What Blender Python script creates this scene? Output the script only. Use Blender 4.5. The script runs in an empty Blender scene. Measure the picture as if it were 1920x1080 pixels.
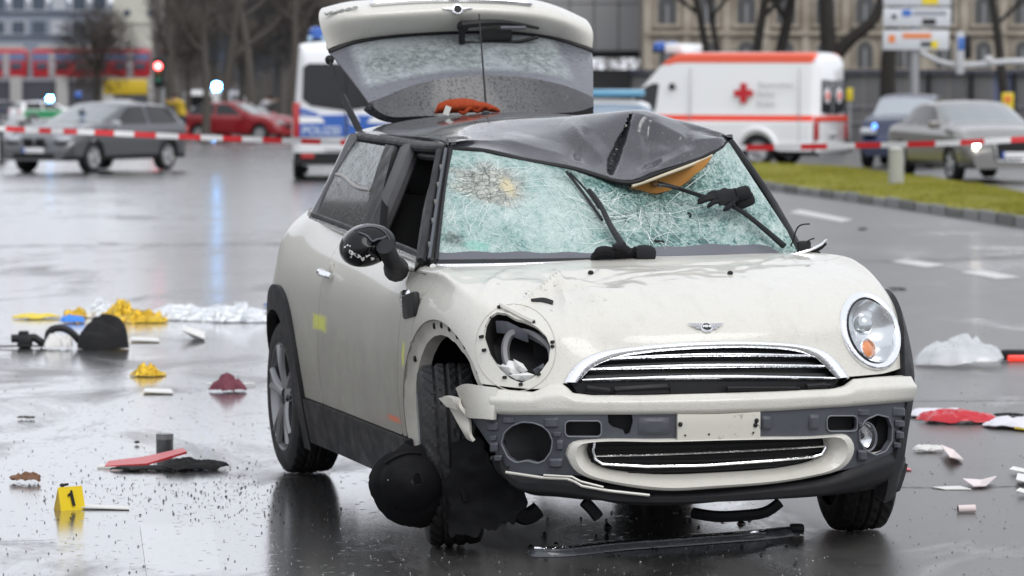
import bpy, bmesh, math, random
import numpy as np
from mathutils import Vector, Matrix
from mathutils.bvhtree import BVHTree
R = math.radians
rng = random.Random(7)
nrng = np.random.default_rng(11)
scene = bpy.context.scene
COL = scene.collection

# ------------------------------------------------------------------ camera
F_PX = 6950.0; CAM_H = 1.592; PITCH = R(3.235)
cam_d = bpy.data.cameras.new("camera"); cam = bpy.data.objects.new("camera", cam_d); COL.objects.link(cam)
cam.location = (0, 0, CAM_H); cam.rotation_euler = (R(90) - PITCH, 0, 0)
cam_d.sensor_width = 36.0; cam_d.lens = 36.0 * F_PX / 1920.0
cam_d.clip_start = 0.5; cam_d.clip_end = 3000
cam_d.dof.use_dof = True; cam_d.dof.focus_distance = 12.3; cam_d.dof.aperture_fstop = 5.6
scene.camera = cam

# ------------------------------------------------------------------ sky, sun, exposure
SUN_AZ, SUN_EL = R(150), R(48)          # azimuth clockwise from +Y : behind and to the right of the camera
world = bpy.data.worlds.new("World"); scene.world = world; world.use_nodes = True
wn = world.node_tree.nodes; wl = world.node_tree.links; wn.clear()
sky_t = wn.new('ShaderNodeTexSky'); sky_t.sky_type = 'NISHITA'; sky_t.sun_disc = False
sky_t.sun_elevation = SUN_EL; sky_t.sun_rotation = SUN_AZ
sky_t.air_density = 1.0; sky_t.dust_density = 6.0; sky_t.ozone_density = 1.0
hs = wn.new('ShaderNodeHueSaturation'); hs.inputs['Saturation'].default_value = 0.16
bg = wn.new('ShaderNodeBackground'); bg.inputs['Strength'].default_value = 0.115
wo = wn.new('ShaderNodeOutputWorld')
ov = wn.new('ShaderNodeMix'); ov.data_type = 'RGBA'; ov.inputs[0].default_value = .80; ov.inputs[7].default_value = (8.9, 9.25, 10.0, 1)   # closed cloud cover over the clear-sky model
wl.new(sky_t.outputs[0], hs.inputs['Color']); wl.new(hs.outputs[0], ov.inputs[6]); wl.new(ov.outputs[2], bg.inputs['Color']); wl.new(bg.outputs[0], wo.inputs[0])
sun_d = bpy.data.lights.new("sun", 'SUN'); sun_d.energy = 0.9; sun_d.angle = R(35); sun_d.color = (1, .97, .93)
sun = bpy.data.objects.new("sun", sun_d); COL.objects.link(sun)
_sd = Vector((math.sin(SUN_AZ) * math.cos(SUN_EL), math.cos(SUN_AZ) * math.cos(SUN_EL), math.sin(SUN_EL)))
sun.rotation_euler = _sd.to_track_quat('Z', 'Y').to_euler()
sun.location = (0, 0, 30)
vs = scene.view_settings; vs.view_transform = 'Standard'; vs.look = 'None'; vs.gamma = 1; vs.use_curve_mapping = False
vs.exposure = 0.22
try:
    scene.cycles.use_denoising = True
    scene.cycles.max_bounces = 8; scene.cycles.transparent_max_bounces = 12
    scene.cycles.sample_clamp_indirect = 25
except Exception:
    pass

# ------------------------------------------------------------------ measuring: pixel <-> place
_cp, _sp = math.cos(PITCH), math.sin(PITCH)
Rw = np.array([1, 0, 0.]); Fw = np.array([0, _cp, -_sp]); Uw = np.array([0, _sp, _cp]); C0 = np.array([0, 0, CAM_H])
def ray(px, py): return (px - 960) / F_PX * Rw + Fw - (py - 540) / F_PX * Uw
def ground_z(y):
    t = y - 16.0
    if t <= 0: return 0.0
    return -0.006 * (t - 4 * (1 - math.exp(-t / 4)))
def gp(px, py, dz=0.0):
    """place on the road seen at a pixel of the photograph"""
    d = ray(px, py); z = dz
    for _ in range(40):
        t = (z - CAM_H) / d[2]; P = C0 + t * d; z = ground_z(P[1]) + dz
    return np.array([P[0], P[1], z])
def dp(px, py, y):
    d = ray(px, py); return C0 + d * (y / d[1])

# ------------------------------------------------------------------ mesh helpers
def obj(name, V, Fc, mat=None, parent=None, smooth=True, midx=None, sharp=None):
    me = bpy.data.meshes.new(name)
    me.from_pydata([tuple(map(float, v)) for v in V], [], [tuple(int(i) for i in f) for f in Fc])
    if mat is not None:
        for m in (mat if isinstance(mat, (list, tuple)) else [mat]): me.materials.append(m)
    if midx is not None: me.polygons.foreach_set('material_index', [int(i) for i in midx])
    if smooth: me.polygons.foreach_set('use_smooth', [True] * len(me.polygons))
    me.update()
    if sharp: me.set_sharp_from_angle(angle=R(sharp))
    o = bpy.data.objects.new(name, me); COL.objects.link(o)
    if parent is not None: o.parent = parent
    return o
def tag(o, label=None, cat=None, group=None, kind=None):
    if label: o['label'] = label
    if cat: o['category'] = cat
    if group: o['group'] = group
    if kind: o['kind'] = kind
    return o
def thing(name, label, cat, loc=(0, 0, 0), rz=0.0, group=None):
    o = bpy.data.objects.new(name, None); COL.objects.link(o); o.location = tuple(map(float, loc)); o.rotation_euler = (0, 0, rz)
    o.empty_display_size = .2
    return tag(o, label, cat, group)
class MB:
    """collects simple solids into one mesh"""
    def __init__(s): s.V = []; s.F = []; s.M = []
    def add(s, V, Fc, m=0):
        b = len(s.V); s.V += [tuple(map(float, v)) for v in V]; s.F += [tuple(int(i) + b for i in f) for f in Fc]; s.M += [m] * len(Fc); return s
    def box(s, c, d, m=0, rot=None, bev=0.0):
        x, y, z = [k / 2 for k in d]
        if bev <= 0:
            V = [(-x, -y, -z), (x, -y, -z), (x, y, -z), (-x, y, -z), (-x, -y, z), (x, -y, z), (x, y, z), (-x, y, z)]
            Fc = [(0, 3, 2, 1), (4, 5, 6, 7), (0, 1, 5, 4), (1, 2, 6, 5), (2, 3, 7, 6), (3, 0, 4, 7)]
        else:
            bm = bmesh.new(); bmesh.ops.create_cube(bm, size=1, matrix=Matrix.Diagonal((d[0], d[1], d[2], 1)))
            bmesh.ops.bevel(bm, geom=bm.edges[:], offset=bev, segments=2, profile=.5, affect='EDGES')
            V = [v.co[:] for v in bm.verts]; bm.verts.index_update(); Fc = [[v.index for v in f.verts] for f in bm.faces]; bm.free()
        V = np.array(V)
        if rot is not None: V = V @ np.array(rot).T
        return s.add(V + np.array(c), Fc, m)
    def tube(s, pts, rad, n=8, m=0, cap=True):
        pts = np.array(pts, float); k = len(pts)
        rad = np.full(k, rad) if np.isscalar(rad) else np.array(rad, float)
        V = []; T = np.gradient(pts, axis=0); T /= np.linalg.norm(T, axis=1)[:, None] + 1e-12
        up = np.array([0, 0, 1.]) if abs(T[0][2]) < .9 else np.array([1., 0, 0])
        a = np.cross(T[0], up); a /= np.linalg.norm(a)
        for i in range(k):
            a = a - T[i] * (a @ T[i]); a /= np.linalg.norm(a) + 1e-12; b = np.cross(T[i], a)
            for j in range(n):
                q = 2 * math.pi * j / n; V.append(pts[i] + rad[i] * (math.cos(q) * a + math.sin(q) * b))
        Fc = [(i * n + j, i * n + (j + 1) % n, (i + 1) * n + (j + 1) % n, (i + 1) * n + j) for i in range(k - 1) for j in range(n)]
        if cap: Fc += [tuple(range(n))[::-1], tuple((k - 1) * n + j for j in range(n))]
        return s.add(V, Fc, m)
    def lathe(s, prof, c=(0, 0, 0), axis='z', n=32, m=0, rot=None):
        """prof: (radius, height) pairs"""
        V = []; k = len(prof)
        for r_, h in prof:
            for j in range(n):
                q = 2 * math.pi * j / n; a, b = r_ * math.cos(q), r_ * math.sin(q)
                V.append((a, b, h) if axis == 'z' else ((h, a, b) if axis == 'x' else (b, h, a)))
        Fc = [(i * n + j, i * n + (j + 1) % n, (i + 1) * n + (j + 1) % n, (i + 1) * n + j) for i in range(k - 1) for j in range(n)]
        V = np.array(V)
        if rot is not None: V = V @ np.array(rot).T
        return s.add(V + np.array(c), Fc, m)
    def prism(s, poly, axis, a, b, m=0):
        """2D polygon pushed from a to b along axis (0,1,2)"""
        n = len(poly); V = []
        for h in (a, b):
            for p, q in poly:
                V.append((h, p, q) if axis == 0 else ((p, h, q) if axis == 1 else (p, q, h)))
        Fc = [tuple(range(n))[::-1], tuple(range(n, 2 * n))] + [(i, (i + 1) % n, n + (i + 1) % n, n + i) for i in range(n)]
        return s.add(V, Fc, m)
    def ball(s, c, r, m=0, nu=16, nv=10, sc=(1, 1, 1)):
        V = []; 
        for i in range(nv + 1):
            p = math.pi * i / nv
            for j in range(nu):
                q = 2 * math.pi * j / nu
                V.append((c[0] + r * sc[0] * math.sin(p) * math.cos(q), c[1] + r * sc[1] * math.sin(p) * math.sin(q), c[2] + r * sc[2] * math.cos(p)))
        Fc = [(i * nu + j, (i + 1) * nu + j, (i + 1) * nu + (j + 1) % nu, i * nu + (j + 1) % nu) for i in range(nv) for j in range(nu)]
        return s.add(V, Fc, m)
    def build(s, name, mat, parent=None, smooth=True, sharp=35):
        return obj(name, s.V, s.F, mat, parent, smooth, s.M if isinstance(mat, (list, tuple)) else None, sharp)
def grid_faces(nu, nv, wrap_u=False, flip=False):
    """vertex index = i*nv + j"""
    Fc = []
    for i in range(nu if wrap_u else nu - 1):
        for j in range(nv - 1):
            a, b = i * nv + j, ((i + 1) % nu) * nv + j
            Fc.append((a, b, b + 1, a + 1) if not flip else (a, a + 1, b + 1, b))
    return Fc
def clip(V, Fc, d):
    """cut a mesh along d = 0 and keep the side d >= 0"""
    V = [tuple(v) for v in V]; d = list(map(float, d)); out = []; cache = {}
    newV = list(V)
    for f in Fc:
        s = [d[i] >= 0 for i in f]
        if all(s): out.append(tuple(f)); continue
        if not any(s): continue
        poly = []
        for k in range(len(f)):
            a, b = f[k], f[(k + 1) % len(f)]
            if d[a] >= 0: poly.append(a)
            if (d[a] >= 0) != (d[b] >= 0):
                key = (a, b) if a < b else (b, a)
                if key not in cache:
                    t = d[key[0]] / (d[key[0]] - d[key[1]]); t = min(max(t, .0), 1.)
                    p, q = np.array(V[key[0]]), np.array(V[key[1]]); newV.append(tuple(p + t * (q - p))); cache[key] = len(newV) - 1
                poly.append(cache[key])
        if len(poly) >= 3: out.append(tuple(poly))
    used = sorted({i for f in out for i in f}); mp = {i: k for k, i in enumerate(used)}
    return [newV[i] for i in used], [tuple(mp[i] for i in f) for f in out]
def vnormals(V, Fc):
    V = np.array(V, float); N = np.zeros_like(V)
    for f in Fc:
        p = V[list(f)]
        n = np.cross(p[1] - p[0], p[2] - p[0]) if len(f) == 3 else np.cross(p[2] - p[0], p[3] - p[1])
        for i in f: N[i] += n
    return N / (np.linalg.norm(N, axis=1)[:, None] + 1e-15)
def rim(V, Fc, t, back=False):
    """give an open shell a folded edge of depth t (inwards); with back=True a full inner skin"""
    N = vnormals(V, Fc); cnt = {}
    for f in Fc:
        for k in range(len(f)):
            a, b = f[k], f[(k + 1) % len(f)]; cnt.setdefault((min(a, b), max(a, b)), []).append((a, b))
    V = [tuple(v) for v in V]; out = list(Fc); mp = {}; mo = {}
    n0 = len(V)
    if back:
        for i in range(n0): V.append(tuple(np.array(V[i]) - N[i] * t))
        out += [tuple(n0 + i for i in f[::-1]) for f in Fc]
    for e, l in cnt.items():
        if len(l) != 1: continue
        a, b = l[0]
        for i in (a, b):
            if i not in mp:
                mo[i] = len(V); V.append(V[i]); mp[i] = len(V); V.append(tuple(np.array(V[i]) - N[i] * t))
        out.append((mo[b], mo[a], mp[a], mp[b]))
    return V, out
def sd_poly(P, poly):
    """signed distance (positive inside) of points P[n,2] to a polygon"""
    P = np.asarray(P, float); poly = np.asarray(poly, float); n = len(poly)
    dmin = np.full(len(P), 1e9); ins = np.zeros(len(P), bool)
    for i in range(n):
        a, b = poly[i], poly[(i + 1) % n]; ab = b - a
        t = np.clip(((P - a) @ ab) / (ab @ ab + 1e-15), 0, 1)
        dmin = np.minimum(dmin, np.linalg.norm(P - a - t[:, None] * ab, axis=1))
        c = ((a[1] > P[:, 1]) != (b[1] > P[:, 1]))
        xx = a[0] + (P[:, 1] - a[1]) * ab[0] / (ab[1] if abs(ab[1]) > 1e-12 else 1e-12)
        ins ^= c & (P[:, 0] < xx)
    return np.where(ins, dmin, -dmin)
def nspline(x, Y, xq):
    """natural cubic spline through (x, Y)"""
    x = np.asarray(x, float); Y = np.asarray(Y, float); n = len(x); h = np.diff(x)
    if n == 2:
        t = ((np.asarray(xq) - x[0]) / h[0]); return Y[0] + t.reshape(-1, *([1] * (Y.ndim - 1))) * (Y[1] - Y[0])
    A = np.zeros((n, n)); B = np.zeros_like(Y); A[0, 0] = A[-1, -1] = 1
    for i in range(1, n - 1):
        A[i, i - 1] = h[i - 1]; A[i, i] = 2 * (h[i - 1] + h[i]); A[i, i + 1] = h[i]
        B[i] = 6 * ((Y[i + 1] - Y[i]) / h[i] - (Y[i] - Y[i - 1]) / h[i - 1])
    m = np.linalg.solve(A, B.reshape(n, -1)).reshape(Y.shape)
    xq = np.asarray(xq, float); k = np.clip(np.searchsorted(x, xq, side='right') - 1, 0, n - 2)
    sh = (-1,) + (1,) * (Y.ndim - 1)
    hk = h[k].reshape(sh); a = ((x[k + 1] - xq)).reshape(sh) / hk; b = 1 - a
    return a * Y[k] + b * Y[k + 1] + ((a ** 3 - a) * m[k] + (b ** 3 - b) * m[k + 1]) * hk ** 2 / 6
def resample(pts, n, smooth=True):
    """n points evenly along a polyline (through a chord-length spline when smooth)"""
    pts = np.asarray(pts, float); L = np.concatenate([[0], np.cumsum(np.linalg.norm(np.diff(pts, axis=0), axis=1))])
    if smooth and len(pts) > 2:
        q = np.linspace(0, L[-1], max(200, n)); pts = nspline(L, pts, q)
        L = np.concatenate([[0], np.cumsum(np.linalg.norm(np.diff(pts, axis=0), axis=1))])
    q = np.linspace(0, L[-1], n)
    return np.stack([np.interp(q, L, pts[:, k]) for k in range(pts.shape[1])], 1)
def vnoise(P, seed=0):
    """smooth value noise, vectorised; P[n,k] -> [-1,1]"""
    P = np.asarray(P, float); k = P.shape[1]; I = np.floor(P).astype(np.int64); f = P - I; f = f * f * (3 - 2 * f)
    pr = np.array([73856093, 19349663, 83492791][:k]); out = np.zeros(len(P))
    for c in range(2 ** k):
        o = np.array([(c >> j) & 1 for j in range(k)]); h = ((I + o) * pr).sum(1) + seed * 7919
        h = (h ^ (h >> 13)) * 1274126177; h = (h ^ (h >> 16)) & 0xffff
        w = np.prod(np.where(o == 1, f, 1 - f), axis=1); out += w * (h / 32767.5 - 1)
    return out
def fnoise(P, seed=0, oct=3):
    P = np.asarray(P, float); s = 0; a = 1
    for o in range(oct): s = s + a * vnoise(P * 2 ** o, seed + o * 17); a *= .5
    return s
_texts = {}
def text_mesh(body, size, depth=.0, bold=0.0):
    key = (body, size, depth, bold)
    if key not in _texts:
        cu = bpy.data.curves.new('txt', 'FONT'); cu.body = body; cu.size = size; cu.extrude = depth; cu.offset = bold; cu.resolution_u = 3
        cu.align_x = 'CENTER'; cu.align_y = 'CENTER'
        o = bpy.data.objects.new('txt', cu); COL.objects.link(o); bpy.context.view_layer.update()
        me = bpy.data.meshes.new_from_object(o.evaluated_get(bpy.context.evaluated_depsgraph_get()))
        V = np.array([v.co[:] for v in me.vertices]); Fc = [tuple(p.vertices) for p in me.polygons]
        bpy.data.objects.remove(o); bpy.data.curves.remove(cu); bpy.data.meshes.remove(me); _texts[key] = (V, Fc)
    return _texts[key]
def text(name, body, size, origin, ex, ey, mat, parent=None, depth=.002, bold=0.0, wscale=1.0):
    V, Fc = text_mesh(body, size, depth, bold)
    ex = np.array(ex, float); ex /= np.linalg.norm(ex); ey = np.array(ey, float); ey /= np.linalg.norm(ey); ez = np.cross(ex, ey)
    W = np.array(origin) + V[:, :1] * wscale * ex + V[:, 1:2] * ey + V[:, 2:3] * ez
    return obj(name, W, Fc, mat, parent, smooth=False)

# ------------------------------------------------------------------ materials
def mat(name, col, rough=.5, metal=0., spec=.5, coat=0., trans=0., emit=None, estr=0., ior=None, alpha=None):
    m = bpy.data.materials.new(name); m.use_nodes = True
    b = m.node_tree.nodes['Principled BSDF']
    b.inputs['Base Color'].default_value = (*col, 1); b.inputs['Roughness'].default_value = rough; b.inputs['Metallic'].default_value = metal
    b.inputs['Specular IOR Level'].default_value = spec; b.inputs['Coat Weight'].default_value = coat; b.inputs['Coat Roughness'].default_value = .06
    b.inputs['Transmission Weight'].default_value = trans
    if ior: b.inputs['IOR'].default_value = ior
    if alpha is not None: b.inputs['Alpha'].default_value = alpha
    if emit: b.inputs['Emission Color'].default_value = (*emit, 1); b.inputs['Emission Strength'].default_value = estr
    return m
class NT:
    """small helper to wire nodes"""
    def __init__(s, m): s.m = m; s.n = m.node_tree.nodes; s.l = m.node_tree.links; s.b = s.n['Principled BSDF']
    def new(s, t, **kw):
        x = s.n.new(t)
        for k, v in kw.items():
            if k in x.inputs.keys(): s.inp(x, k, v)
            else: setattr(x, k, v)
        return x
    def inp(s, x, k, v):
        if isinstance(v, bpy.types.NodeSocket): s.l.new(v, x.inputs[k])
        else: x.inputs[k].default_value = v
    def coord(s, which='Object'): return s.new('ShaderNodeTexCoord').outputs[which]
    def map(s, vec, scale=(1, 1, 1), loc=(0, 0, 0), rot=(0, 0, 0)):
        x = s.new('ShaderNodeMapping'); s.l.new(vec, x.inputs['Vector']); x.inputs['Scale'].default_value = scale; x.inputs['Location'].default_value = loc; x.inputs['Rotation'].default_value = rot
        return x.outputs[0]
    def noise(s, vec, scale=5, detail=4, rough=.55, dist=0.):
        x = s.new('ShaderNodeTexNoise'); s.l.new(vec, x.inputs['Vector'])
        x.inputs['Scale'].default_value = scale; x.inputs['Detail'].default_value = detail; x.inputs['Roughness'].default_value = rough; x.inputs['Distortion'].default_value = dist
        return x.outputs['Fac']
    def voro(s, vec, scale=5, feature='F1', rand=1., out='Distance'):
        x = s.new('ShaderNodeTexVoronoi'); x.feature = feature; s.l.new(vec, x.inputs['Vector']); x.inputs['Scale'].default_value = scale; x.inputs['Randomness'].default_value = rand
        return x.outputs[out]
    def ramp(s, v, stops, interp='LINEAR'):
        x = s.new('ShaderNodeValToRGB'); s.l.new(v, x.inputs[0]); cr = x.color_ramp; cr.interpolation = interp
        while len(cr.elements) < len(stops): cr.elements.new(.5)
        for e, (p, c) in zip(cr.elements, stops):
            e.position = p; e.color = (*c, 1) if not np.isscalar(c) else (c, c, c, 1)
        return x.outputs[0]
    def mix(s, f, a, b, mode='MIX'):
        x = s.new('ShaderNodeMix'); x.data_type = 'RGBA'; x.blend_type = mode
        for k, v in ((0, f), (6, a), (7, b)):
            if isinstance(v, bpy.types.NodeSocket): s.l.new(v, x.inputs[k])
            else: x.inputs[k].default_value = v if k == 0 else ((*v, 1) if len(v) == 3 else v)
        return x.outputs[2]
    def math(s, op, a, b=0., clamp=False):
        x = s.new('ShaderNodeMath'); x.operation = op; x.use_clamp = clamp
        for k, v in ((0, a), (1, b)):
            if isinstance(v, bpy.types.NodeSocket): s.l.new(v, x.inputs[k])
            else: x.inputs[k].default_value = v
        return x.outputs[0]
    def sep(s, vec): x = s.new('ShaderNodeSeparateXYZ'); s.l.new(vec, x.inputs[0]); return x.outputs
    def bump(s, h, strength=.3, dist=.01, normal=None):
        x = s.new('ShaderNodeBump'); s.l.new(h, x.inputs['Height']); x.inputs['Strength'].default_value = strength; x.inputs['Distance'].default_value = dist
        if normal is not None: s.l.new(normal, x.inputs['Normal'])
        return x.outputs[0]
    def set(s, k, v): s.inp(s.b, k, v)
# =================================================================== the wrecked car : body frame
TH = R(15.25); ROLL = R(1.1); CX, CY = .692, 12.12; PV = np.array([0, 0, .3])
_c, _s = math.cos(TH), math.sin(TH); Rz3 = np.array([[_c, -_s, 0], [_s, _c, 0], [0, 0, 1]])
_c, _s = math.cos(ROLL), math.sin(ROLL); Ry3 = np.array([[_c, 0, -_s], [0, 1, 0], [_s, 0, _c]])
BM = Rz3 @ Ry3; BT = np.array([CX, CY, 0]) + Rz3 @ PV - BM @ PV
def b2w(p): return np.asarray(p) @ BM.T + BT
def w2b(p): return (np.asarray(p) - BT) @ BM
CAMB = w2b(C0)
def bp(px, py, ax, val):
    d = BM.T @ ray(px, py); t = (val - CAMB[ax]) / d[ax]; return CAMB + t * d
def bproj(P):
    v = b2w(P) - C0; d = v @ Fw; return np.stack([960 + F_PX * (v @ Rw) / d, 540 - F_PX * (v @ Uw) / d], 1)

# =================================================================== shared materials
def paint_mat(name, col, rough=.28, dirt=.0, drops=True, coat=.6):
    m = mat(name, col, rough, coat=coat); t = NT(m); o = t.coord('Object')
    n = t.noise(o, 7, 5, .6); c = t.mix(t.math('MULTIPLY', n, .25), (*col, 1), tuple(k * .86 for k in col))
    t.set('Base Color', c); t.set('Roughness', t.ramp(t.noise(o, 14, 4), [(.3, rough * .8), (.75, rough * 1.5)]))
    if drops:
        v = t.voro(o, 85); b = t.bump(t.ramp(v, [(.12, 1.), (.34, 0.)]), .35, .004); t.set('Normal', b)
    return m
def hero_paint():
    col = (.60, .583, .528); m = mat('cream_paint', col, .3, coat=.35); t = NT(m); o = t.coord('Object'); s = t.sep(o)
    n1 = t.noise(o, 3.2, 6, .6); n2 = t.noise(t.map(o, (1, 1, 3.)), 26, 6, .7, .4)
    c = t.mix(t.math('MULTIPLY', n1, .3), (*col, 1), (.55, .535, .48))
    # road film on the flank : grows towards the sill and lies on the side panels
    side = t.math('SUBTRACT', 0., s[0]); side = t.ramp(side, [(.735, 0.), (.805, 1.)])
    low = t.ramp(s[2], [(.30, 1.), (.62, .93), (.77, .60), (.89, .06)])
    f = t.math('MULTIPLY', t.math('MULTIPLY', side, low), t.ramp(n1, [(.25, .80), (.8, 1.)]))
    c = t.mix(f, c, (.255, .243, .21))
    # grime smears on the bonnet and scratches
    sm = t.ramp(t.noise(t.map(o, (3., 1.2, 1.)), 4.5, 6, .65, 1.2), [(.50, 0.), (.74, .32)])
    c = t.mix(sm, c, (.46, .44, .38))
    sc = t.ramp(t.noise(t.map(o, (9., 60., 9.), rot=(0, 0, .5)), 3.0, 2, .5, .6), [(.745, 0.), (.76, .7)])
    c = t.mix(t.math('MULTIPLY', sc, t.ramp(t.noise(o, 2.3, 2), [(.52, 0.), (.6, .8)])), c, (.12, .11, .1))
    dx_ = t.math('DIVIDE', t.math('ADD', s[0], .45), .26); dy_ = t.math('DIVIDE', t.math('SUBTRACT', s[1], .42), .26); dm = t.math('SQRT', t.math('ADD', t.math('POWER', dx_, 2.), t.math('POWER', dy_, 2.))); chip = t.math('MULTIPLY', t.ramp(t.noise(o, 34, 6, .75, .6), [(.615, 0.), (.635, 1.)]), t.ramp(dm, [(.25, 1.), (1., 0.)])); c = t.mix(chip, c, (.13, .125, .12))
    spk = t.ramp(t.noise(o, 220, 1, .5), [(.76, 0.), (.80, .6)])
    c = t.mix(spk, c, (.30, .28, .25))
    # sprayed police marks on the door : yellow square and orange dash
    def blob(yc, zc, ry, rz, soft=.5):
        a = t.math('DIVIDE', t.math('ABSOLUTE', t.math('SUBTRACT', s[1], yc)), ry); b = t.math('DIVIDE', t.math('ABSOLUTE', t.math('SUBTRACT', s[2], zc)), rz)
        d = t.math('MAXIMUM', a, b); d = t.math('ADD', d, t.math('MULTIPLY', t.math('SUBTRACT', t.noise(o, 40, 3), .5), .8))
        return t.math('MULTIPLY', t.ramp(d, [(soft, 1.), (1., 0.)]), t.ramp(s[0], [(.0, 1.), (.1, 0.)]))
    for px, py, ry, rz, cc in ((601, 605, .14, .036, (.72, .74, .05)), (737, 785, .11, .013, (.75, .16, .05)), (758, 665, .022, .05, (.66, .68, .08))):
        P = bp(px, py, 0, -.835); c = t.mix(t.math('MULTIPLY', blob(P[1], P[2], ry, rz), .62), c, cc)
    t.set('Base Color', c); t.set('Roughness', t.math('ADD', t.ramp(n2, [(.3, .28), (.7, .45)]), t.math('MULTIPLY', f, .3))); t.set('Coat Weight', t.math('MULTIPLY', t.math('SUBTRACT', 1., f), .6)); t.set('Specular IOR Level', t.math('SUBTRACT', .5, t.math('MULTIPLY', f, .46)))
    v = t.voro(o, 120); up = t.bump(t.ramp(v, [(.10, 1.), (.30, 0.)]), .4, .004)
    up = t.bump(t.noise(o, 9, 3), .05, .02, up)
    t.set('Normal', up); return m
def dark_mat(name, col, rough, drops=120, strength=.5, spec=.5, coat=0., patch=None):
    m = mat(name, col, rough, spec=spec, coat=coat); t = NT(m); o = t.coord('Object')
    n = t.noise(o, 11, 6, .65); t.set('Base Color', t.mix(n, tuple(k * .7 for k in col), tuple(min(1, k * 1.35) for k in col)))
    t.set('Roughness', t.ramp(n, [(.3, rough * .75), (.7, min(1, rough * 1.35))]))
    if drops:
        v = t.ramp(t.voro(o, drops), [(.10, 1.), (.32, 0.)]); v2 = t.ramp(t.voro(o, drops * 2.3), [(.12, .5), (.34, 0.)]); gate = t.ramp(t.noise(o, drops * .28, 3, .7), [(.46, 0.), (.56, 1.)]); t.set('Normal', t.bump(t.math('MAXIMUM', t.math('MULTIPLY', v, gate), v2), min(1., strength * 1.3), .006))
    return m
CREAM = hero_paint()
BLACK_PAINT = dark_mat('black_roof_paint', (.030, .031, .038), .22, 46, .5, coat=.8)
BLACK_PLASTIC = dark_mat('black_plastic', (.016, .016, .018), .55, 0, spec=.3)
TRIM_BLACK = dark_mat('satin_black_trim', (.014, .014, .015), .45, 0, spec=.22)
CARRIER = dark_mat('slate_plastic', (.075, .080, .095), .5, 0)
CARRIER_LT = mat('worn_slate_edge', (.17, .18, .2), .5)
BARE = dark_mat('grimy_inner_metal', (.46, .44, .39), .5, 0)
RUBBER = dark_mat('tyre_rubber', (.015, .015, .016), .6, 0, spec=.35)
RIMM = mat('cast_alloy', (.27, .27, .28), .38, metal=.8)
CHROME = mat('wet_chrome', (.86, .87, .89), .07, metal=1.)
def _chrome_drops():
    t = NT(CHROME); o = t.coord('Object'); t.set('Normal', t.bump(t.ramp(t.voro(o, 130), [(.15, 1.), (.38, 0.)]), .25, .003))
_chrome_drops()
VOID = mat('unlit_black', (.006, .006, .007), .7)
MESHB = mat('grille_mesh_black', (.012, .012, .013), .5)
FABRIC_BLACK = dark_mat('black_knit', (.017, .017, .018), .9, 0, spec=.2)
TAN = dark_mat('tan_headliner', (.42, .20, .055), .85, 0, spec=.2)
INT_DARK = mat('cabin_black', (.010, .010, .011), .8)
INT_GREY = dark_mat('cabin_grey_trim', (.10, .10, .105), .8, 0, spec=.15)
AMBER = mat('amber_lens', (.75, .22, .03), .12, coat=1., emit=None)
LENS = mat('clear_lens', (.45, .47, .48), .03, alpha=.10, coat=1.)
SIDE_GLASS = dark_mat('rain_beaded_tinted_glass', (.016, .019, .018), .10, 60, .4, spec=.14)
def _sg():
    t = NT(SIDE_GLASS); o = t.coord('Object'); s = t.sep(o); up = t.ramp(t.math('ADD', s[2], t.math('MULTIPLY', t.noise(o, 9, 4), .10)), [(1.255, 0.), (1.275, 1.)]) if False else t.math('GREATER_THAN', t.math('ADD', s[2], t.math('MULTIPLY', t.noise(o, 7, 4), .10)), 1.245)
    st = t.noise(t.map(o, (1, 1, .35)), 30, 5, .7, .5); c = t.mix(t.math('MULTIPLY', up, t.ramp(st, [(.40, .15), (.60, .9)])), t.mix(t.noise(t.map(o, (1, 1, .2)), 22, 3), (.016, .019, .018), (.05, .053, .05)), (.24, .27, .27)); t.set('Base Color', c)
_sg()
WHITE_PL = mat('white_plastic_shard', (.72, .72, .70), .35)

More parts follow.
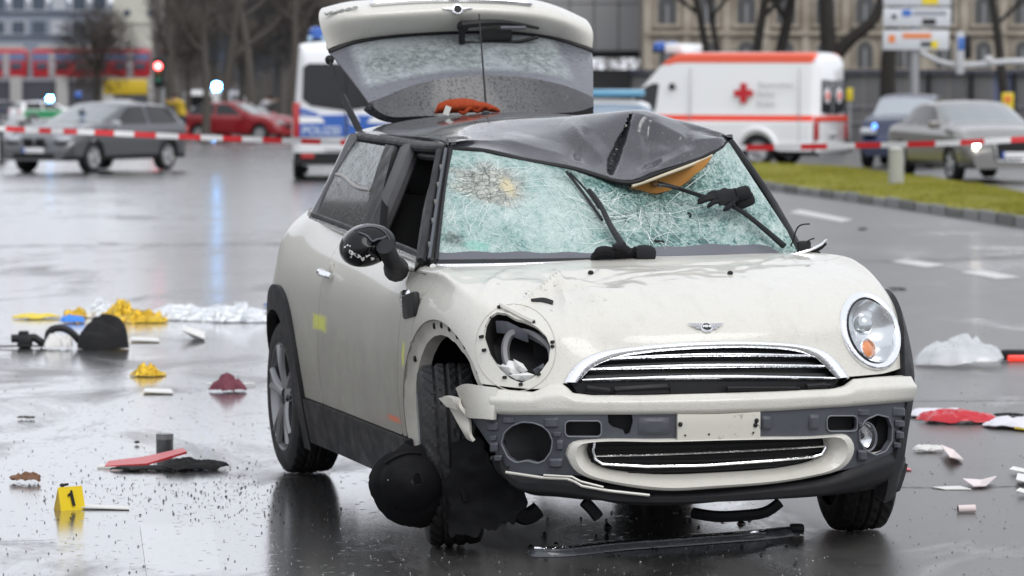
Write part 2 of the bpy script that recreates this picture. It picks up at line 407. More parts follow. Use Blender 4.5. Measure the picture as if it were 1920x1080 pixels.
def shattered_glass():
    m = mat('shattered_windscreen', (.5, .6, .57), .32, spec=.5); t = NT(m); o = t.coord('Object'); s = t.sep(o)
    # swirl of strokes round the two impact points
    def swirl(cx, cz, ka, kr):
        dx = t.math('SUBTRACT', s[0], cx); dz = t.math('SUBTRACT', s[2], cz)
        r = t.math('SQRT', t.math('ADD', t.math('POWER', dx, 2.), t.math('POWER', dz, 2.))); a = t.math('ARCTAN2', dz, dx)
        cmb = t.new('ShaderNodeCombineXYZ'); t.l.new(t.math('MULTIPLY', r, kr), cmb.inputs[0]); t.l.new(t.math('MULTIPLY', a, ka), cmb.inputs[1])
        return cmb.outputs[0], r
    v1, r1 = swirl(.26, 1.30, 7.5, 42.); st1 = t.noise(v1, 1.0, 6, .75, 1.2)
    v2, r2 = swirl(-.42, 1.04, 3.0, 18.); st2 = t.noise(v2, 1.0, 6, .7, .8)
    fine = t.noise(o, 75, 5, .75, .5); mid = t.noise(o, 11, 5, .7, .8); big = t.noise(o, 3.4, 3, .6)
    pick = t.ramp(s[0], [(.0, 0.), (.06, 1.)])
    pick = t.ramp(t.math('ADD', s[0], .35), [(.15, 0.), (.45, 1.)])
    st = t.mix(pick, st2, st1)
    k = t.math('ADD', t.math('MULTIPLY', st, .60), t.math('ADD', t.math('MULTIPLY', mid, .30), t.math('MULTIPLY', fine, .40)))
    k = t.math('ADD', k, t.math('MULTIPLY', t.math('SUBTRACT', big, .5), .42))
    calm = t.math('SUBTRACT', 1., pick); k = t.math('ADD', t.math('MULTIPLY', t.math('SUBTRACT', k, .64), t.math('SUBTRACT', 1., t.math('MULTIPLY', calm, .35))), .64)
    hit = t.ramp(r1, [(.0, 1.), (.10, .85), (.40, 0.)]); k = t.math('SUBTRACT', k, t.math('MULTIPLY', hit, .10)); k = t.math('ADD', k, t.math('MULTIPLY', calm, .006))
    c = t.ramp(k, [(.49, (.010, .042, .040)), (.55, (.09, .23, .205)), (.605, (.27, .41, .38)), (.68, (.41, .52, .495)), (.84, (.62, .70, .68))])
    # fine crack web
    cr = t.voro(t.map(o, (1, .6, 1)), 62, 'DISTANCE_TO_EDGE'); web = t.ramp(cr, [(.0, 1.), (.05, 0.)])
    c = t.mix(t.math('MULTIPLY', web, .34), c, (.78, .84, .83))
    wb2 = t.voro(t.map(o, (1, .6, 1)), 21, 'DISTANCE_TO_EDGE'); wb2 = t.math('MULTIPLY', t.ramp(wb2, [(.0, 1.), (.025, 0.)]), t.ramp(mid, [(.42, .8), (.55, 0.)])); c = t.mix(wb2, c, (.03, .09, .085))
    rad = t.new('ShaderNodeTexWave'); t.l.new(v1, rad.inputs[0]); rad.inputs['Scale'].default_value = .6; rad.inputs['Distortion'].default_value = 14.; rad.inputs['Detail'].default_value = 5.; rad.inputs['Detail Scale'].default_value = 2.2; near1 = t.ramp(r1, [(.10, .8), (.50, 0.)])
    c = t.mix(t.math('MULTIPLY', t.ramp(rad.outputs['Fac'], [(.62, 0.), (.88, 1.)]), near1), c, (.02, .085, .08))
    # coarse-cracked clear area high on the passenger side, its golden light painted in
    def disc(px, py, rx, rz, yv, soft=.65, wob=.5, sc=16):
        P = bp(px, py, 1, yv); dx = t.math('DIVIDE', t.math('SUBTRACT', s[0], float(P[0])), rx); dz = t.math('DIVIDE', t.math('SUBTRACT', s[2], float(P[2])), rz)
        d = t.math('SQRT', t.math('ADD', t.math('POWER', dx, 2.), t.math('POWER', dz, 2.)))
        d = t.math('ADD', d, t.math('MULTIPLY', t.math('SUBTRACT', t.noise(o, sc, 4), .5), wob * 2)); return t.ramp(d, [(soft, 1.), (1.05, 0.)])
    hole = disc(918, 345, .155, .085, 1.48)
    cr2 = t.voro(o, 34, 'DISTANCE_TO_EDGE'); lines = t.ramp(cr2, [(.0, 1.), (.07, 0.)])
    hc = t.mix(t.ramp(t.noise(o, 30, 4), [(.35, 0.), (.65, 1.)]), (.20, .21, .19), (.58, .57, .50)); hc = t.mix(lines, hc, (.03, .035, .03))
    gold = disc(945, 350, .035, .04, 1.48, .3, .6, 30); hc = t.mix(t.math('MULTIPLY', gold, .8), hc, (.72, .60, .34))
    slit = t.math('MULTIPLY', t.ramp(t.noise(v1, .55, 5, .7, 1.0), [(.60, 0.), (.67, 1.)]), t.ramp(r1, [(.05, 1.), (.48, 0.)])); c = t.mix(t.math('MULTIPLY', slit, .85), c, (.014, .045, .042))
    c = t.mix(t.math('MULTIPLY', hole, .9), c, hc)
    ring = disc(852, 449, .042, .034, 1.18, .45, .5, 40); c = t.mix(t.math('MULTIPLY', ring, t.ramp(fine, [(.35, .95), (.65, .25)])), c, (.05, .05, .045))
    gr = disc(893, 460, .055, .022, 1.15, .5, .3, 30); c = t.mix(t.math('MULTIPLY', gr, .5), c, (.16, .50, .40))
    dk = disc(1085, 322, .10, .05, 1.5, .3, .7, 25); c = t.mix(t.math('MULTIPLY', dk, t.ramp(mid, [(.4, .9), (.6, .2)])), c, (.03, .05, .055))
    t.set('Base Color', c); t.set('Roughness', t.ramp(fine, [(.3, .18), (.7, .5)]))
    h = t.math('ADD', t.math('MULTIPLY', fine, .6), t.math('ADD', t.math('MULTIPLY', cr, 1.2), t.math('MULTIPLY', st, .8)))
    t.set('Normal', t.bump(h, .75, .012)); return m

CREAM_CAR = bpy.data.objects.new('wrecked_car', None); COL.objects.link(CREAM_CAR)
CREAM_CAR.matrix_world = Matrix(((*BM[0], BT[0]), (*BM[1], BT[1]), (*BM[2], BT[2]), (0, 0, 0, 1)))
tag(CREAM_CAR, 'wrecked cream hatchback with shattered windscreen, dented black roof and open tailgate', 'car')
CAR = CREAM_CAR
# ---- control net of the lower body (right half), stations from tail to nose
def zb(y): return .955 + .0475 * max(0, y - 1.1)
def ycowl(x): return .985 + .27 * x * x
ST = [(0, 3.70, 0, 'r'), (-.45, 3.675, 0, 'r'), (-.72, 3.56, 0, 'r'), (-.825, 3.33, 0, 'r'), (-.848, 3.05, 0, 's'), (-.846, 2.6, 0, 's'), (-.842, 2.1, 0, 's'), (-.842, 1.6, 0, 's'),
      (-.842, 1.15, 0, 'f'), (-.842, .86, 0, 'f'), (-.836, .58, .12, 'f'), (-.805, .38, .38, 'f'), (-.725, .215, .68, 'f'), (-.58, .105, .88, 'f'), (-.32, .03, 1, 'f'), (0, .005, 1, 'f')]
INS = np.array([.075, .035, .01, 0, .008, .03, .078, .125, .14, .15]); ZS = np.array([.11, .26, .42, .58, .72, .83, .905, .953, .966, .97])
INF = np.array([.13, .06, .015, 0, .02, .06, .10]); ZF = np.array([.11, .20, .40, .50, .575, .70, .775])
XC = {8: .695, 9: .685, 10: .665, 11: .63, 12: .55, 13: .43, 14: .23, 15: 0.}
pl = np.array([(a[0], a[1]) for a in ST]); plf = np.concatenate([pl, pl[-2::-1] * [-1, 1]])
arc = np.concatenate([[0], np.cumsum(np.linalg.norm(np.diff(plf, axis=0), axis=1))])
q = nspline(arc, plf, np.concatenate([arc - 1e-3, arc + 1e-3]).clip(0, arc[-1])); tg = q[len(arc):] - q[:len(arc)]; tg /= np.linalg.norm(tg, axis=1)[:, None]
net = np.zeros((len(ST), 10, 3))
for i, (x, y, b, k) in enumerate(ST):
    nrm = np.array([tg[i][1], -tg[i][0]])            # outward
    inw = -nrm
    dz = (zb(y) - .955)
    for L in range(10):
        ps = np.array([x, y]) + inw * INS[L]; zs = ZS[L] + dz * (0, 0, 0, .05, .2, .45, .8, 1, 1, 1)[L]
        if k in 'rs' and L >= 7:
            ex = (.0, .0, .006, .012)[L - 6]; ps = np.array([x, y]) + inw * (INS[6] + .045 + ex + (.03 if k == 'r' else 0)); zs = zb(y) - .004 + .002 * (L - 7)
        if k == 'f':
            if L <= 6:
                pf = np.array([x, y]) + inw * INF[L]; ps = (1 - b) * ps + b * pf; zs = (1 - b) * zs + b * ZF[L]; net[i, L] = (*ps, zs)
            else:
                p6 = net[i, 6]; c = np.array([-XC[i], ycowl(XC[i]), .963 - .012 * XC[i]])
                f = (.20, .58, 1.)[L - 7]; g = (.50, .84, 1.)[L - 7] if b > .3 else (.72, .95, 1.)[L - 7]
                net[i, L, :2] = p6[:2] + f * (c[:2] - p6[:2]); net[i, L, 2] = p6[2] + g * (c[2] - p6[2])
        else: net[i, L] = (*ps, zs)
netf = np.concatenate([net, net[-2::-1] * [-1, 1, 1]])
NU, NV = 640, 190
uu = np.linspace(0, arc[-1], NU); g1 = nspline(arc, netf, uu)                                 # NU x 10 x 3
vv = np.linspace(0, 9, NV); MV = np.transpose(nspline(np.arange(10.), np.transpose(g1, (1, 0, 2)), vv), (1, 0, 2)).reshape(-1, 3)
MF = grid_faces(NU, NV)
# crash damage pushed into the skin
def dents(V):
    V = V.copy(); x, y, z = V.T
    fr = np.clip((1.0 - y) / .3, 0, 1)
    g = lambda cx, cy, sx, sy: np.exp(-((x - cx) / sx) ** 2 - ((y - cy) / sy) ** 2)
    n = fnoise(np.stack([x * 6, y * 6], 1), 5, 3)
    top = np.clip((z - .62) / .1, 0, 1)
    dz = -.030 * g(-.50, .34, .10, .10) + .018 * g(-.40, .48, .08, .05) - .016 * g(-.28, .62, .16, .07) + .010 * g(-.33, .42, .06, .16) - .013 * g(.10, .80, .22, .06) - .010 * g(.42, .75, .14, .08) + .008 * g(-.62, .62, .07, .1)
    dz += n * .008 * g(-.3, .5, .45, .35) + .0026 * n
    cr = lambda x0, y0, x1, y1, w_, h_: h_ * np.exp(-((((x - x0) * (y1 - y0) - (y - y0) * (x1 - x0)) / math.hypot(x1 - x0, y1 - y0)) / w_) ** 2) * np.exp(-(np.clip(np.abs(((x - x0) * (x1 - x0) + (y - y0) * (y1 - y0)) / ((x1 - x0) ** 2 + (y1 - y0) ** 2) - .5) - .5, 0, 9) / .15) ** 2)
    dz += cr(-.58, .36, -.22, .66, .011, .013) + cr(-.44, .30, -.36, .72, .010, .012) + cr(-.52, .44, -.30, .40, .009, -.011) + cr(-.62, .30, -.40, .52, .009, .010) + cr(-.30, .52, .05, .60, .011, -.009) + cr(-.66, .50, -.50, .80, .016, .009) + cr(-.05, .72, .42, .84, .018, -.008) + cr(.30, .66, .52, .90, .015, .007)
    V[:, 2] += dz * fr * top
    V[:, 1] += (.022 * np.exp(-((x + .40) / .07) ** 2 - ((z - .76) / .05) ** 2) + .02 * np.exp(-((x + .62) / .10) ** 2 - ((z - .80) / .05) ** 2)) * fr
    return V
MV = dents(MV)
BVH = BVHTree.FromPolygons([Vector(v) for v in MV], MF)
MN = vnormals(MV, MF); MPX = bproj(MV)
def S(px, py, off=0.0):
    d = BM.T @ ray(px, py); d = d / np.linalg.norm(d)
    h, n, i, dist = BVH.ray_cast(Vector(CAMB), Vector(d))
    if h is None:
        h, n, i, dist = BVH.find_nearest(Vector(bp(px, py, 1, .35)))
    h = np.array(h); n = np.array(n)
    if n @ d > 0: n = -n
    return h + n * off
def SN(px, py, r=3):
    """smoothed outward normal of the skin"""
    a = S(px + r, py) - S(px - r, py); b = S(px, py - r) - S(px, py + r); n = np.cross(a, b); n /= np.linalg.norm(n) + 1e-12
    return n if n @ (CAMB - S(px, py)) > 0 else -n
def strip(top, bot, n, m, off, smooth=True):
    """skin patch between two pixel lines, raised by off(s, t) metres; returns V, F, pixel of each vertex"""
    A = resample(top, n, smooth); B = resample(bot, n, smooth); V = []; PX = []
    for i in range(n):
        for j in range(m):
            t = j / (m - 1); p = A[i] * (1 - t) + B[i] * t; PX.append(p); o = off(i / (n - 1), t) if callable(off) else off
            V.append(S(*p) + SN(*p) * o)
    return np.array(V), grid_faces(n, m, flip=True), np.array(PX)
def sk(V, Fc, t=.008): return rim(V, Fc, t)
def wob(p, amp=1.5, seed=1):
    p = np.array(p, float); return p + nrng.normal(0, amp, p.shape)

# ---- pixel outlines read off the photograph
HOLE_R = [(906, 632), (909, 612), (918, 594), (932, 585), (950, 588), (968, 598), (984, 602), (1006, 612), (1024, 630), (1032, 650), (1029, 676), (1014, 697), (996, 710), (977, 718), (956, 709), (936, 692), (917, 664)]
def ell(cx, cy, a, b, ux, uy, n=48):
    u = np.array([ux, uy]) / math.hypot(ux, uy); v = np.array([-u[1], u[0]]); q = np.arange(n) * 2 * math.pi / n
    return np.array([cx, cy]) + a * np.cos(q)[:, None] * u + b * np.sin(q)[:, None] * v
HL_OUT = ell(1630, 622, 73, 50, .37, .93); HL_IN = ell(1634, 621, 64, 43, .37, .93)
G_OUT = [(1056, 719), (1072, 692), (1100, 670), (1150, 655), (1205, 648), (1324, 640), (1440, 641), (1500, 646), (1545, 659), (1572, 682), (1592, 710)]
G_IN = [(1084, 719), (1102, 697), (1132, 679), (1172, 668), (1222, 661), (1324, 654), (1440, 654), (1490, 659), (1526, 671), (1549, 690), (1567, 711)]
side_d = np.where(np.abs(MV[:, 0]) > .60, 1., 0.)
def arch_d(V, yc, zc, r):
    d = np.hypot(V[:, 1] - yc, V[:, 2] - zc) - r; return np.where(np.abs(V[:, 0]) > .60, d, .3)
FA = (.60, .40); RA = (3.10, .345)
front_face = (MN @ (CAMB - MV.mean(0)) > 0)
def panel(name, d, m=CREAM, t=.010, off=0.0, lab=None, sub=None):
    V, Fc = MV + MN * off, MF
    keep = d > -.08
    Fc = [f for f in Fc if keep[f[0]] or keep[f[2]]]
    V, Fc = clip(V, Fc, d)
    V, Fc = rim(V, Fc, t); o = obj(name, V, Fc, m, CAR, True, None, 40)
    if lab: o['label'] = lab
    return o
x, y, z = MV.T
arch_f = arch_d(MV, *FA, .395); arch_r = arch_d(MV, *RA, .385)
sill_d = z - .362
hood_rear = np.where(np.abs(x) > .60, .80 + (.96 - z) * .25 - y, .3)                         # seam on the flank
bump_line = z - (.590 + np.clip(np.abs(x) - .62, 0, 1) * .10)
inpix = (y < .75) & front_face
d_hlr = np.where(inpix & (x < 0), -sd_poly(MPX, HOLE_R) * .0018, .3)
d_hll = np.where(inpix & (x > 0), -sd_poly(MPX, ell(1631, 622, 70, 48, .37, .93)) * .0018, .3)
GP = G_OUT + [(1590, 735), (1060, 742)]
d_gr = np.where(inpix & (y < .4), -sd_poly(MPX, [(p[0], p[1] + 3) for p in G_OUT] + [(1592, 745), (1050, 745)]) * .0018, .3)
d_hood = np.minimum.reduce([np.where(np.abs(x) > .60, 9., 9.), bump_line, arch_f, hood_rear, d_hlr, d_hll, d_gr, (1.9 - y)])
panel('hood', d_hood, lab='dented cream bonnet shell, crumpled above the empty headlight hole')
fend = np.minimum.reduce([np.where(np.abs(x) > .60, .3, -.3), y - (.803 + (.96 - z) * .25), arch_f, sill_d, (1.03 + (.96 - z) * .04) - y])
panel('fender', np.where(x < 0, fend, -.3)); panel('fender', np.where(x > 0, fend, -.3))
door = np.minimum.reduce([y - (1.034 + (.96 - z) * .04), 2.34 - y, sill_d])
panel('door', np.where(x < 0, door, -.3)); panel('door', np.where(x > 0, door, -.3))
quart = np.minimum.reduce([y - 2.344, arch_r, sill_d, np.where(np.abs(x) > .5, .3, .62 - z)])
panel('rear_quarter', quart)
# black cladding : sills, three remaining arch covers
sill = np.minimum.reduce([.358 - z, np.where(np.abs(x) > .55, .3, -.3), y - .98, 2.80 - y, z - .185])
panel('sill_cladding', np.where(x < 0, sill, -.3), BLACK_PLASTIC, .03, .014); panel('sill_cladding', np.where(x > 0, sill, -.3), BLACK_PLASTIC, .03, .014)
def arch_cover(sgn, c, ro, ri, zmin=.15):
    r_ = np.hypot(y - c[0], z - c[1]); d = np.minimum.reduce([ro - r_, r_ - ri, np.where(sgn * x > .3, .3, -.3), z - zmin, y - (c[0] - .40 if c[0] < 1 else 0)])
    panel('wheel_arch_cladding', d, BLACK_PLASTIC, .04, .018)
arch_cover(-1, RA, .435, .335); arch_cover(1, RA, .435, .335); arch_cover(1, FA, .435, .345)
# stripped right front arch : bare flange stepping inwards
def flange():
    n = 60; V = []; K = 5
    for i in range(n):
        a = R(-12) + (R(200) - R(-12)) * i / (n - 1)
        for j in range(K):
            r_ = (.398, .385, .365, .345, .338)[j] + .004 * fnoise(np.array([[i * .35, j * .5]]), 3)[0]; dx = (.004, .022, .030, .034, .075)[j]
            yy = FA[0] - math.cos(a) * r_; zz = FA[1] + math.sin(a) * r_
            h, nn, k, ds = BVH.ray_cast(Vector((-2, yy, max(zz, .2))), Vector((1, 0, 0)))
            xx = (h[0] if h else -.8) + dx
            V.append((xx, yy, zz))
    V = np.array(V); Fc = [f for f in grid_faces(n, K)]
    return obj('arch_flange', V, Fc, BARE, CAR, True, None, 50)
flange()
for a in (58, 68, 79, 90, 101, 140, 40):                                                 # clip holes in the flange
    r_ = .376; yy = FA[0] - math.cos(R(a)) * r_; zz = FA[1] + math.sin(R(a)) * r_
    h = BVH.ray_cast(Vector((-2, yy, zz)), Vector((1, 0, 0)))[0]
    if h: MB().ball((h[0] + .024, yy, zz), .009, nu=10, nv=6, sc=(.6, 1, 1.3)).build('clip_hole', VOID, CAR)
def skin_x(sgn, yy, zz):
    h = BVH.ray_cast(Vector((sgn * 2, yy, min(max(zz, .24), .9))), Vector((-sgn, 0, 0)))[0]
    return abs(h[0]) if h else .5
def liner(sgn, c, r, x0, x1):
    n = 40; V = []
    for i in range(n):
        a = R(-20) + R(220) * i / (n - 1); yy = c[0] - math.cos(a) * r; zz = c[1] + math.sin(a) * r
        xo = max(min(x0, skin_x(sgn, yy, zz) - .012), x1 + .02)
        for xx in (xo, x1): V.append((sgn * xx, yy, zz))
    b = len(V); V += [(sgn * x1, v[1], v[2]) for v in V[1::2]] + [(sgn * x1, c[0], c[1])]
    Fc = grid_faces(n, 2) + [(b + i, b + i + 1, b + n) for i in range(n - 1)]
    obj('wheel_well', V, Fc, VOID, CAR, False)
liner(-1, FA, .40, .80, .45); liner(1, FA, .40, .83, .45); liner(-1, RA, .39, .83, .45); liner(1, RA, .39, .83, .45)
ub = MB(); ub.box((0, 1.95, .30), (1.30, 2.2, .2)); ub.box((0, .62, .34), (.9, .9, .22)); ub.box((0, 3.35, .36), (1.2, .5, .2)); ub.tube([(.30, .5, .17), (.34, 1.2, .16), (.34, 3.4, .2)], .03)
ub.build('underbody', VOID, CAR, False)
# black box standing for the engine-bay darkness behind the holes
eb = MB(); eb.box((0, .62, .60), (1.1, .62, .42)); eb.build('engine_bay_dark', VOID, CAR, False)

# ---- grille
bow = lambda s, t: .004 + .014 * math.sin(math.pi * t) ** .6
V, Fc, _ = strip(G_OUT, G_IN, 70, 9, bow); V, Fc = rim(V, Fc, .02); gs = obj('grille_surround', V, Fc, CHROME, CAR, True, None, 40)
gb_t = [(p[0] * .985 + 1324 * .015, p[1] + 8) for p in G_OUT]; gb_b = [(1078, 742), (1324, 742), (1575, 735)]
V, Fc, _ = strip(gb_t, resample(gb_b, 11, False), 50, 5, lambda s, t: -.045); obj('grille_backing', V, Fc, VOID, CAR)
V, Fc, _ = strip([(1070, 716), (1324, 712), (1580, 708)], [(1084, 736), (1324, 735), (1565, 727)], 40, 5, lambda s, t: -.012 - .01 * t); V, Fc = rim(V, Fc, .02); obj('grille_lower_frame', V, Fc, TRIM_BLACK, CAR, True, None, 40)
for (x0, y0, xm, ym, x1, y1, h) in ((1132, 672.5, 1324, 667, 1526, 666.5, 7.5), (1106, 692, 1324, 688, 1551, 686, 8), (1092, 712.5, 1324, 709.5, 1567, 709, 8.5)):
    T = [(x0, y0 - h * .4), (xm, ym - h), (x1, y1 - h * .4)]; B = [(x0, y0 + h * .5), (xm, ym + h * .55), (x1, y1 + h * .55)]
    V, Fc, _ = strip(T, B, 48, 7, lambda s, t: -.016 + .020 * math.sin(math.pi * min(1, .12 + t * .88)) ** .7); V, Fc = rim(V, Fc, .012); obj('grille_slat', V, Fc, CHROME, CAR, True, None, 50)
# dark ribs between the slats
for (x0, y0, xm, ym, x1, y1) in ((1150, 664, 1324, 658, 1505, 661), (1118, 684, 1324, 678, 1538, 679), (1098, 703, 1324, 698.5, 1560, 699)):
    V, Fc, _ = strip([(x0, y0 - 2), (xm, ym - 3), (x1, y1 - 2)], [(x0, y0 + 3), (xm, ym + 3), (x1, y1 + 3)], 30, 3, -.024); V, Fc = rim(V, Fc, .01); obj('grille_rib', V, Fc, MESHB, CAR, True, None, 50)
# clips and torn brackets on the bumper top
for (x0, y0, x1, y1, h) in ((1098, 728, 1145, 733, 6), (1150, 733, 1255, 727, 4), (1360, 727, 1495, 727, 8), (1508, 724, 1552, 721, 7)):
    V, Fc, _ = strip([(x0, y0), ((x0 + x1) / 2, (y0 + y1) / 2 - 1), (x1, y1)], [(x0 + 2, y0 + h), ((x0 + x1) / 2, (y0 + y1) / 2 + h), (x1 - 2, y1 + h)], 12, 5, lambda s, t: .012 + .012 * math.sin(math.pi * t)); V, Fc = rim(V, Fc, .02); obj('bracket', V, Fc, TRIM_BLACK, CAR, True, None, 50)

# ---- bumper
bar_prof = lambda s, t: float(np.interp(t, [0, .08, .30, .44, .52, .9, 1], [.002, .020, .030, .040, .040, .030, .016]))
BT_ = [(930, 729), (965, 732), (1000, 735), (1012, 730), (1024, 722), (1034, 720), (1054, 720), (1064, 726), (1074, 737), (1110, 741), (1200, 741), (1324, 738), (1450, 734), (1560, 729), (1580, 724), (1598, 711), (1640, 707), (1698, 703)]
BB_ = [(930, 775), (965, 777), (1000, 777), (1012, 777), (1024, 777), (1034, 777), (1054, 777), (1064, 777), (1074, 777), (1110, 777), (1200, 777), (1324, 775), (1450, 770), (1560, 763), (1580, 762), (1598, 760), (1640, 757), (1698, 752)]
V, Fc, _ = strip(BT_, BB_, 150, 15, bar_prof, smooth=False); V, Fc = rim(V, Fc, .03); obj('bumper_bar', V, Fc, CREAM, CAR, True, None, 38)
V, Fc, _ = strip([(868, 728), (880, 722), (905, 724), (938, 729)], [(893, 779), (900, 780), (915, 781), (937, 783)], 26, 9, lambda s, t: .030 + .012 * t); V, Fc = rim(V, Fc, .02); o_ = obj('bumper_end', V, Fc, CREAM, CAR, True, None, 38); o_['label'] = 'snapped cream end of the bumper bar beside the bare wheel arch'
# torn bracket strip hanging beside the tyre
V, Fc, _ = strip([(853, 742), (862, 741), (880, 745)], [(893, 816), (899, 820), (906, 822)], 8, 18, lambda s, t: .045 + .01 * math.sin(9 * t) * s); V, Fc = rim(V, Fc, .012); obj('torn_bracket', V, Fc, BARE, CAR, True, None, 40)
V, Fc, _ = strip([(848, 745), (864, 743), (872, 746)], [(862, 760), (870, 762), (880, 766)], 8, 6, lambda s, t: .052); V, Fc = rim(V, Fc, .02); obj('torn_bracket', V, Fc, BARE, CAR, True, None, 40)
# slate carrier panel with its openings
def rrect(x0, y0, x1, y1, r, n=5):
    P = []
    for cx, cy, a0 in ((x1 - r, y0 + r, -90), (x1 - r, y1 - r, 0), (x0 + r, y1 - r, 90), (x0 + r, y0 + r, 180)):
        for i in range(n): a = R(a0 + 90 * i / (n - 1)); P.append((cx + r * math.cos(a), cy + r * math.sin(a)))
    return P
FOGR = [(943, 830), (948, 810), (962, 797), (980, 790), (1000, 791), (1018, 797), (1030, 808), (1037, 825), (1034, 845), (1022, 862), (1010, 867), (990, 862), (970, 866), (955, 856)]
FOGL = [(1607, 806), (1618, 786), (1640, 776), (1660, 781), (1668, 800), (1667, 826), (1655, 845), (1636, 852), (1618, 842), (1608, 826)]
M_OUT = [(1060, 850), (1067, 831), (1093, 823), (1200, 821), (1324, 819), (1450, 817), (1560, 813), (1588, 815), (1598, 830), (1596, 850), (1581, 872), (1540, 888), (1450, 904), (1330, 914), (1243, 918), (1180, 911), (1112, 897), (1075, 879)]
M_IN = [(1101, 850), (1107, 834), (1123, 828), (1220, 827), (1324, 825), (1450, 822), (1530, 820), (1551, 824), (1558, 838), (1553, 856), (1538, 868), (1508, 878), (1440, 888), (1330, 895), (1232, 897), (1162, 890), (1121, 879), (1105, 865)]
CT = [(884, 776), (930, 774), (1000, 775), (1200, 775), (1324, 773), (1450, 768), (1560, 760), (1640, 755), (1698, 750)]
CB = [(935, 858), (958, 884), (1010, 890), (1120, 893), (1324, 893), (1500, 889), (1600, 876), (1650, 857), (1692, 842)]
holes = [FOGR, FOGL, rrect(1060, 788, 1127, 817, 8), rrect(1547, 778, 1603, 807, 8), [(1139, 776), (1184, 776), (1186, 790), (1180, 812), (1172, 815), (1168, 806), (1148, 800), (1140, 792)], [tuple(.65 * np.array(p) + .35 * np.array(q)) for p, q in zip(resample(M_OUT + [M_OUT[0]], 60), resample(M_IN + [M_IN[0]], 60))]]
V, Fc, PXs = strip(CT, CB, 260, 44, lambda s, t: .012 - .010 * t)
d = np.full(len(V), 99.)
for h in holes: d = np.minimum(d, -sd_poly(PXs, h))
V, Fc = clip(V, Fc, d); V, Fc = rim(V, Fc, .012); carrier = obj('bumper_carrier', V, Fc, CARRIER, CAR, True, None, 40)
def bead(P, r, m, name, off=.012, close=True, parent=CAR, n=6):
    P = list(P) + ([P[0]] if close else []); P = resample(P, max(12, len(P) * 3), False); pts = [S(*p) + SN(*p) * off for p in P]
    return MB().tube(pts, r, n, cap=not close).build(name, m, parent)
for k, h in enumerate(holes[:4]): bead(h, .0028, CARRIER_LT, 'opening_lip', .012, parent=carrier)
for (x0, y0, x1, y1) in ((917, 790, 938, 806), (921, 815, 935, 824), (922, 828, 938, 846), (930, 852, 945, 862), (944, 780, 968, 792), (1020, 782, 1048, 800), (1036, 808, 1054, 816), (1043, 823, 1058, 842), (1030, 858, 1056, 874),
                       (1424, 779, 1444, 803), (1512, 776, 1534, 803), (1604, 766, 1626, 778), (1668, 762, 1692, 780), (1672, 786, 1690, 800), (1674, 806, 1688, 822), (1670, 828, 1682, 838), (1604, 842, 1622, 862), (1195, 782, 1255, 812), (1604, 790, 1612, 800)):
    T = [(x0 + 1, y0), ((x0 + x1) / 2, y0 - .6), (x1 - 1, y0)]; B = [(x0 + 1, y1), ((x0 + x1) / 2, y1 + .6), (x1 - 1, y1)]
    V, Fc, _ = strip(T, B, 7, 6, lambda s, t: .012 + .009 * min(1, 5 * min(s, 1 - s, t, 1 - t))); V, Fc = rim(V, Fc, .008); obj('embossed_pad', V, Fc, CARRIER, carrier, True, None, 30)
# dirt stain patches are left to the material; number plate holder : bare cream board with two screws
V, Fc, _ = strip([(1267, 776), (1344, 775), (1420, 771)], [(1267, 822), (1344, 821), (1420, 818)], 16, 8, lambda s, t: .026); V, Fc = rim(V, Fc, .015)
PLATE = dark_mat('grimy_cream_board', (.66, .64, .56), .45, 0); 
def _pl():
    t = NT(PLATE); o = t.coord('Object'); n = t.ramp(t.noise(o, 38, 5, .7), [(.60, 0.), (.68, .9)]); m2 = t.ramp(t.noise(o, 6, 2), [(.45, 0.), (.6, 1.)])
    t.set('Base Color', t.mix(t.math('MULTIPLY', n, m2), (.64, .62, .55, 1), (.05, .045, .04)))
_pl()
plate = obj('plate_holder', V, Fc, PLATE, CAR, True, None, 40)
for px, py in ((1272, 792), (1413, 785), (1281, 812), (1325, 810), (1407, 807), (1411, 793)): MB().ball(S(px, py, .027), .0035 if px not in (1272, 1413, 1411) else .008, nu=10, nv=6).build('screw', VOID, plate)
# fog lamp, left one still in place and pushed down
def dome(cx, cy, rx, ry, off, bulge, m, name, parent=CAR, n=28, k=8):
    V = [S(cx, cy) + SN(cx, cy) * (off + bulge)]; nn = SN(cx, cy)
    for j in range(1, k):
        r_ = j / (k - 1)
        for i in range(n):
            a = 2 * math.pi * i / n; V.append(S(cx + rx * r_ * math.cos(a), cy + ry * r_ * math.sin(a)) + nn * (off + bulge * math.sqrt(max(0, 1 - r_ * r_))))
    Fc = [(0, 1 + (i + 1) % n, 1 + i) for i in range(n)]
    for j in range(k - 2):
        b = 1 + j * n; Fc += [(b + i, b + (i + 1) % n, b + n + (i + 1) % n, b + n + i) for i in range(n)]
    return obj(name, V, Fc, m, parent, True)
V, Fc, _ = strip([(1600, 772), (1640, 768), (1676, 770)], [(1600, 858), (1636, 860), (1672, 852)], 8, 8, -.05); obj('fog_lamp_recess', V, Fc, VOID, CAR)
fl = dome(1629, 820, 18, 27, -.030, -.022, mat('fog_reflector', (.75, .77, .8), .1, metal=1.), 'fog_lamp'); MB().ball(S(1629, 822, -.036), .011).build('fog_dark_core', VOID, fl); dome(1629, 820, 18, 27, -.012, .02, LENS, 'fog_lens', fl)  # black ball stands for the dark reflection inside the fog lens
bead(ell(1629, 820, 27, 18, .1, 1), .004, CARRIER_LT, 'fog_ring', -.01, parent=fl)
bead([(1612, 848), (1628, 853), (1645, 851), (1660, 846)], .006, BARE, 'broken_fog_mount', -.005, False)
V, Fc, _ = strip([(930, 785), (990, 780), (1050, 785)], [(935, 872), (990, 876), (1045, 872)], 8, 8, -.07); obj('fog_lamp_void', V, Fc, VOID, CAR)
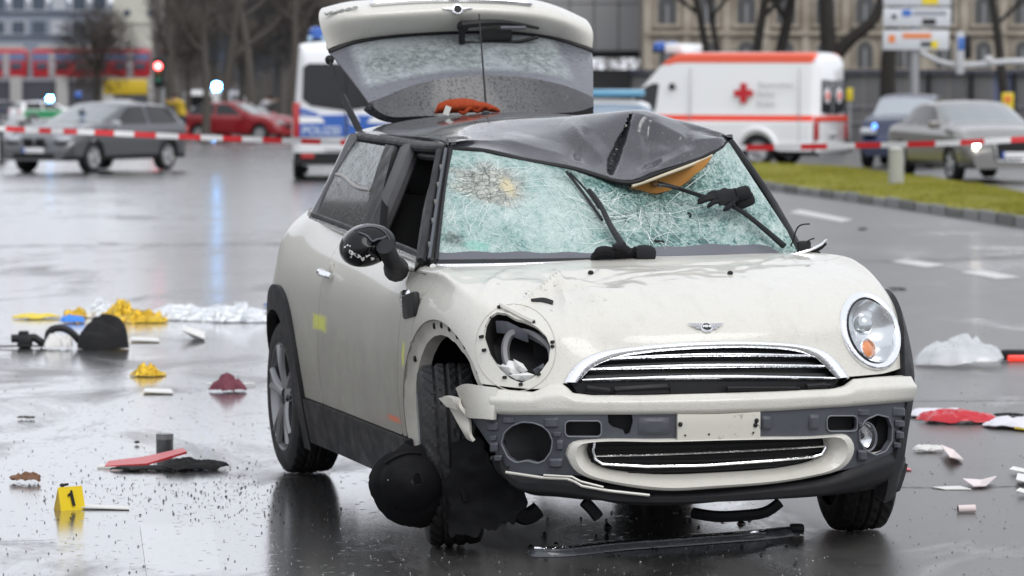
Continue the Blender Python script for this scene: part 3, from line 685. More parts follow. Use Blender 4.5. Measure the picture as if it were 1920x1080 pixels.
V, Fc, _ = strip([(1055, 783), (1120, 782), (1190, 775)], [(1055, 822), (1120, 822), (1190, 818)], 8, 5, -.03); obj('slot_backing', V, Fc, VOID, CAR)
V, Fc, _ = strip([(1540, 772), (1575, 770), (1608, 768)], [(1540, 812), (1575, 812), (1608, 812)], 8, 5, -.03); obj('slot_backing', V, Fc, VOID, CAR)
# lower mouth
A = resample(M_OUT + [M_OUT[0]], 121, True)[:-1]; B = resample(M_IN + [M_IN[0]], 121, True)[:-1]; K = 10; V = []
for i in range(120):
    k = np.argmin(np.linalg.norm(B - A[i], axis=1)) if False else i
    for j in range(K):
        t = j / (K - 1); p = A[i] * (1 - t) + B[k] * t; V.append(S(*p) + SN(*p) * float(np.interp(t, [0, .12, .45, .8, 1], [.004, .024, .030, .004, -.045])))
Fc = grid_faces(120, K, True, True); V, Fc = rim(V, Fc, .01); obj('lower_grille_surround', V, Fc, CREAM, CAR, True, None, 40)
V, Fc, PXs = strip([(1090, 822), (1324, 815), (1565, 812)], [(1095, 905), (1324, 908), (1560, 892)], 30, 8, -.055); obj('lower_grille_mesh', V, Fc, MESHB, CAR)
for k in range(7):
    f = k / 6; L = [(1108, 834 + 9.5 * k), (1324, 829 + 10.5 * k), (1552, 824 + 9 * k)]; 
    if k >= 5: L = [(1150 + 30 * (k - 5), 884 + 8 * (k - 5)), (1324, 880 + 9 * (k - 5)), (1500 - 30 * (k - 5), 872 + 8 * (k - 5))]
    bead(L, .004, TRIM_BLACK, 'mesh_bar', -.04, False)
bead([(1116, 833), (1112, 848), (1116, 864), (1128, 874), (1215, 879), (1324, 877), (1450, 868), (1535, 860), (1552, 854), (1556, 842)], .0045, CHROME, 'chrome_line', -.025, False)
bead([(1114, 859), (1220, 857), (1324, 853), (1450, 847), (1556, 840)], .0032, CHROME, 'chrome_line', -.025, False)
# black lower lip and split cream edge
V, Fc, _ = strip([(940, 850), (958, 884), (1010, 892), (1075, 900), (1120, 914), (1243, 926), (1350, 921), (1470, 908), (1570, 889), (1620, 868), (1660, 852), (1700, 838)],
                 [(948, 900), (975, 928), (1030, 938), (1090, 944), (1159, 947), (1300, 946), (1400, 945), (1500, 942), (1580, 936), (1640, 927), (1682, 912), (1706, 872)], 90, 12,
                 lambda s, t: float(np.interp(t, [0, .15, .6, 1], [.0, .018, .020, -.03]))); V, Fc = rim(V, Fc, .05); obj('bumper_lip', V, Fc, BLACK_PLASTIC, CAR, True, None, 45)
bead([(955, 881), (1020, 891), (1070, 893), (1090, 906), (1140, 915), (1215, 923)], .005, CREAM, 'split_edge_trim', .026, False)
bead([(1022, 886), (1074, 889), (1086, 897), (1130, 908)], .004, CREAM, 'split_edge_trim', .028, False)
# ---- badge : winged roundel with the lettering
bg_ = MB(); nb = SN(1324, 616); ctr = S(1324, 616, .006); ex = S(1334, 616) - S(1314, 616); ex /= np.linalg.norm(ex); ey = np.cross(nb, ex)
def disc(mb, c, r, h, rx=1., n=28, m=0):
    V = [c + nb * h]; 
    for rr_, hh in ((r * .85, h), (r, h * .3), (r, -.006)): V += [c + rr_ * rx * math.cos(2 * math.pi * i / n) * ex + rr_ * math.sin(2 * math.pi * i / n) * ey + nb * hh for i in range(n)]
    Fc = [(0, 1 + i, 1 + (i + 1) % n) for i in range(n)] + [(1 + k * n + i, 1 + (k + 1) * n + i, 1 + (k + 1) * n + (i + 1) % n, 1 + k * n + (i + 1) % n) for k in range(2) for i in range(n)]
    mb.add(V, Fc, m)
disc(bg_, ctr, .0195, .004, 1.12)
for sg in (-1, 1):
    for k, (l, hz, th) in enumerate(((.060, .010, .005), (.050, .003, .005), (.038, -.005, .005))):
        a = ctr + ex * sg * .014 + ey * (hz - .001); b = ctr + ex * sg * l + ey * (hz + .004 * (l / .06))
        bg_.add([a + ey * th, b + ey * .0035, b - ey * .001, a - ey * th * .6, a + ey * th + nb * .003, b + ey * .0035 + nb * .002, b - ey * .001 + nb * .002, a - ey * th * .6 + nb * .003], [(4, 5, 6, 7), (0, 1, 5, 4), (1, 2, 6, 5), (2, 3, 7, 6), (3, 0, 4, 7), (4, 7, 6, 5)])
badge = bg_.build('badge', mat('badge_silver', (.72, .73, .75), .18, metal=1.), CAR)
b2 = MB(); disc(b2, ctr + nb * .003, .0155, .002, 1.12); b2.build('badge_roundel', TRIM_BLACK, badge)
text('badge_lettering', 'MINI', .0135, ctr + nb * .0062, ex, ey, mat('badge_letter', (.8, .8, .8), .3, metal=.6), badge, .0006, .0006, 1.05)
# ---- washer nozzles
for px, py in ((1108, 513), (1369, 514)):
    MB().ball(S(px, py, .004), .010, sc=(1.0, 1.3, .8)).build('washer_nozzle', TRIM_BLACK, CAR)
# ---- left headlight : chrome bezel, bowl, lamp, indicator, clear dome
NL = SN(1632, 622, 12)
def loop_sweep(P, prof, m, name, parent=CAR, nconst=None):
    """prof : (outward in plane, along normal) pairs swept round a closed pixel loop"""
    pts = np.array([S(*p) for p in P]); n = len(pts); cen = pts.mean(0); V = []
    for i in range(n):
        nn = nconst if nconst is not None else SN(*P[i]); t = pts[(i + 1) % n] - pts[i - 1]; t /= np.linalg.norm(t); o = np.cross(t, nn); o /= np.linalg.norm(o)
        if o @ (pts[i] - cen) < 0: o = -o
        for a, b in prof: V.append(pts[i] + o * a + nn * b)
    k = len(prof); Fc = [(i * k + j, ((i + 1) % n) * k + j, ((i + 1) % n) * k + (j + 1) % k, i * k + (j + 1) % k) for i in range(n) for j in range(k)]
    return obj(name, V, Fc, m, parent, True, None, 50)
HLm = ell(1631, 622, 70, 48, .37, .93, 64)
hl = loop_sweep(HLm, [(.010, -.012), (.010, .006), (.004, .013), (-.006, .013), (-.016, .004), (-.016, -.012)], CHROME, 'headlight')
def bowl(P, depth, m, name, parent, n=64, k=9, nn=NL, pw=.5, rim_off=0.0):
    pts = np.array([S(*p) for p in P]); cen = pts.mean(0); V = []
    for j in range(k):
        r_ = 1 - j / (k - 1)
        for i in range(len(pts)): V.append(cen + (pts[i] - cen) * r_ + nn * (rim_off + depth * (1 - r_ ** 2) ** pw))
    return obj(name, V, grid_faces_ring(len(pts), k), m, parent, True)
def grid_faces_ring(n, k): return [(j * n + i, j * n + (i + 1) % n, (j + 1) * n + (i + 1) % n, (j + 1) * n + i) for j in range(k - 1) for i in range(n)]
REFL = mat('headlight_reflector', (.70, .72, .74), .16, metal=.9)
LH = ell(1634, 621, 62, 42, .37, .93, 64)
bowl(LH, -.075, REFL, 'headlight_bowl', hl, pw=.7)
bowl(LH, .030, LENS, 'headlight_lens', hl, pw=.6)
hc = S(1630, 605) - NL * .03
MB().ball(hc, .034, sc=(1, .8, 1)).build('headlight_bulb', mat('projector_glass', (.55, .58, .6), .08, metal=.7), hl)
MB().ball(S(1622, 592) - NL * .02, .014).build('headlight_bulb', mat('bulb_white', (.85, .85, .85), .1), hl)
ic = S(1627, 654) - NL * .004
q3 = np.array(Vector(NL).to_track_quat('Z', 'Y').to_matrix())
MB().lathe([(.036, -.03), (.036, .006), (.032, .010), (.030, .004)], ic, rot=q3).build('indicator_ring', CHROME, hl)
MB().lathe([(.0001, .012), (.016, .010), (.027, .004), (.030, -.004)], ic, rot=q3).build('indicator_lens', AMBER, hl)
loop_sweep(ell(1634, 621, 64, 43, .37, .93, 64), [(.002, -.02), (.002, .004), (-.004, .006), (-.006, -.02)], TRIM_BLACK, 'headlight_gasket', hl, NL)
# ---- right headlight : torn out
NR_ = SN(968, 650, 14)
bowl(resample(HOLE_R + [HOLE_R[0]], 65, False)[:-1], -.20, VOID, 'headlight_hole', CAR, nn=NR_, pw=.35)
loop_sweep(ell(984, 660, 58, 47, .35, .94, 48), [(.006, -.055), (.010, -.035), (.0, -.030), (-.010, -.04), (-.008, -.06)], dark_mat('scuffed_lamp_ring', (.16, .16, .17), .3, 0), 'broken_lamp_ring')
bead([(938, 575), (955, 583), (975, 594), (1000, 606)], .010, CREAM, 'bent_lamp_bracket', .006, False)
V, Fc, _ = strip([(925, 596), (950, 596), (985, 616)], [(918, 612), (945, 612), (984, 626)], 14, 5, lambda s, t: -.02 - .03 * t); V, Fc = rim(V, Fc, .006); obj('torn_lamp_flange', V, Fc, CARRIER, CAR, True, None, 40)
for (px, py, l) in ((904, 632, .015), (909, 657, .014), (1036, 642, .012), (1036, 650, .011), (1010, 702, .013), (977, 721, .012), (947, 708, .013), (938, 577, .018), (1000, 605, .012)):
    P = S(px, py, .004); MB().box(P, (l, .010, l * .8), rot=q3, bev=.002).build('lamp_clip', TRIM_BLACK, CAR)
shard_px = [[(930, 681), (945, 668), (962, 672), (972, 690), (955, 700), (938, 697)], [(958, 668), (975, 676), (985, 690), (974, 695), (962, 684)], [(921, 671), (934, 680), (930, 690)], [(950, 700), (985, 694), (1000, 700), (985, 711), (965, 709)], [(995, 690), (1015, 676), (1020, 688), (1004, 700)]]
for k, P in enumerate(shard_px):
    P = np.array(P); c = P.mean(0); dep = (.035, .028, .02, .018, .02)[k]
    V = [S(*c) - NR_ * (dep - .012)] + [S(*p) - NR_ * (dep + .006 * (i % 2)) for i, p in enumerate(P)]; n = len(P); Fc = [(0, 1 + (i + 1) % n, 1 + i) for i in range(n)]
    V, Fc = rim(V, Fc, .006); obj('lamp_shard', V, Fc, (WHITE_PL, WHITE_PL, REFL, WHITE_PL, CARRIER)[k], CAR, False)
# pale seam round the old lamp opening
bead(ell(967, 652, 82, 75, .2, 1, 40), .0018, BARE, 'lamp_seam', .0005)
# tear in the bonnet skin
V, Fc, _ = strip([(996, 561), (1015, 562), (1038, 566)], [(996, 565), (1015, 567), (1036, 572)], 12, 4, lambda s, t: .004 + .006 * math.sin(3 * s) * (1 - t)); V, Fc = rim(V, Fc, .01); obj('bonnet_tear', V, Fc, VOID, CAR)
# =================================================================== greenhouse
def pxy(rows):
    """rows of (px, py, car-y) -> body points"""
    return np.array([bp(a, b, 1, c) for a, b, c in rows])
WS_B = [(817, 490, 1.10), (900, 489, 1.045), (1000, 488, 1.01), (1126, 486, .99), (1250, 483, .99), (1370, 480, 1.03), (1463, 477, 1.09), (1500, 470, 1.13)]
WS_T = [(842, 278, 1.72), (905, 281, 1.665), (988, 299, 1.62), (1072, 314, 1.59), (1138, 334, 1.57), (1185, 352, 1.555), (1232, 366, 1.53), (1285, 346, 1.57), (1338, 290, 1.635), (1366, 266, 1.72)]
nS, nT = 90, 54
B_ = resample(WS_B, nS); T_ = resample(WS_T, nS, False); V = []
for i in range(nS):
    s = i / (nS - 1)
    for j in range(nT):
        t = j / (nT - 1); p = B_[i] * (1 - t) + T_[i] * t
        yy = p[2] - .045 * math.sin(math.pi * t) * math.sin(math.pi * s) ** .5
        yy += .085 * math.exp(-((p[0] - 1195) / 110) ** 2 - ((p[1] - 385) / 50) ** 2)
        yy += .012 * fnoise(np.array([[p[0] / 60, p[1] / 40]]), 3, 3)[0] * math.sin(math.pi * t) * math.sin(math.pi * s)
        V.append(bp(p[0], p[1], 1, yy))
Fc = grid_faces(nS, nT); V, Fc = rim(V, Fc, .006)
GLASSM = shattered_glass()
ws = obj('windscreen', V, Fc, GLASSM, CAR, True, None, 50)
WSB = BVHTree.FromPolygons([Vector(v) for v in V], Fc)
def W(px, py, off=0.):
    d = BM.T @ ray(px, py); d /= np.linalg.norm(d); h, n, i, ds = WSB.ray_cast(Vector(CAMB), Vector(d))
    if h is None: h = Vector(bp(px, py, 1, 1.15)); n = Vector((0, -.8, .6))
    n = np.array(n); n = n if n @ d < 0 else -n
    return np.array(h) + n * off
CRW = mat('crack_white', (.80, .86, .84), .25); CRD = mat('crack_dark', (.02, .06, .055), .3); g9 = random.Random(19); cw_ = MB(); cd_ = MB()
def crack(mb, x0, y0, ang, ln, r_):
    P = [(x0, y0)]; a = ang
    for i in range(7): a += g9.gauss(0, .22); P.append((P[-1][0] + math.cos(a) * ln / 7, P[-1][1] + math.sin(a) * ln / 7 * .75))
    P = [p for p in P if sd_poly(np.array([p]), WSP)[0] > 4]
    if len(P) > 2: mb.tube(np.array([W(p[0], p[1], .002) for p in P]), r_, 4)
WSP = np.array([(822, 484), (846, 286), (905, 290), (988, 308), (1072, 323), (1138, 343), (1185, 362), (1232, 374), (1285, 352), (1338, 298), (1362, 278), (1492, 468), (1370, 472), (1126, 478)])
for k in range(64): a = g9.random() * 6.28; r0 = 15 + 120 * g9.random() ** 1.4; crack(cw_, 1185 + r0 * math.cos(a), 395 + r0 * .6 * math.sin(a), a + g9.choice((0, 1.57, 1.57)) + g9.gauss(0, .35), g9.uniform(30, 130), .0009)
for k in range(26): a = g9.random() * 6.28; r0 = g9.uniform(10, 60); crack(cd_, 1180 + r0 * math.cos(a), 385 + r0 * .6 * math.sin(a), a + 1.57 + g9.gauss(0, .3), g9.uniform(25, 70), .0008)
for k in range(34): a = g9.random() * 6.28; crack(cw_, 925 + 45 * math.cos(a), 350 + 30 * math.sin(a), a + g9.gauss(0, .3), g9.uniform(20, 90), .0008)
for k in range(12): a = g9.random() * 6.28; r0 = g9.uniform(10, 60); crack(cw_, 855 + r0 * math.cos(a), 449 + r0 * .7 * math.sin(a), a + g9.gauss(0, .6), g9.uniform(20, 80), .0008)
for k in range(20): a = g9.random() * 6.28; r0 = g9.uniform(2, 42); crack(cd_, 918 + r0 * math.cos(a), 345 + r0 * .8 * math.sin(a), g9.random() * 6.28, g9.uniform(12, 32), .0007)
for mb_, mm_ in ((cw_, CRW), (cd_, CRD)): o_ = mb_.build('glass_cracks', mm_, ws); o_['kind'] = 'stuff'
# sooty ceramic band along the bottom of the glass, cowl panel and chrome finisher
def tubex(name, rows, rad, m, parent=CAR, n=8, num=40, raw=False):
    P = np.array(rows, float) if raw else pxy(rows); return MB().tube(resample(P, num), rad, n).build(name, m, parent)
BAND = dark_mat('grey_glass_band', (.10, .105, .12), .4, 0)
lo = [(818, 488), (1000, 486), (1126, 484), (1250, 481), (1370, 478), (1462, 475)]; hi = [(822, 474), (1000, 474), (1126, 474), (1230, 466), (1330, 460), (1440, 462)]
A = resample(hi, 50); Bq = resample(lo, 50); V = []
for i in range(50):
    for j in range(4):
        t = j / 3; p = A[i] * (1 - t) + Bq[i] * t; V.append(W(p[0], p[1] + (1.5 * math.sin(i * .9) if j == 0 else 0), .003))
V, Fc = rim(V, grid_faces(50, 4, flip=True), .003); obj('glass_band', V, Fc, BAND, ws)
cw = []; A = resample([(815, 488, 1.09), (1000, 486, 1.0), (1250, 481, .98), (1465, 476, 1.08)], 40); Bq = resample([(812, 502, 1.05), (1000, 497, .965), (1250, 492, .945), (1480, 484, 1.05)], 40)
for i in range(40):
    for j in range(4): t = j / 3; p = A[i] * (1 - t) + Bq[i] * t; cw.append(bp(*p[:2], 1, p[2]))
V, Fc = rim(cw, grid_faces(40, 4, flip=True), .02); obj('cowl_panel', V, Fc, TRIM_BLACK, CAR)
ch = pxy([(813, 499, 1.045), (900, 498, .99), (1000, 496, .955), (1126, 493.5, .935), (1250, 491, .93), (1370, 488, .965), (1440, 485, 1.0), (1490, 477, 1.03), (1525, 466, 1.03), (1542, 457, 1.02), (1550, 449, 1.01)])
MB().tube(resample(ch, 60), np.r_[np.full(54, .0075), np.linspace(.0075, .004, 6)], 8).build('cowl_finisher', CHROME, CAR)
ch2 = ch + np.array([0, .012, -.012]); MB().tube(resample(ch2, 60), .0085, 8).build('cowl_seal', TRIM_BLACK, CAR)
for rows in ([(1483, 462, 1.1), (1490, 440, 1.08), (1498, 424, 1.06), (1518, 420, 1.03)], [(1505, 463, 1.05), (1512, 455, 1.04), (1518, 450, 1.03), (1527, 447, 1.02)]): tubex('snapped_wire', rows, .0028, TRIM_BLACK, n=6, num=14)
m_ = MB(); m_.box(bp(1507, 463, 1, 1.05), (.05, .03, .045), bev=.008); m_.box(bp(1495, 479, 1, 1.06), (.10, .05, .02), bev=.006); m_.build('broken_hinge_stub', TRIM_BLACK, CAR)

# ---- roof skin, folded down over the driver's side
def roofrow(rows, n): return resample(pxy(rows), n, True)
nR = 150
front = [(840, 276, 1.72), (905, 279, 1.655), (988, 297, 1.61), (1072, 312, 1.575), (1138, 331, 1.55), (1162, 337, 1.54), (1182, 338, 1.535), (1222, 325, 1.55), (1280, 306, 1.59), (1338, 281, 1.65), (1366, 266, 1.73)]
lowm = [(840, 273, 1.725), (905, 273, 1.70), (988, 283, 1.67), (1072, 291, 1.66), (1138, 298, 1.66), (1172, 300, 1.66), (1190, 300, 1.655), (1222, 294, 1.65), (1280, 279, 1.67), (1338, 263, 1.70), (1365, 262, 1.74)]
mid = [(838, 268, 1.735), (905, 264, 1.735), (988, 264, 1.74), (1060, 256, 1.77), (1120, 243, 1.79), (1170, 232, 1.80), (1184, 230, 1.80), (1225, 236, 1.79), (1290, 244, 1.77), (1335, 254, 1.76), (1364, 259, 1.755)]
ridge = [(836, 264, 1.76), (900, 255, 1.82), (988, 240, 1.90), (1060, 224, 1.94), (1110, 215, 1.95), (1160, 210, 1.93), (1182, 209, 1.92), (1225, 217, 1.90), (1285, 231, 1.87), (1330, 244, 1.82), (1363, 258, 1.79)]
def flat(yv, xl, xr, zl, zr, crown, n):
    s = np.linspace(0, 1, n); xx = xl + (xr - xl) * s; zz = zl + (zr - zl) * s + crown * (1 - (2 * s - 1) ** 2) ** .8
    return np.stack([xx, np.full(n, yv) + .0 * s, zz], 1)
rl = lambda yv: bp(np.interp(yv, [1.76, 3.30], [836, 667]), np.interp(yv, [1.76, 3.30], [264, 250]), 1, yv)
def row_body(yv, xr, zr, crown):
    a = rl(yv); return flat(yv, a[0], xr, a[2] + .006, zr, crown, nR)
rows = [roofrow(front, nR), roofrow(lowm, nR), roofrow(mid, nR), roofrow(ridge, nR), row_body(2.15, .56, 1.35, .085), row_body(2.55, .565, 1.36, .088), row_body(3.0, .565, 1.36, .080), row_body(3.36, .55, 1.345, .062), row_body(3.46, .54, 1.325, .05)]
RW = np.array(rows); tk = np.array([0, .09, .24, .42, .56, .68, .82, .95, 1.])
nt = 130; V = np.transpose(nspline(tk, RW, np.linspace(0, 1, nt)), (1, 0, 2))             # nR x nt
# crease torn open below the ridge, plus small ripples
Vf = V.reshape(-1, 3); P2 = bproj(Vf)
cl = np.array([(1183, 216), (1176, 240), (1163, 270), (1152, 296), (1146, 322)]); wd = np.interp(P2[:, 1], [216, 240, 300, 325], [1.5, 6, 10, 6]) * (1 + .22 * fnoise(P2[:, 1:2] / 22. + [3.], 4, 2))
cx_ = np.interp(P2[:, 1], cl[:, 1], cl[:, 0]); g = np.clip(1 - np.abs(P2[:, 0] - cx_) / wd, 0, 1) * ((P2[:, 1] > 214) & (P2[:, 1] < 326)) * (Vf[:, 1] < 1.95)
Vf[:, 1] += .05 * g ** .7; Vf[:, 2] -= .015 * g
r1 = np.exp(-((P2[:, 0] - 1100) / 16) ** 2 - ((P2[:, 1] - 282) / 22) ** 2) * (Vf[:, 1] < 1.9); Vf[:, 1] += .020 * r1
r2 = np.exp(-((P2[:, 0] - 1265) / 55) ** 2 - ((P2[:, 1] - 283) / 9) ** 2) * (Vf[:, 1] < 1.9); Vf[:, 1] -= .012 * r2
Vf[:, 2] += .0045 * fnoise(Vf * [5, 4, 4], 9, 3) * np.clip((2.6 - Vf[:, 1]) / .8, .15, 1)
def kink(ax, ay, bx, by, h, w):                                                          # sharp-edged crease between two points of the photograph
    a_, b_ = np.array([ax, ay]), np.array([bx, by]); ab = b_ - a_; u = ((P2 - a_) @ ab) / (ab @ ab); dist = np.abs((P2 - a_) @ np.array([-ab[1], ab[0]])) / np.linalg.norm(ab)
    m_ = np.clip(1 - dist / w, 0, 1) * np.clip(np.minimum(u, 1 - u) * 5 + .2, 0, 1) * ((u > 0) & (u < 1)) * (Vf[:, 1] < 2.1); Vf[:, 1] -= h * m_; Vf[:, 2] += h * .35 * m_
kink(1184, 212, 1290, 268, .030, 26); kink(1290, 268, 1362, 258, .022, 20); kink(1060, 226, 1130, 300, .020, 24); kink(940, 262, 1062, 292, .014, 22); kink(1196, 330, 1300, 282, .016, 14); kink(1215, 225, 1225, 318, -.018, 18); kink(1100, 240, 1082, 300, -.016, 16)
V, Fc = rim(Vf, grid_faces(nR, nt, flip=False), .016)
roof = obj('roof', V, Fc, BLACK_PAINT, CAR, True, None, 60)
roof['label'] = 'black roof skin buckled and folded down towards the windscreen'
RB = BVHTree.FromPolygons([Vector(v) for v in V], Fc)
def RF(px, py, off=0.):
    d = BM.T @ ray(px, py); d /= np.linalg.norm(d); h, n, i, ds = RB.ray_cast(Vector(CAMB), Vector(d))
    if h is None: h, n, i, ds = RB.find_nearest(Vector(bp(px, py, 1, 2.6)))
    n = np.array(n); n = n if n @ d < 0 else -n; return np.array(h) + n * off
# edge seal along the folded front, crumbs of glass in it, pale under-edge and tan headliner
fr = pxy([(a, b + 4, c + .005) for a, b, c in front]); MB().tube(resample(fr, 90), .010, 8).build('roof_edge_seal', TRIM_BLACK, CAR)
pe = pxy([(1185, 349, 1.535), (1215, 339, 1.545), (1250, 326, 1.56), (1290, 311, 1.59), (1335, 291, 1.64)]); MB().tube(resample(pe, 40), .006, 6).build('pale_headliner_edge', mat('headliner_edge', (.55, .49, .36), .8), CAR)
TANP = [(1176, 352), (1240, 331), (1300, 310), (1338, 291), (1322, 312), (1296, 336), (1270, 354), (1232, 363), (1200, 361)]
def sheet(name, outline, depth, m, parent=CAR, t=.006, step=5, sharp=40, back=True, axis=1):
    """irregular sheet filling a pixel outline; depth(px, py) gives the car-y (or x) at each point"""
    O = np.array(outline, float); x0, y0 = O.min(0) - step; x1, y1 = O.max(0) + step; nx, ny = int((x1 - x0) / step) + 2, int((y1 - y0) / step) + 2
    PX = np.array([(x0 + i * step, y0 + j * step) for i in range(nx) for j in range(ny)])
    V = [bp(p[0], p[1], axis, depth(*p)) for p in PX]; V, Fc = clip(V, grid_faces(nx, ny, flip=True), sd_poly(PX, O)); V, Fc = rim(V, Fc, t, back)
    return obj(name, V, Fc, m, parent, True, None, sharp)
sheet('headliner', TANP, lambda px, py: 1.60 + .03 * (py - 330) / 30 * 0 + .02 * math.sin((px - 1180) / 40), TAN, t=.01, step=4)
MB().ball(bp(1228, 345, 1, 1.605), .014, sc=(1, .5, .8)).build('headliner_clip', mat('brown_clip', (.20, .09, .04), .6), CAR)
gs_ = MB()
for k in range(46):
    s = rng.random(); px = 1190 + 150 * s; py = 345 - 55 * s ** .9 - rng.random() * 4; gs_.ball(bp(px, py, 1, 1.56 + .08 * s), .003 + .004 * rng.random(), nu=6, nv=4, sc=(1, .7, .8))
gc = gs_.build('glass_crumbs', mat('crumb_glass', (.62, .68, .66), .15), CAR, False); gc['kind'] = 'stuff'

PCLIP = mat('pale_clip', (.16, .16, .155), .6)
# ---- pillars, rails, side glass (both sides from the same measured side)
def quad_bar(name, rows_a, rows_b, t, m, n=24, parent=CAR):
    """ribbon between two body polylines, thickened"""
    A = resample(rows_a, n); Bq = resample(rows_b, n); V = [A[i] * (1 - k) + Bq[i] * k for i in range(n) for k in (0, .5, 1)]
    V, Fc = rim(V, grid_faces(n, 3), t, True); return obj(name, V, Fc, m, parent, True, None, 40)
AP0 = pxy([(788, 489, 1.06), (800, 420, 1.26), (812, 345, 1.50), (824, 284, 1.70)]); AP1 = pxy([(817, 489, 1.09), (824, 420, 1.30), (834, 345, 1.53), (845, 277, 1.72)])
quad_bar('windscreen_pillar', AP1, AP0, .05, TRIM_BLACK)
MB().tube(resample(AP0, 24), .013, 8).build('pillar_seal', BLACK_PLASTIC, CAR); MB().tube(resample(AP1 + [0, -.004, 0], 24), .008, 8).build('pillar_seal', BLACK_PLASTIC, CAR)
apm = (AP0 + AP1) / 2 + np.array([0, -.012, .004]); MB().tube(resample(apm, 24), .006, 6).build('pillar_bead', CARRIER, CAR)
for f in (.12, .33, .5, .66, .82): c_ = resample(apm, 101)[int(f * 100)]; MB().box(c_ + [-.006, -.004, 0], (.010, .010, .030), bev=.003).build('pillar_clip', PCLIP, CAR)
BL0 = pxy([(1463, 476, 1.09), (1445, 400, 1.32), (1405, 330, 1.55), (1367, 268, 1.72)]); BL1 = pxy([(1500, 469, 1.15), (1468, 410, 1.33), (1428, 350, 1.54), (1371, 266, 1.75)])
ap = MB(); ap.tube(resample(pxy([(1499, 470, 1.14), (1468, 415, 1.32), (1430, 352, 1.54), (1369, 267, 1.73)]), 24), .017, 10); ap.build('windscreen_pillar', TRIM_BLACK, CAR)
# right side : glass area measured on the flank, then mirrored for the far side
xb = lambda yv: -.735 + .03 * max(0, yv - 2.6)
RQ = dict(rb=bp(590, 409, 0, -.700), fb=bp(706, 452, 0, -.722), ft=bp(737, 273, 0, -.525), rt=bp(669, 262, 0, -.495))
def lerp4(q, s, t): return (q['rb'] * (1 - s) + q['fb'] * s) * (1 - t) + (q['rt'] * (1 - s) + q['ft'] * s) * t
def side_panel(name, q, s0, s1, t0, t1, m, sg, bulge=.015, n=10, th=.006, parent=CAR):
    V = []
    for i in range(n):
        for j in range(n):
            s = s0 + (s1 - s0) * i / (n - 1); t = t0 + (t1 - t0) * j / (n - 1); P = lerp4(q, s, t).copy(); P[0] -= bulge * math.sin(math.pi * t)
            if sg > 0: P[0] = -P[0] + .03 * t
            V.append(P)
    V, Fc = rim(V, grid_faces(n, n, flip=sg > 0), th); return obj(name, V, Fc, m, parent, True, None, 50)
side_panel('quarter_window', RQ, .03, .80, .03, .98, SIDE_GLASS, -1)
side_panel('window_seal', RQ, -.03, .03, 0, 1, TRIM_BLACK, -1, th=.02, n=8); side_panel('door_pillar', RQ, .80, 1.03, 0, 1., TRIM_BLACK, -1, th=.03, n=8)
# wet line and mist inside the quarter window
qs = np.array([lerp4(RQ, s, .56 - .10 * s + .02 * math.sin(9 * s)) + [-.017, 0, 0] for s in np.linspace(.05, .78, 20)]); MB().tube(qs, .008, 6).build('condensation_line', mat('mist_line', (.34, .33, .32), .7), CAR)
ip = MB(); ip.tube(resample([bp(712, 425, 0, -.66), bp(745, 345, 0, -.58), bp(768, 285, 0, -.50)], 20), [.040] * 20, 10); ip.build('inner_pillar_trim', INT_GREY, CAR)
# roof rail / drip gutter
ra = pxy([(664, 257, 3.28), (700, 263, 2.9), (760, 272, 2.35), (815, 279, 1.86), (838, 279, 1.73)]); MB().tube(resample(ra, 40), [.017] * 40, 10).build('roof_rail', BLACK_PLASTIC, CAR)
rb_ = ra + [.015, 0, -.032]; MB().tube(resample(rb_, 40), .016, 8).build('roof_rail', TRIM_BLACK, CAR)
rc = ra + [.025, 0, .012]; MB().tube(resample(rc, 40), .013, 8).build('drip_channel', BLACK_PAINT, CAR)
rr_ = np.array([(.555, 3.3, 1.345), (.58, 2.4, 1.35), (.59, 1.8, 1.335)]); MB().tube(resample(rr_, 20), .022, 8).build('roof_rail', BLACK_PLASTIC, CAR)
# far side : pillar and rear glass
FQ = {k: v * [-1, 1, 1] for k, v in RQ.items()}
for k in FQ: FQ[k][0] += .03
def far_panel(name, s0, s1, m, th=.008):
    V = []
    for i in range(8):
        for j in range(8): P = (FQ['rb'] * (1 - (s0 + (s1 - s0) * i / 7)) + FQ['fb'] * (s0 + (s1 - s0) * i / 7)) * (1 - j / 7) + (FQ['rt'] * (1 - (s0 + (s1 - s0) * i / 7)) + FQ['ft'] * (s0 + (s1 - s0) * i / 7)) * (j / 7); V.append(P)
    V, Fc = rim(V, grid_faces(8, 8, flip=True), th); return obj(name, V, Fc, m, CAR)
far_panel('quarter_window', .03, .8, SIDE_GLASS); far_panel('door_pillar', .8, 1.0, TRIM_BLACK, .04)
# belt finisher, chrome, both sides
bl = np.array([S(812, 501) * 0 + bp(812, 501, 0, -.712), bp(775, 482, 0, -.722), bp(705, 456, 0, -.735), bp(640, 431, 0, -.728), bp(586, 411, 0, -.706)])
MB().tube(resample(bl, 50), .013, 8).build('belt_finisher', CHROME, CAR); MB().tube(resample(bl + [.004, 0, .017], 50), .012, 8).build('belt_seal', TRIM_BLACK, CAR)
MB().tube(resample(bl * [-1, 1, 1] + [.0, 0, 0], 50), .012, 8).build('belt_finisher', TRIM_BLACK, CAR)
# C pillar / rear corner post (dark glass) and tail frame
MB().tube(resample([RQ['rb'] + [.02, .03, -.02], (RQ['rb'] + RQ['rt']) / 2 + [.03, .05, 0], RQ['rt'] + [.02, .06, 0]], 14), .045, 10).build('rear_pillar', BLACK_PAINT, CAR)
MB().tube(resample([FQ['rb'] + [-.02, .03, -.02], (FQ['rb'] + FQ['rt']) / 2 + [-.03, .05, 0], FQ['rt'] + [-.02, .06, 0]], 14), .045, 10).build('rear_pillar', BLACK_PAINT, CAR)

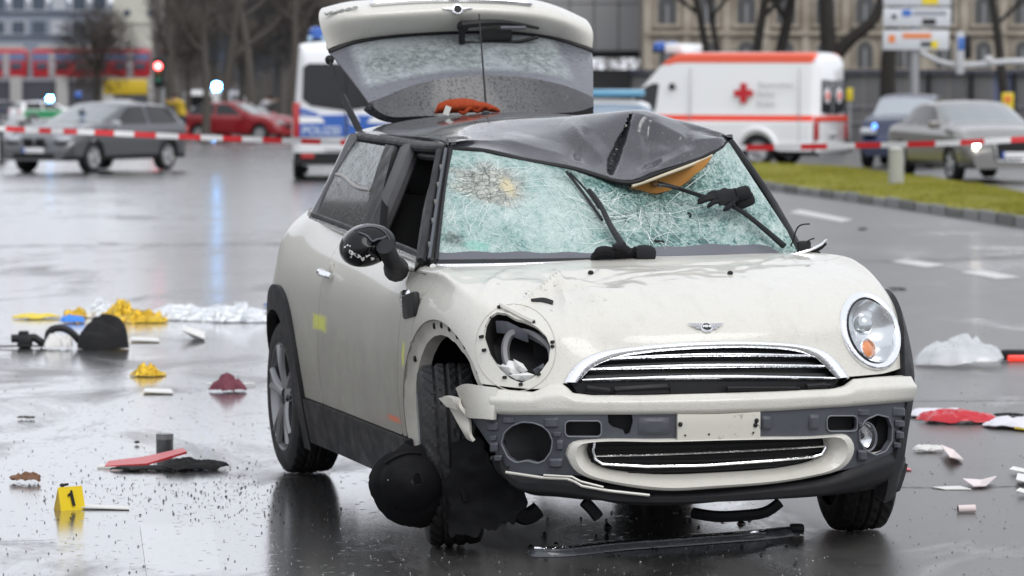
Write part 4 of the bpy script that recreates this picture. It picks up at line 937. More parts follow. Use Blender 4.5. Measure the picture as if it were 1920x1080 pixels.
# ---- cabin
cb = MB(); cb.box((0, 1.9, .36), (1.45, 2.6, .08)); cb.box((-.73, 1.7, .64), (.05, 1.5, .58)); cb.box((.73, 1.7, .64), (.05, 1.5, .58)); cb.box((0, 1.02, .68), (1.40, .10, .50)); cb.box((0, 3.45, .60), (1.2, .06, .35)); cb.box((0, 3.05, .82), (1.3, .75, .05))
cb.build('cabin_tub', INT_DARK, CAR, False)
ds = MB(); ds.box((0, 1.24, .86), (1.36, .40, .16), bev=.05); ds.build('dashboard', INT_DARK, CAR)
for sx in (-.36, .38):
    st = MB(); st.box((sx, 1.95, .56), (.50, .52, .18), bev=.06); st.box((sx, 2.24, .86), (.50, .16, .62), bev=.07, rot=np.array(Matrix.Rotation(R(-12), 3, 'X'))); st.build('front_seat', INT_DARK, CAR)
    MB().box((sx, 2.30, 1.235), (.30, .13, .22), bev=.055).build('head_restraint', INT_DARK, CAR)
rs = MB(); rs.box((0, 2.85, .60), (1.2, .5, .16), bev=.05); rs.box((0, 3.08, .84), (1.2, .14, .46), bev=.05); rs.build('rear_seat', INT_DARK, CAR)
sw = MB(); pts = [(.38 + .18 * math.cos(a), 1.52 - .06 * math.sin(a), .92 + .17 * math.sin(a)) for a in np.linspace(0, 2 * math.pi, 33)]; sw.tube(pts, .015, 8, cap=False); sw.build('steering_wheel', INT_DARK, CAR)
V = []                                                                                                                                                               # dark lining under the roof
for i in range(20):
    for j in range(14): V.append((-.50 + 1.06 * i / 19, 1.80 + 1.55 * j / 13, 1.325 + .05 * (1 - (2 * i / 19 - 1) ** 2)))
obj('roof_lining', V, grid_faces(20, 14), INT_DARK, CAR)

# ---- mirror with chipped shell
mc = bp(686, 460, 0, -.945); ml = MB(); n_, k_ = 40, 16; V = []
for i in range(k_ + 1):
    p = math.pi / 2 * i / k_
    for j in range(n_):
        a = 2 * math.pi * j / n_; rx, rz = .101 * (1 + .06 * math.cos(a)), .074
        V.append((mc[0] + rx * math.cos(a) * math.sin(p) , mc[1] - .085 * math.cos(p) ** .8 + .015 * math.cos(a), mc[2] + rz * math.sin(a) * math.sin(p) + .012 * math.cos(a) * math.sin(p)))
Fc = [(i * n_ + j, i * n_ + (j + 1) % n_, (i + 1) * n_ + (j + 1) % n_, (i + 1) * n_ + j) for i in range(k_) for j in range(n_)]
b0 = k_ * n_; V += [(v[0] + .004, v[1] + .035, v[2]) for v in V[b0:b0 + n_]]; Fc += [(b0 + j, b0 + (j + 1) % n_, b0 + n_ + (j + 1) % n_, b0 + n_ + j) for j in range(n_)] + [tuple(b0 + n_ + j for j in range(n_))]
GLOSS = mat('gloss_black_shell', (.008, .008, .009), .12, spec=.3)
mir = obj('wing_mirror', V, Fc, GLOSS, CAR, True, None, 50)
MBV = BVHTree.FromPolygons([Vector(v) for v in V], Fc)
def MR(px, py, off=.001):
    d = BM.T @ ray(px, py); d /= np.linalg.norm(d); h = MBV.ray_cast(Vector(CAMB), Vector(d))[0]
    return None if h is None else np.array(h) - d * off
for P in ([(655, 468), (661, 471), (664, 477), (659, 479), (654, 473)], [(664, 474), (674, 478), (678, 482), (671, 484), (665, 479)], [(676, 484), (684, 482), (683, 488), (679, 490)], [(685, 480), (694, 477), (694, 479), (687, 483)], [(695, 483), (702, 483), (702, 487), (696, 488)], [(645, 462), (648, 461), (648, 464), (645, 465)], [(650, 459), (653, 458), (653, 461), (650, 461)], [(654, 461), (657, 460), (657, 463)], [(656, 482), (660, 480), (659, 484)], [(714, 452), (720, 449), (722, 453), (716, 456)]):
    Q = [MR(*p) for p in P]
    if any(q is None for q in Q): continue
    V, Fc = rim(Q, [tuple(range(len(Q)))[::-1]], .003, False); obj('paint_chip', V, Fc, WHITE_PL, mir, False)
rib = [MR(*p, .004) for p in ((673, 436), (684, 440), (692, 446), (697, 452), (706, 449), (716, 447), (724, 443))]; rib = [r_ for r_ in rib if r_ is not None]
MB().tube(resample(rib, 20), .0035, 6).build('shell_rib', CARRIER, mir)
edge = [MR(*p, .003) for p in ((664, 432), (680, 427), (700, 425), (715, 430), (726, 441), (731, 452))]; edge = [r_ for r_ in edge if r_ is not None]
if len(edge) > 3: MB().tube(resample(edge, 20), .003, 6).build('shell_rib', CARRIER, mir)
mf0 = bp(722, 462, 0, -.90); mf1 = bp(736, 492, 0, -.86); mf2 = bp(743, 505, 0, -.80)
sm = MB(); sm.tube([mf0, mf1, mf2], [.032, .030, .046], 12); sm.build('mirror_stalk', BLACK_PLASTIC, mir)
# far mirror is hidden behind the windscreen pillar; not built
# ---- door handle, side marker
dh = S(619, 513); hd = MB(); hd.tube(resample([dh + [-.012, .075, .004], dh + [-.034, .03, .006], dh + [-.036, -.03, .002], dh + [-.014, -.075, -.006]], 16), np.r_[.010, np.full(14, .014), .010], 10); hd.build('door_handle', CHROME, CAR)
MB().ball(dh + [.006, 0, -.006], .055, sc=(.16, .75, .9)).build('handle_recess', BARE, CAR)
mk = S(773, 571); k_ = MB(); k_.box(mk + [-.008, -.015, -.002], (.03, .16, .085), rot=np.array(Matrix.Rotation(R(-8), 3, 'X')), bev=.01); mko = k_.build('side_scuttle', TRIM_BLACK, CAR)
MB().lathe([(.0001, -.022), (.026, -.018), (.033, -.008), (.034, .01)], S(761, 561), axis='x').build('scuttle_ring', CHROME, mko)

# ---- wipers
def tub_px(mb, rows, rad, surf=W, n=8, num=30, off=.02):
    mb.tube(resample([surf(a, b, off if len(r_) == 0 else r_[0]) for a, b, *r_ in rows], num), rad, n)
w1 = MB(); tub_px(w1, [(1166, 474, .03), (1140, 434, .03), (1115, 395, .035), (1100, 370, .03)], np.r_[np.linspace(.013, .008, 30)])
wipe = w1.build('wiper_arm', TRIM_BLACK, CAR)
w2 = MB(); tub_px(w2, [(1127, 418, .012), (1100, 380, .014), (1078, 352, .016), (1060, 331, .02)], .0055); tub_px(w2, [(1118, 402, .026), (1092, 366, .028), (1066, 336, .026)], .004); w2.build('wiper_blade', BLACK_PLASTIC, wipe)
w3 = MB(); tub_px(w3, [(1465, 474, .03), (1420, 440, .04), (1385, 415, .045), (1355, 398, .045)], np.r_[np.linspace(.012, .007, 30)]); wipe2 = w3.build('wiper_arm', TRIM_BLACK, CAR)
w4 = MB(); tub_px(w4, [(1436, 446, .02), (1400, 416, .03), (1340, 392, .035), (1290, 378, .04), (1228, 363, .05)], .0055); tub_px(w4, [(1370, 404, .05), (1320, 388, .052), (1270, 376, .056), (1240, 368, .06)], .0045); w4.build('wiper_blade', BLACK_PLASTIC, wipe2)
for rows in ([(1290, 401), (1295, 404), (1294, 408)], [(1226, 453), (1236, 454), (1245, 455)]): m_ = MB(); tub_px(m_, [(a, b, .004) for a, b in rows], .004, num=8); m_.build('rubber_scrap', TRIM_BLACK, ws)

# ---- open tailgate
tg_rows = [
 [(693, 193, 3.46), (716, 213, 3.44), (780, 218, 3.43), (850, 219, 3.43), (940, 217, 3.43), (1040, 212, 3.43), (1095, 206, 3.44), (1113, 199, 3.45)],
 [(692, 192, 3.50), (712, 185, 3.50), (770, 162, 3.52), (840, 146, 3.53), (938, 142, 3.54), (1020, 151, 3.53), (1085, 170, 3.52), (1113, 183, 3.50)],
 [(653, 140, 3.68), (690, 128, 3.69), (760, 112, 3.70), (840, 102, 3.71), (938, 99, 3.71), (1010, 104, 3.71), (1075, 118, 3.70), (1112, 132, 3.68)],
 [(617, 97, 3.86), (650, 84, 3.87), (693, 74, 3.88), (780, 65, 3.89), (871, 61, 3.89), (960, 62, 3.89), (1045, 74, 3.88), (1110, 96, 3.86)]]
TG = [resample(pxy(r_), 60) for r_ in tg_rows]
def patch(rows, tk, n, name, m, t=.02, parent=CAR, flip=False, sharp=45):
    V = np.transpose(nspline(np.array(tk, float), np.array(rows), np.linspace(tk[0], tk[-1], n)), (1, 0, 2)).reshape(-1, 3)
    V, Fc = rim(V, grid_faces(len(rows[0]), n, flip=flip), t, True); return obj(name, V, Fc, m, parent, True, None, sharp)
def wet_glass():
    m = dark_mat('rain_streaked_rear_glass', (.16, .17, .19), .12, 0, spec=.7); t = NT(m); o = t.coord('Object'); s = t.sep(o)
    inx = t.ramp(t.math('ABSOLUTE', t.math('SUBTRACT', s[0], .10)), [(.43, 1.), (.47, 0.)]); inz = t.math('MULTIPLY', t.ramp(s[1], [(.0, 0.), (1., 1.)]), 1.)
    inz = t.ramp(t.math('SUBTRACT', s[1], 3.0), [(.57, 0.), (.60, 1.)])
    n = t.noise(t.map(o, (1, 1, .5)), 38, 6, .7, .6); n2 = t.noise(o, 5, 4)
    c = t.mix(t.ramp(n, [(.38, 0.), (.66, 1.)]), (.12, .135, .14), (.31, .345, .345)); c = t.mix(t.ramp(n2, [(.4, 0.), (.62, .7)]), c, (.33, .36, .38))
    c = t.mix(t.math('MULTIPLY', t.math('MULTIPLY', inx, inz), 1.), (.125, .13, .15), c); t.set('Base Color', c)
    t.set('Normal', t.bump(t.math('ADD', n, t.ramp(t.voro(o, 60), [(.1, .6), (.35, 0.)])), .5, .01)); return m
spoil = patch(TG[:2], [0, 1], 10, 'tailgate_spoiler', dark_mat('wet_black_spoiler', (.035, .036, .040), .3, 42, .6, coat=.4), .04)
glass_rows = [TG[1] + [0, .006, .0], TG[2], TG[3]]
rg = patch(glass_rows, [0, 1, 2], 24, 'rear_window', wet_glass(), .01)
seal = MB(); seal.tube(TG[3] + [0, -.004, 0], .013, 8); seal.build('window_seal', TRIM_BLACK, CAR)
wr = [
 [(616, 94, 3.86), (650, 81, 3.865), (693, 71, 3.87), (780, 62, 3.87), (871, 58, 3.87), (960, 59, 3.87), (1045, 71, 3.87), (1110, 93, 3.86)],
 [(603, 58, 3.87), (645, 48, 3.80), (700, 40, 3.77), (780, 33, 3.75), (871, 29, 3.75), (960, 31, 3.75), (1050, 44, 3.79), (1112, 66, 3.86)],
 [(598, 27, 3.93), (640, 17, 3.84), (700, 12, 3.81), (780, 6, 3.80), (871, 2, 3.80), (960, 4, 3.81), (1045, 20, 3.84), (1106, 46, 3.92)],
 [(603, 16, 4.02), (645, 6, 3.98), (700, 0, 3.97), (780, -6, 3.96), (871, -9, 3.96), (960, -6, 3.97), (1040, 10, 3.98), (1098, 36, 4.02)],
 [(612, 14, 4.12), (648, 4, 4.12), (700, 0, 4.12), (780, -6, 4.12), (871, -8, 4.12), (960, -5, 4.12), (1036, 11, 4.12), (1092, 37, 4.12)]]
WR = [resample(pxy(r_), 70) for r_ in wr]
tgp = patch(WR, [0, 1, 2, 2.6, 3.2], 34, 'tailgate', CREAM, .03); tgp['label'] = 'open cream tailgate raised behind the black roof'
TGB = BVHTree.FromPolygons([v.co for v in tgp.data.vertices], [tuple(p.vertices) for p in tgp.data.polygons])
def TS(px, py, off=0.):
    d = BM.T @ ray(px, py); d /= np.linalg.norm(d); h, n, i, ds = TGB.ray_cast(Vector(CAMB), Vector(d))
    if h is None: h, n, i, ds = TGB.find_nearest(Vector(bp(px, py, 1, 3.8)))
    n = np.array(n); n = n if n @ d < 0 else -n; return np.array(h) + n * off, n
hp, hn = [], None
hm = MB(); A = [TS(a, b, .012)[0] for a, b in ((692, 12), (740, 8), (800, 5), (871, 4), (940, 6), (998, 12))]; hm.tube(resample(A, 40), np.r_[.004, np.full(38, .016), .004], 8); hm.build('tailgate_handle', mat('satin_chrome', (.8, .81, .83), .2, metal=.9), tgp)
lp, ln = TS(857, 18, .006); lx = np.array([1, 0, 0.]) - ln * ln[0]; lx /= np.linalg.norm(lx); ly = np.cross(ln, lx)
q3 = np.array(Vector(ln).to_track_quat('Z', 'Y').to_matrix())
bdg = MB(); bdg.lathe([(.0001, .006), (.020, .005), (.026, .0), (.026, -.006)], lp, rot=q3); bdg.build('tailgate_badge', CHROME, tgp)
MB().lathe([(.0001, .0075), (.017, .007), (.018, .003)], lp, rot=q3).build('tailgate_roundel', TRIM_BLACK, tgp)
for sg in (-1, 1):
    wn_ = MB(); pts = [lp + lx * sg * .02 + ln * .002, lp + lx * sg * .055 + ly * .004, lp + lx * sg * .066 + ly * .004]; wn_.tube(pts, [.008, .005, .002], 8); wn_.build('badge_wing', CHROME, tgp)
tp, tn = TS(640, 21, .003); a_ = TS(660, 17)[0] - TS(622, 25)[0]; a_ /= np.linalg.norm(a_); up_ = np.cross(tn, a_)
text('tailgate_lettering', 'COOPER', .033, tp, -a_, -up_, mat('grey_letters', (.30, .30, .29), .3, metal=.5), tgp, .002, .0008, 1.15)
# gas struts
for rows in ([(618, 112, 3.80), (642, 180, 3.6), (676, 249, 3.36)],):
    P = pxy(rows); s_ = MB(); s_.tube([P[0], P[1]], .008, 8); s_.tube([P[1], P[2]], .014, 10); s_.ball(P[0], .02); s_.build('gas_strut', TRIM_BLACK, CAR)
# rear wiper
def TGs(px, py, yv): return bp(px, py, 1, yv)
rw = MB(); rw.tube(resample([TGs(866, 47, 3.74), TGs(905, 43, 3.73), TGs(950, 43, 3.74), TGs(1010, 53, 3.76)], 20), np.r_[.020, np.linspace(.018, .006, 19)], 10); rw.ball(TGs(868, 50, 3.76), .026)
rw.tube(resample([TGs(866, 80, 3.80), TGs(905, 82, 3.80), TGs(960, 80, 3.80), TGs(1008, 70, 3.80)], 16), .008, 8); rw.box(TGs(930, 66, 3.80), (.14, .03, .05), bev=.01); rw.tube([TGs(866, 47, 3.74), TGs(866, 80, 3.79)], .014, 8); rw.build('rear_wiper', TRIM_BLACK, CAR)
wk = MB(); wk.tube([TGs(938, 52, 3.72), TGs(985, 52, 3.73)], .008, 8); wk.build('wiper_highlight', CARRIER, CAR)  # paler strip standing for the highlight along the wiper
# aerial
an = MB(); an.tube(resample([RF(911, 213, 0), bp(909, 170, 1, 3.22), bp(903, 90, 1, 3.28), bp(898, 26, 1, 3.34)], 20), np.linspace(.006, .003, 20), 6); an.ball(RF(911, 211, .0), .018, sc=(1, 1.6, .7)); an.build('roof_aerial', TRIM_BLACK, CAR)

# ---- wheels
def tyre_mesh(r=.312, w=.195, n=132, tread=True):
    prof = [(-.5, .70), (-.52, .80), (-.50, .90), (-.44, .965)] + [(-.40 + .8 * k / 16, 1. - .018 * abs(2 * k / 16 - 1) ** 2) for k in range(17)] + [(.44, .965), (.50, .90), (.52, .80), (.5, .70)]
    V = []; K = len(prof)
    for i in range(n):
        a = 2 * math.pi * i / n
        for j, (u, h) in enumerate(prof):
            rr = r * h
            if tread and 4 <= j <= 20:
                u16 = j - 4; grv = u16 in (4, 8, 12)
                lat = ((i + abs(u16 - 8) * .9) % 4) < 1.0
                if grv or (lat and u16 not in (7, 9)): rr -= .008
            V.append((u * w, rr * math.cos(a), rr * math.sin(a)))
    return V, [(i * K + j, ((i + 1) % n) * K + j, ((i + 1) % n) * K + j + 1, i * K + j + 1) for i in range(n) for j in range(K - 1)]
def wheel(name, c, steer, camber, lab=None):
    """wheel with its outer face towards -x"""
    e = bpy.data.objects.new(name, None); COL.objects.link(e); e.parent = CAR; e.location = tuple(w2b(b2w(c) * [1, 1, 0] + [0, 0, c[2]])); e.rotation_euler = (0, camber, steer)
    if lab: e['label'] = lab
    V, Fc = tyre_mesh(); obj('tyre', V, Fc, RUBBER, e, True, None, 25)
    m = MB(); m.lathe([(.222, .075), (.205, .06), (.195, 0), (.20, -.06), (.206, -.085), (.214, -.097), (.224, -.097), (.224, -.08)], axis='x', n=48); m.lathe([(.206, -.045), (.06, -.03)], axis='x', n=36, m=1)
    m.lathe([(.0001, -.082), (.028, -.080), (.034, -.074), (.045, -.07), (.052, -.04)], axis='x', n=24)
    for k in range(5):
        a = 2 * math.pi * k / 5 + .3
        for da in (-.17, .17):
            p = [(-.070, .04 * math.cos(a + da * .6), .04 * math.sin(a + da * .6)), (-.084, .12 * math.cos(a + da * .5), .12 * math.sin(a + da * .5)), (-.088, .208 * math.cos(a + da), .208 * math.sin(a + da))]; m.tube(resample(p, 8), np.linspace(.020, .017, 8), 8)
        m.ball((-.078, .030 * math.cos(a + .6), .030 * math.sin(a + .6)), .008, 1, 8, 6)
    m.build('rim', [RIMM, VOID], e)
    return e
wheel('wheel', np.array([-.735, 3.12, .312]), 0, 0)
w_ = wheel('wheel', np.array([-.745, .70, .312]), R(-13), R(-2), 'front wheel turned in the bare arch, tread facing forward')
w_ = wheel('wheel', np.array([.735, .74, .312]), math.pi + R(-8), 0); w_ = wheel('wheel', np.array([.735, 3.10, .312]), math.pi, 0)

# ---- torn wheel-arch liner, and a black undertray sheet standing for the shadow there
LINM = dark_mat('liner_and_shade_black', (.006, .006, .007), .7, 0, spec=.14)
def torn(name, outl, holes, depth, lab, ragged=2.5, step=4):
    O = resample(np.array(outl + [outl[0]], float), 150, True)[:-1]; O = O + np.stack([fnoise(np.arange(149.)[:, None] * .45, 3, 2), fnoise(np.arange(149.)[:, None] * .45, 9, 2)], 1) * ragged
    x0, y0 = O.min(0) - step; nx, ny = int((O[:, 0].max() - x0) / step) + 3, int((O[:, 1].max() - y0) / step) + 3
    PXg = np.array([(x0 + i * step, y0 + j * step) for i in range(nx) for j in range(ny)]); V = [bp(p[0], p[1], 1, depth(*p)) for p in PXg]; dd = sd_poly(PXg, O)
    for h in holes: dd = np.minimum(dd, -sd_poly(PXg, h))
    V, Fc = clip(V, grid_faces(nx, ny, flip=True), dd); V, Fc = rim(V, Fc, .007, True); o = obj(name, V, Fc, LINM, CAR, True, None, 55); o['label'] = lab; return o
def d_lin(px, py):
    r_ = math.hypot(px - 768, py - 905); return .34 + .13 * (r_ / 78) ** 2 + .010 * math.exp(-((r_ - 58) / 5) ** 2) + .008 * fnoise(np.array([[px / 50, py / 50]]), 5, 2)[0]
LIN = [(757, 830), (778, 836), (800, 826), (824, 830), (836, 848), (830, 876), (836, 905), (834, 940), (822, 968), (800, 988), (770, 988), (745, 983), (716, 962), (697, 930), (691, 905), (700, 875), (722, 852), (745, 842)]
lo_ = torn('arch_liner', LIN, [[(780, 886), (787, 889), (791, 908), (779, 909), (769, 905), (774, 896)], ell(726, 900, 2.5, 2.5, 1, 0, 8), ell(742, 952, 2.5, 2.5, 1, 0, 8)], d_lin, 'torn black wheel-arch liner drooping to the road', 1.2)
MB().tube(resample([bp(a_, b_, 1, d_lin(a_, b_) - .012) for a_, b_ in ((722, 868), (752, 852), (790, 850))], 12), .006, 6).build('liner_rib', LINM, lo_)
d_sp = lambda px, py: .30 + .0007 * (960 - px) + .010 * math.sin(py / 26. + px / 60.) + .006 * fnoise(np.array([[px / 30, py / 30]]), 8, 2)[0]
torn('undertray_shade_sheet', [(846, 830), (872, 822), (900, 822), (912, 850), (935, 882), (960, 902), (985, 930), (986, 952), (966, 966), (962, 984), (942, 978), (930, 996), (906, 992), (892, 1010), (868, 1000), (850, 1008), (838, 985), (846, 950), (836, 915), (844, 870)], [], d_sp, 'ragged black undertray sheet standing in for the shadow under the bumper end', 3.)
for P_ in ([(846, 835, .42), (852, 880, .40), (846, 930, .40), (858, 965, .40)], [(868, 838, .42), (862, 890, .38), (874, 940, .36)]): MB().tube(resample(pxy(P_), 14), .009, 6).build('torn_hose', LINM, CAR)
for P_, r_ in ([(1300, 962, .55), (1340, 968, .5), (1400, 966, .5), (1440, 958, .5), (1462, 942, .5)], .020), ([(1095, 940, .35), (1110, 955, .35), (1122, 970, .35)], .02), ([(960, 950, .5), (985, 968, .5), (1010, 955, .5)], .03):
    MB().tube(resample(pxy(P_), 20), r_, 8).build('hanging_pipe', BLACK_PLASTIC, CAR)
# =================================================================== road, kerb, verge
def road_mat(name='wet_asphalt', c0=(.034, .033, .032), c1=(.105, .102, .096), c2=(.040, .040, .041)):
    m = mat(name, (.04, .04, .042), .1, ior=1.5); t = NT(m); o = t.coord('Object'); s = t.sep(o)
    agg = t.noise(o, 120, 3, .7); big = t.noise(t.map(o, (.30, .09, 1)), 1.0, 5, .6, .3); med = t.noise(t.map(o, (.8, .30, 1)), 1.5, 7, .66, .8)
    # standing film: nearly closed on the left of the carriageway, broken into streaks by the wheel tracks further right
    left = t.ramp(t.math('ADD', t.math('MULTIPLY', s[0], -.16), .5), [(.20, 0.), (.62, 1.)])
    far = t.ramp(t.math('MULTIPLY', s[1], .02), [(.28, 0.), (.6, 1.)])
    film = t.math('ADD', t.math('MULTIPLY', med, .70), t.math('ADD', t.math('MULTIPLY', big, .60), t.math('ADD', t.math('MULTIPLY', left, .18), t.math('MULTIPLY', far, -.01))))
    film = t.math('ADD', film, t.math('MULTIPLY', t.math('SUBTRACT', t.noise(t.map(o, (.5, .5, 1)), .55, 3, .5), .5), .35)); film = t.ramp(film, [(.68, 0.), (.80, 1.)])
    c = t.mix(agg, c0, c1); c = t.mix(t.math('MULTIPLY', film, .5), c, c2)
    t.set('Base Color', c)
    t.set('Roughness', t.math('ADD', t.math('MULTIPLY', t.math('SUBTRACT', 1., film), .19), t.math('ADD', .15, t.math('MULTIPLY', med, .10))))
    bn = t.n.new('ShaderNodeBump'); t.l.new(agg, bn.inputs['Height']); t.l.new(t.math('ADD', .05, t.math('MULTIPLY', t.math('SUBTRACT', 1.0, film), .34)) if False else t.math('MULTIPLY', t.math('ADD', .05, t.math('MULTIPLY', t.math('SUBTRACT', 1.0, film), .34)), t.ramp(t.math('MULTIPLY', s[1], .05), [(.655, 1.), (.80, .45)])), bn.inputs['Strength']); bn.inputs['Distance'].default_value = .003
    rip = t.noise(t.map(o, (1, .4, 1)), 22, 4, .6); b2 = t.bump(rip, .05, .006, bn.outputs[0])
    drops = t.voro(o, 16); b3 = t.bump(t.ramp(drops, [(.0, .0), (.05, 1.), (.11, .25), (.16, .6), (.24, .4)]), .35, .003, b2)
    t.set('Normal', b3); t.set('Coat Weight', t.math('ADD', .22, t.math('MULTIPLY', film, .78))); t.set('Coat Roughness', t.ramp(t.math('MULTIPLY', s[1], .01), [(.15, .12), (.45, .21)])); m.node_tree.nodes['Principled BSDF'].inputs['Coat IOR'].default_value = 1.6; t.set('Coat Normal', b3); return m
ASPH = road_mat()
ys = np.concatenate([[3, 8, 12, 16], np.linspace(18, 40, 12), np.linspace(45, 900, 40)]); xs = np.linspace(-1, 1, 9)
V = [(x * (40 + y * .6), y, ground_z(y)) for y in ys for x in xs]; Fc = [(i * 9 + j, i * 9 + j + 1, (i + 1) * 9 + j + 1, (i + 1) * 9 + j) for i in range(len(ys) - 1) for j in range(8)]
tag(obj('road', V, Fc, ASPH), kind='structure')
PAINTM = mat('worn_road_paint', (.62, .62, .60), .35)
def _pm():
    t = NT(PAINTM); o = t.coord('Object'); n = t.noise(o, 30, 5, .7); t.set('Base Color', t.mix(t.ramp(n, [(.45, 0.), (.7, 1.)]), (.60, .60, .58), (.16, .16, .16)))
    t.set('Normal', t.bump(n, .2, .003))
_pm()
WETP = road_mat('drowned_road_paint', (.10, .10, .10), (.26, .26, .255), (.15, .15, .15))
def marking(P, lift=.004, m=None):
    Q = [gp(*p, lift) for p in P]; n = len(Q); o = obj('road_marking', Q, [tuple(range(n))], m or PAINTM, None, False)
    me = o.data
    if me.polygons[0].normal.z < 0: me.flip_normals()
    return tag(o, kind='structure')
marking([(1664, 489), (1700, 485), (1775, 497), (1735, 501)]); marking([(1800, 510), (1840, 506), (1915, 520), (1870, 523)])
marking([(178, 338), (212, 338), (222, 455), (184, 455)], m=WETP); marking([(262, 982), (398, 982), (416, 1085), (276, 1085)], m=WETP)
marking([(1480, 398), (1500, 393), (1600, 412), (1578, 416)]); marking([(1830, 468), (1850, 466), (1990, 462), (1990, 465)])
TARL = mat('tar_joint', (.012, .012, .012), .3)
def joint(P, w=.03):
    C = np.array([gp(*p, .006) for p in P]); C = resample(C, 30); V = []
    for i in range(30):
        tt = C[min(i + 1, 29)] - C[max(i - 1, 0)]; nn = np.array([-tt[1], tt[0], 0]); nn /= np.linalg.norm(nn); ww = w * (1 + .4 * math.sin(i * 1.7)); V += [C[i] - nn * ww, C[i] + nn * ww]
    o = obj('tar_joint', V, grid_faces(30, 2, flip=True), TARL, None, False); return tag(o, kind='structure')
joint([(-30, 462), (250, 458), (560, 456)], .05); joint([(-30, 1016), (50, 1014), (106, 1012)], .006); joint([(1680, 910), (1800, 911), (1930, 907)], .012); joint([(1380, 487), (1600, 489), (1950, 478)], .04); joint([(1700, 750), (1800, 749), (1940, 748)], .012)
# kerb and grass verge on the right
KF = [(1330, 343), (1400, 352), (1500, 365), (1640, 385), (1760, 403), (1920, 428), (2080, 455), (2320, 500), (2560, 552)]
KB = [(1330, 312), (1400, 316), (1500, 320), (1640, 333), (1780, 352), (1920, 378), (2080, 404), (2320, 446), (2560, 494)]
kf = resample(np.array([gp(*p) for p in KF]), 60); kb = resample(np.array([gp(*p) for p in KB]), 60); KH = np.array([0, 0, .13])
dirn = kb - kf; dirn /= np.linalg.norm(dirn, axis=1)[:, None]
KERB = dark_mat('wet_kerb_stone', (.20, .20, .195), .4, 0); KERB2 = dark_mat('stained_kerb_stone', (.12, .118, .11), .45, 0)
n_k = 38; segs = np.linspace(0, 59, n_k + 1)
def li(A, u): i = int(min(u, 58)); f = u - i; return A[i] * (1 - f) + A[i + 1] * f
kerb_root = thing('kerb', 'grey stone kerb edging the grass strip', 'kerb'); kerb_root['kind'] = 'structure'; del kerb_root['category']; del kerb_root['label']
for k in range(n_k):
    a, b = segs[k] + .05, segs[k + 1] - .05; P0, P1 = li(kf, a), li(kf, b); D0, D1 = li(dirn, a), li(dirn, b); w_ = .16; jit = Vector((0, 0, rng.uniform(-.014, .014)))
    V = [P0 - [0, 0, .05], P1 - [0, 0, .05], P1 + KH * .82, P0 + KH * .82, P0 + KH + D0 * .03, P1 + KH + D1 * .03, P1 + KH + D1 * w_, P0 + KH + D0 * w_, P1 + D1 * w_ - [0, 0, .05], P0 + D0 * w_ - [0, 0, .05]]
    V = [np.array(v) + np.array(jit) for v in V]; obj('kerb_stone', V, [(0, 1, 2, 3), (3, 2, 5, 4), (4, 5, 6, 7), (7, 6, 8, 9), (0, 3, 4, 7, 9), (1, 8, 6, 5, 2)], KERB2 if k % 3 == 1 else KERB, kerb_root, False)
def grass_mat():
    m = mat('winter_grass', (.10, .12, .02), .8, spec=.2); t = NT(m); o = t.coord('Object'); n = t.noise(o, 3, 5, .6); n2 = t.noise(o, 40, 4, .7)
    c = t.mix(n, (.24, .25, .028), (.36, .33, .05)); c = t.mix(t.ramp(n2, [(.4, 0.), (.75, .7)]), c, (.15, .14, .03)); c = t.mix(t.ramp(t.noise(o, 1.1, 5, .7), [(.56, 0.), (.70, .75)]), c, (.085, .07, .035)); t.set('Base Color', c); t.set('Normal', t.bump(n2, .8, .03)); return m
GRASSM = grass_mat(); V = []
for i in range(60):
    for j in range(8):
        a = kf[i] + dirn[i] * .165 + KH * .9; b = kb[i] + KH; f = j / 7; V.append(a * (1 - f) + b * f + [0, 0, .02 * math.sin(math.pi * f)])
tag(obj('grass_verge', V, grid_faces(60, 8), GRASSM), kind='structure')
V = []; Fc = []
for k in range(44000):
    u = rng.random() * 59; f = rng.random(); i = int(min(u, 58)); fr = u - i
    a = (kf[i] * (1 - fr) + kf[i + 1] * fr) + dirn[i] * .17 + KH * .9; b = kb[i] * (1 - fr) + kb[i + 1] * fr + KH; P = a * (1 - f) + b * f; P[2] += .02 * math.sin(math.pi * f) - .01
    h = (.018 + .04 * rng.random()) * (1.1 + .6 * vnoise(np.array([[P[0] * 1.7, P[1] * .9]]), 3)[0]); q = rng.random() * 6.28; d_ = np.array([math.cos(q), math.sin(q), 0]); l = np.array([rng.uniform(-.04, .04), rng.uniform(-.04, .04), h]); n0 = len(V); V += [P - d_ * .008, P + d_ * .008, P + l]; Fc.append((n0, n0 + 1, n0 + 2))
tag(obj('grass', V, Fc, GRASSM, None, False), kind='stuff')

# =================================================================== vehicles
GLASS_BG = mat('pale_reflecting_glass', (.10, .12, .125), .06, spec=.9, coat=1.)
GLASS_DK = mat('dark_tinted_glass', (.012, .013, .015), .08, spec=.5)
HEADL = mat('headlamp_housing', (.55, .57, .6), .12, metal=.5); TAILL = mat('red_tail_lamp', (.42, .012, .012), .2, coat=.5)
WHEELM = mat('silver_wheel', (.45, .45, .46), .35, metal=.6); PLATEM = mat('plate_white', (.75, .76, .78), .4); EUB = mat('plate_blue', (.02, .08, .45), .4)
BLUE_ON = mat('blue_beacon_lit', (.1, .4, 1.), .3, emit=(.10, .42, 1.), estr=110.); BLUE_OFF = mat('blue_beacon_unlit', (.02, .10, .42), .2, coat=.6)
RED_ON = mat('red_signal_lit', (1, .1, .1), .3, emit=(1., .06, .06), estr=26.); HEAD_ON = mat('headlamp_lit', (1, 1, .9), .2, emit=(1., .93, .78), estr=26.)
def vpaint(name, col, rough=.25, metal=0.): return mat(name, col, rough, metal=metal, coat=.5)
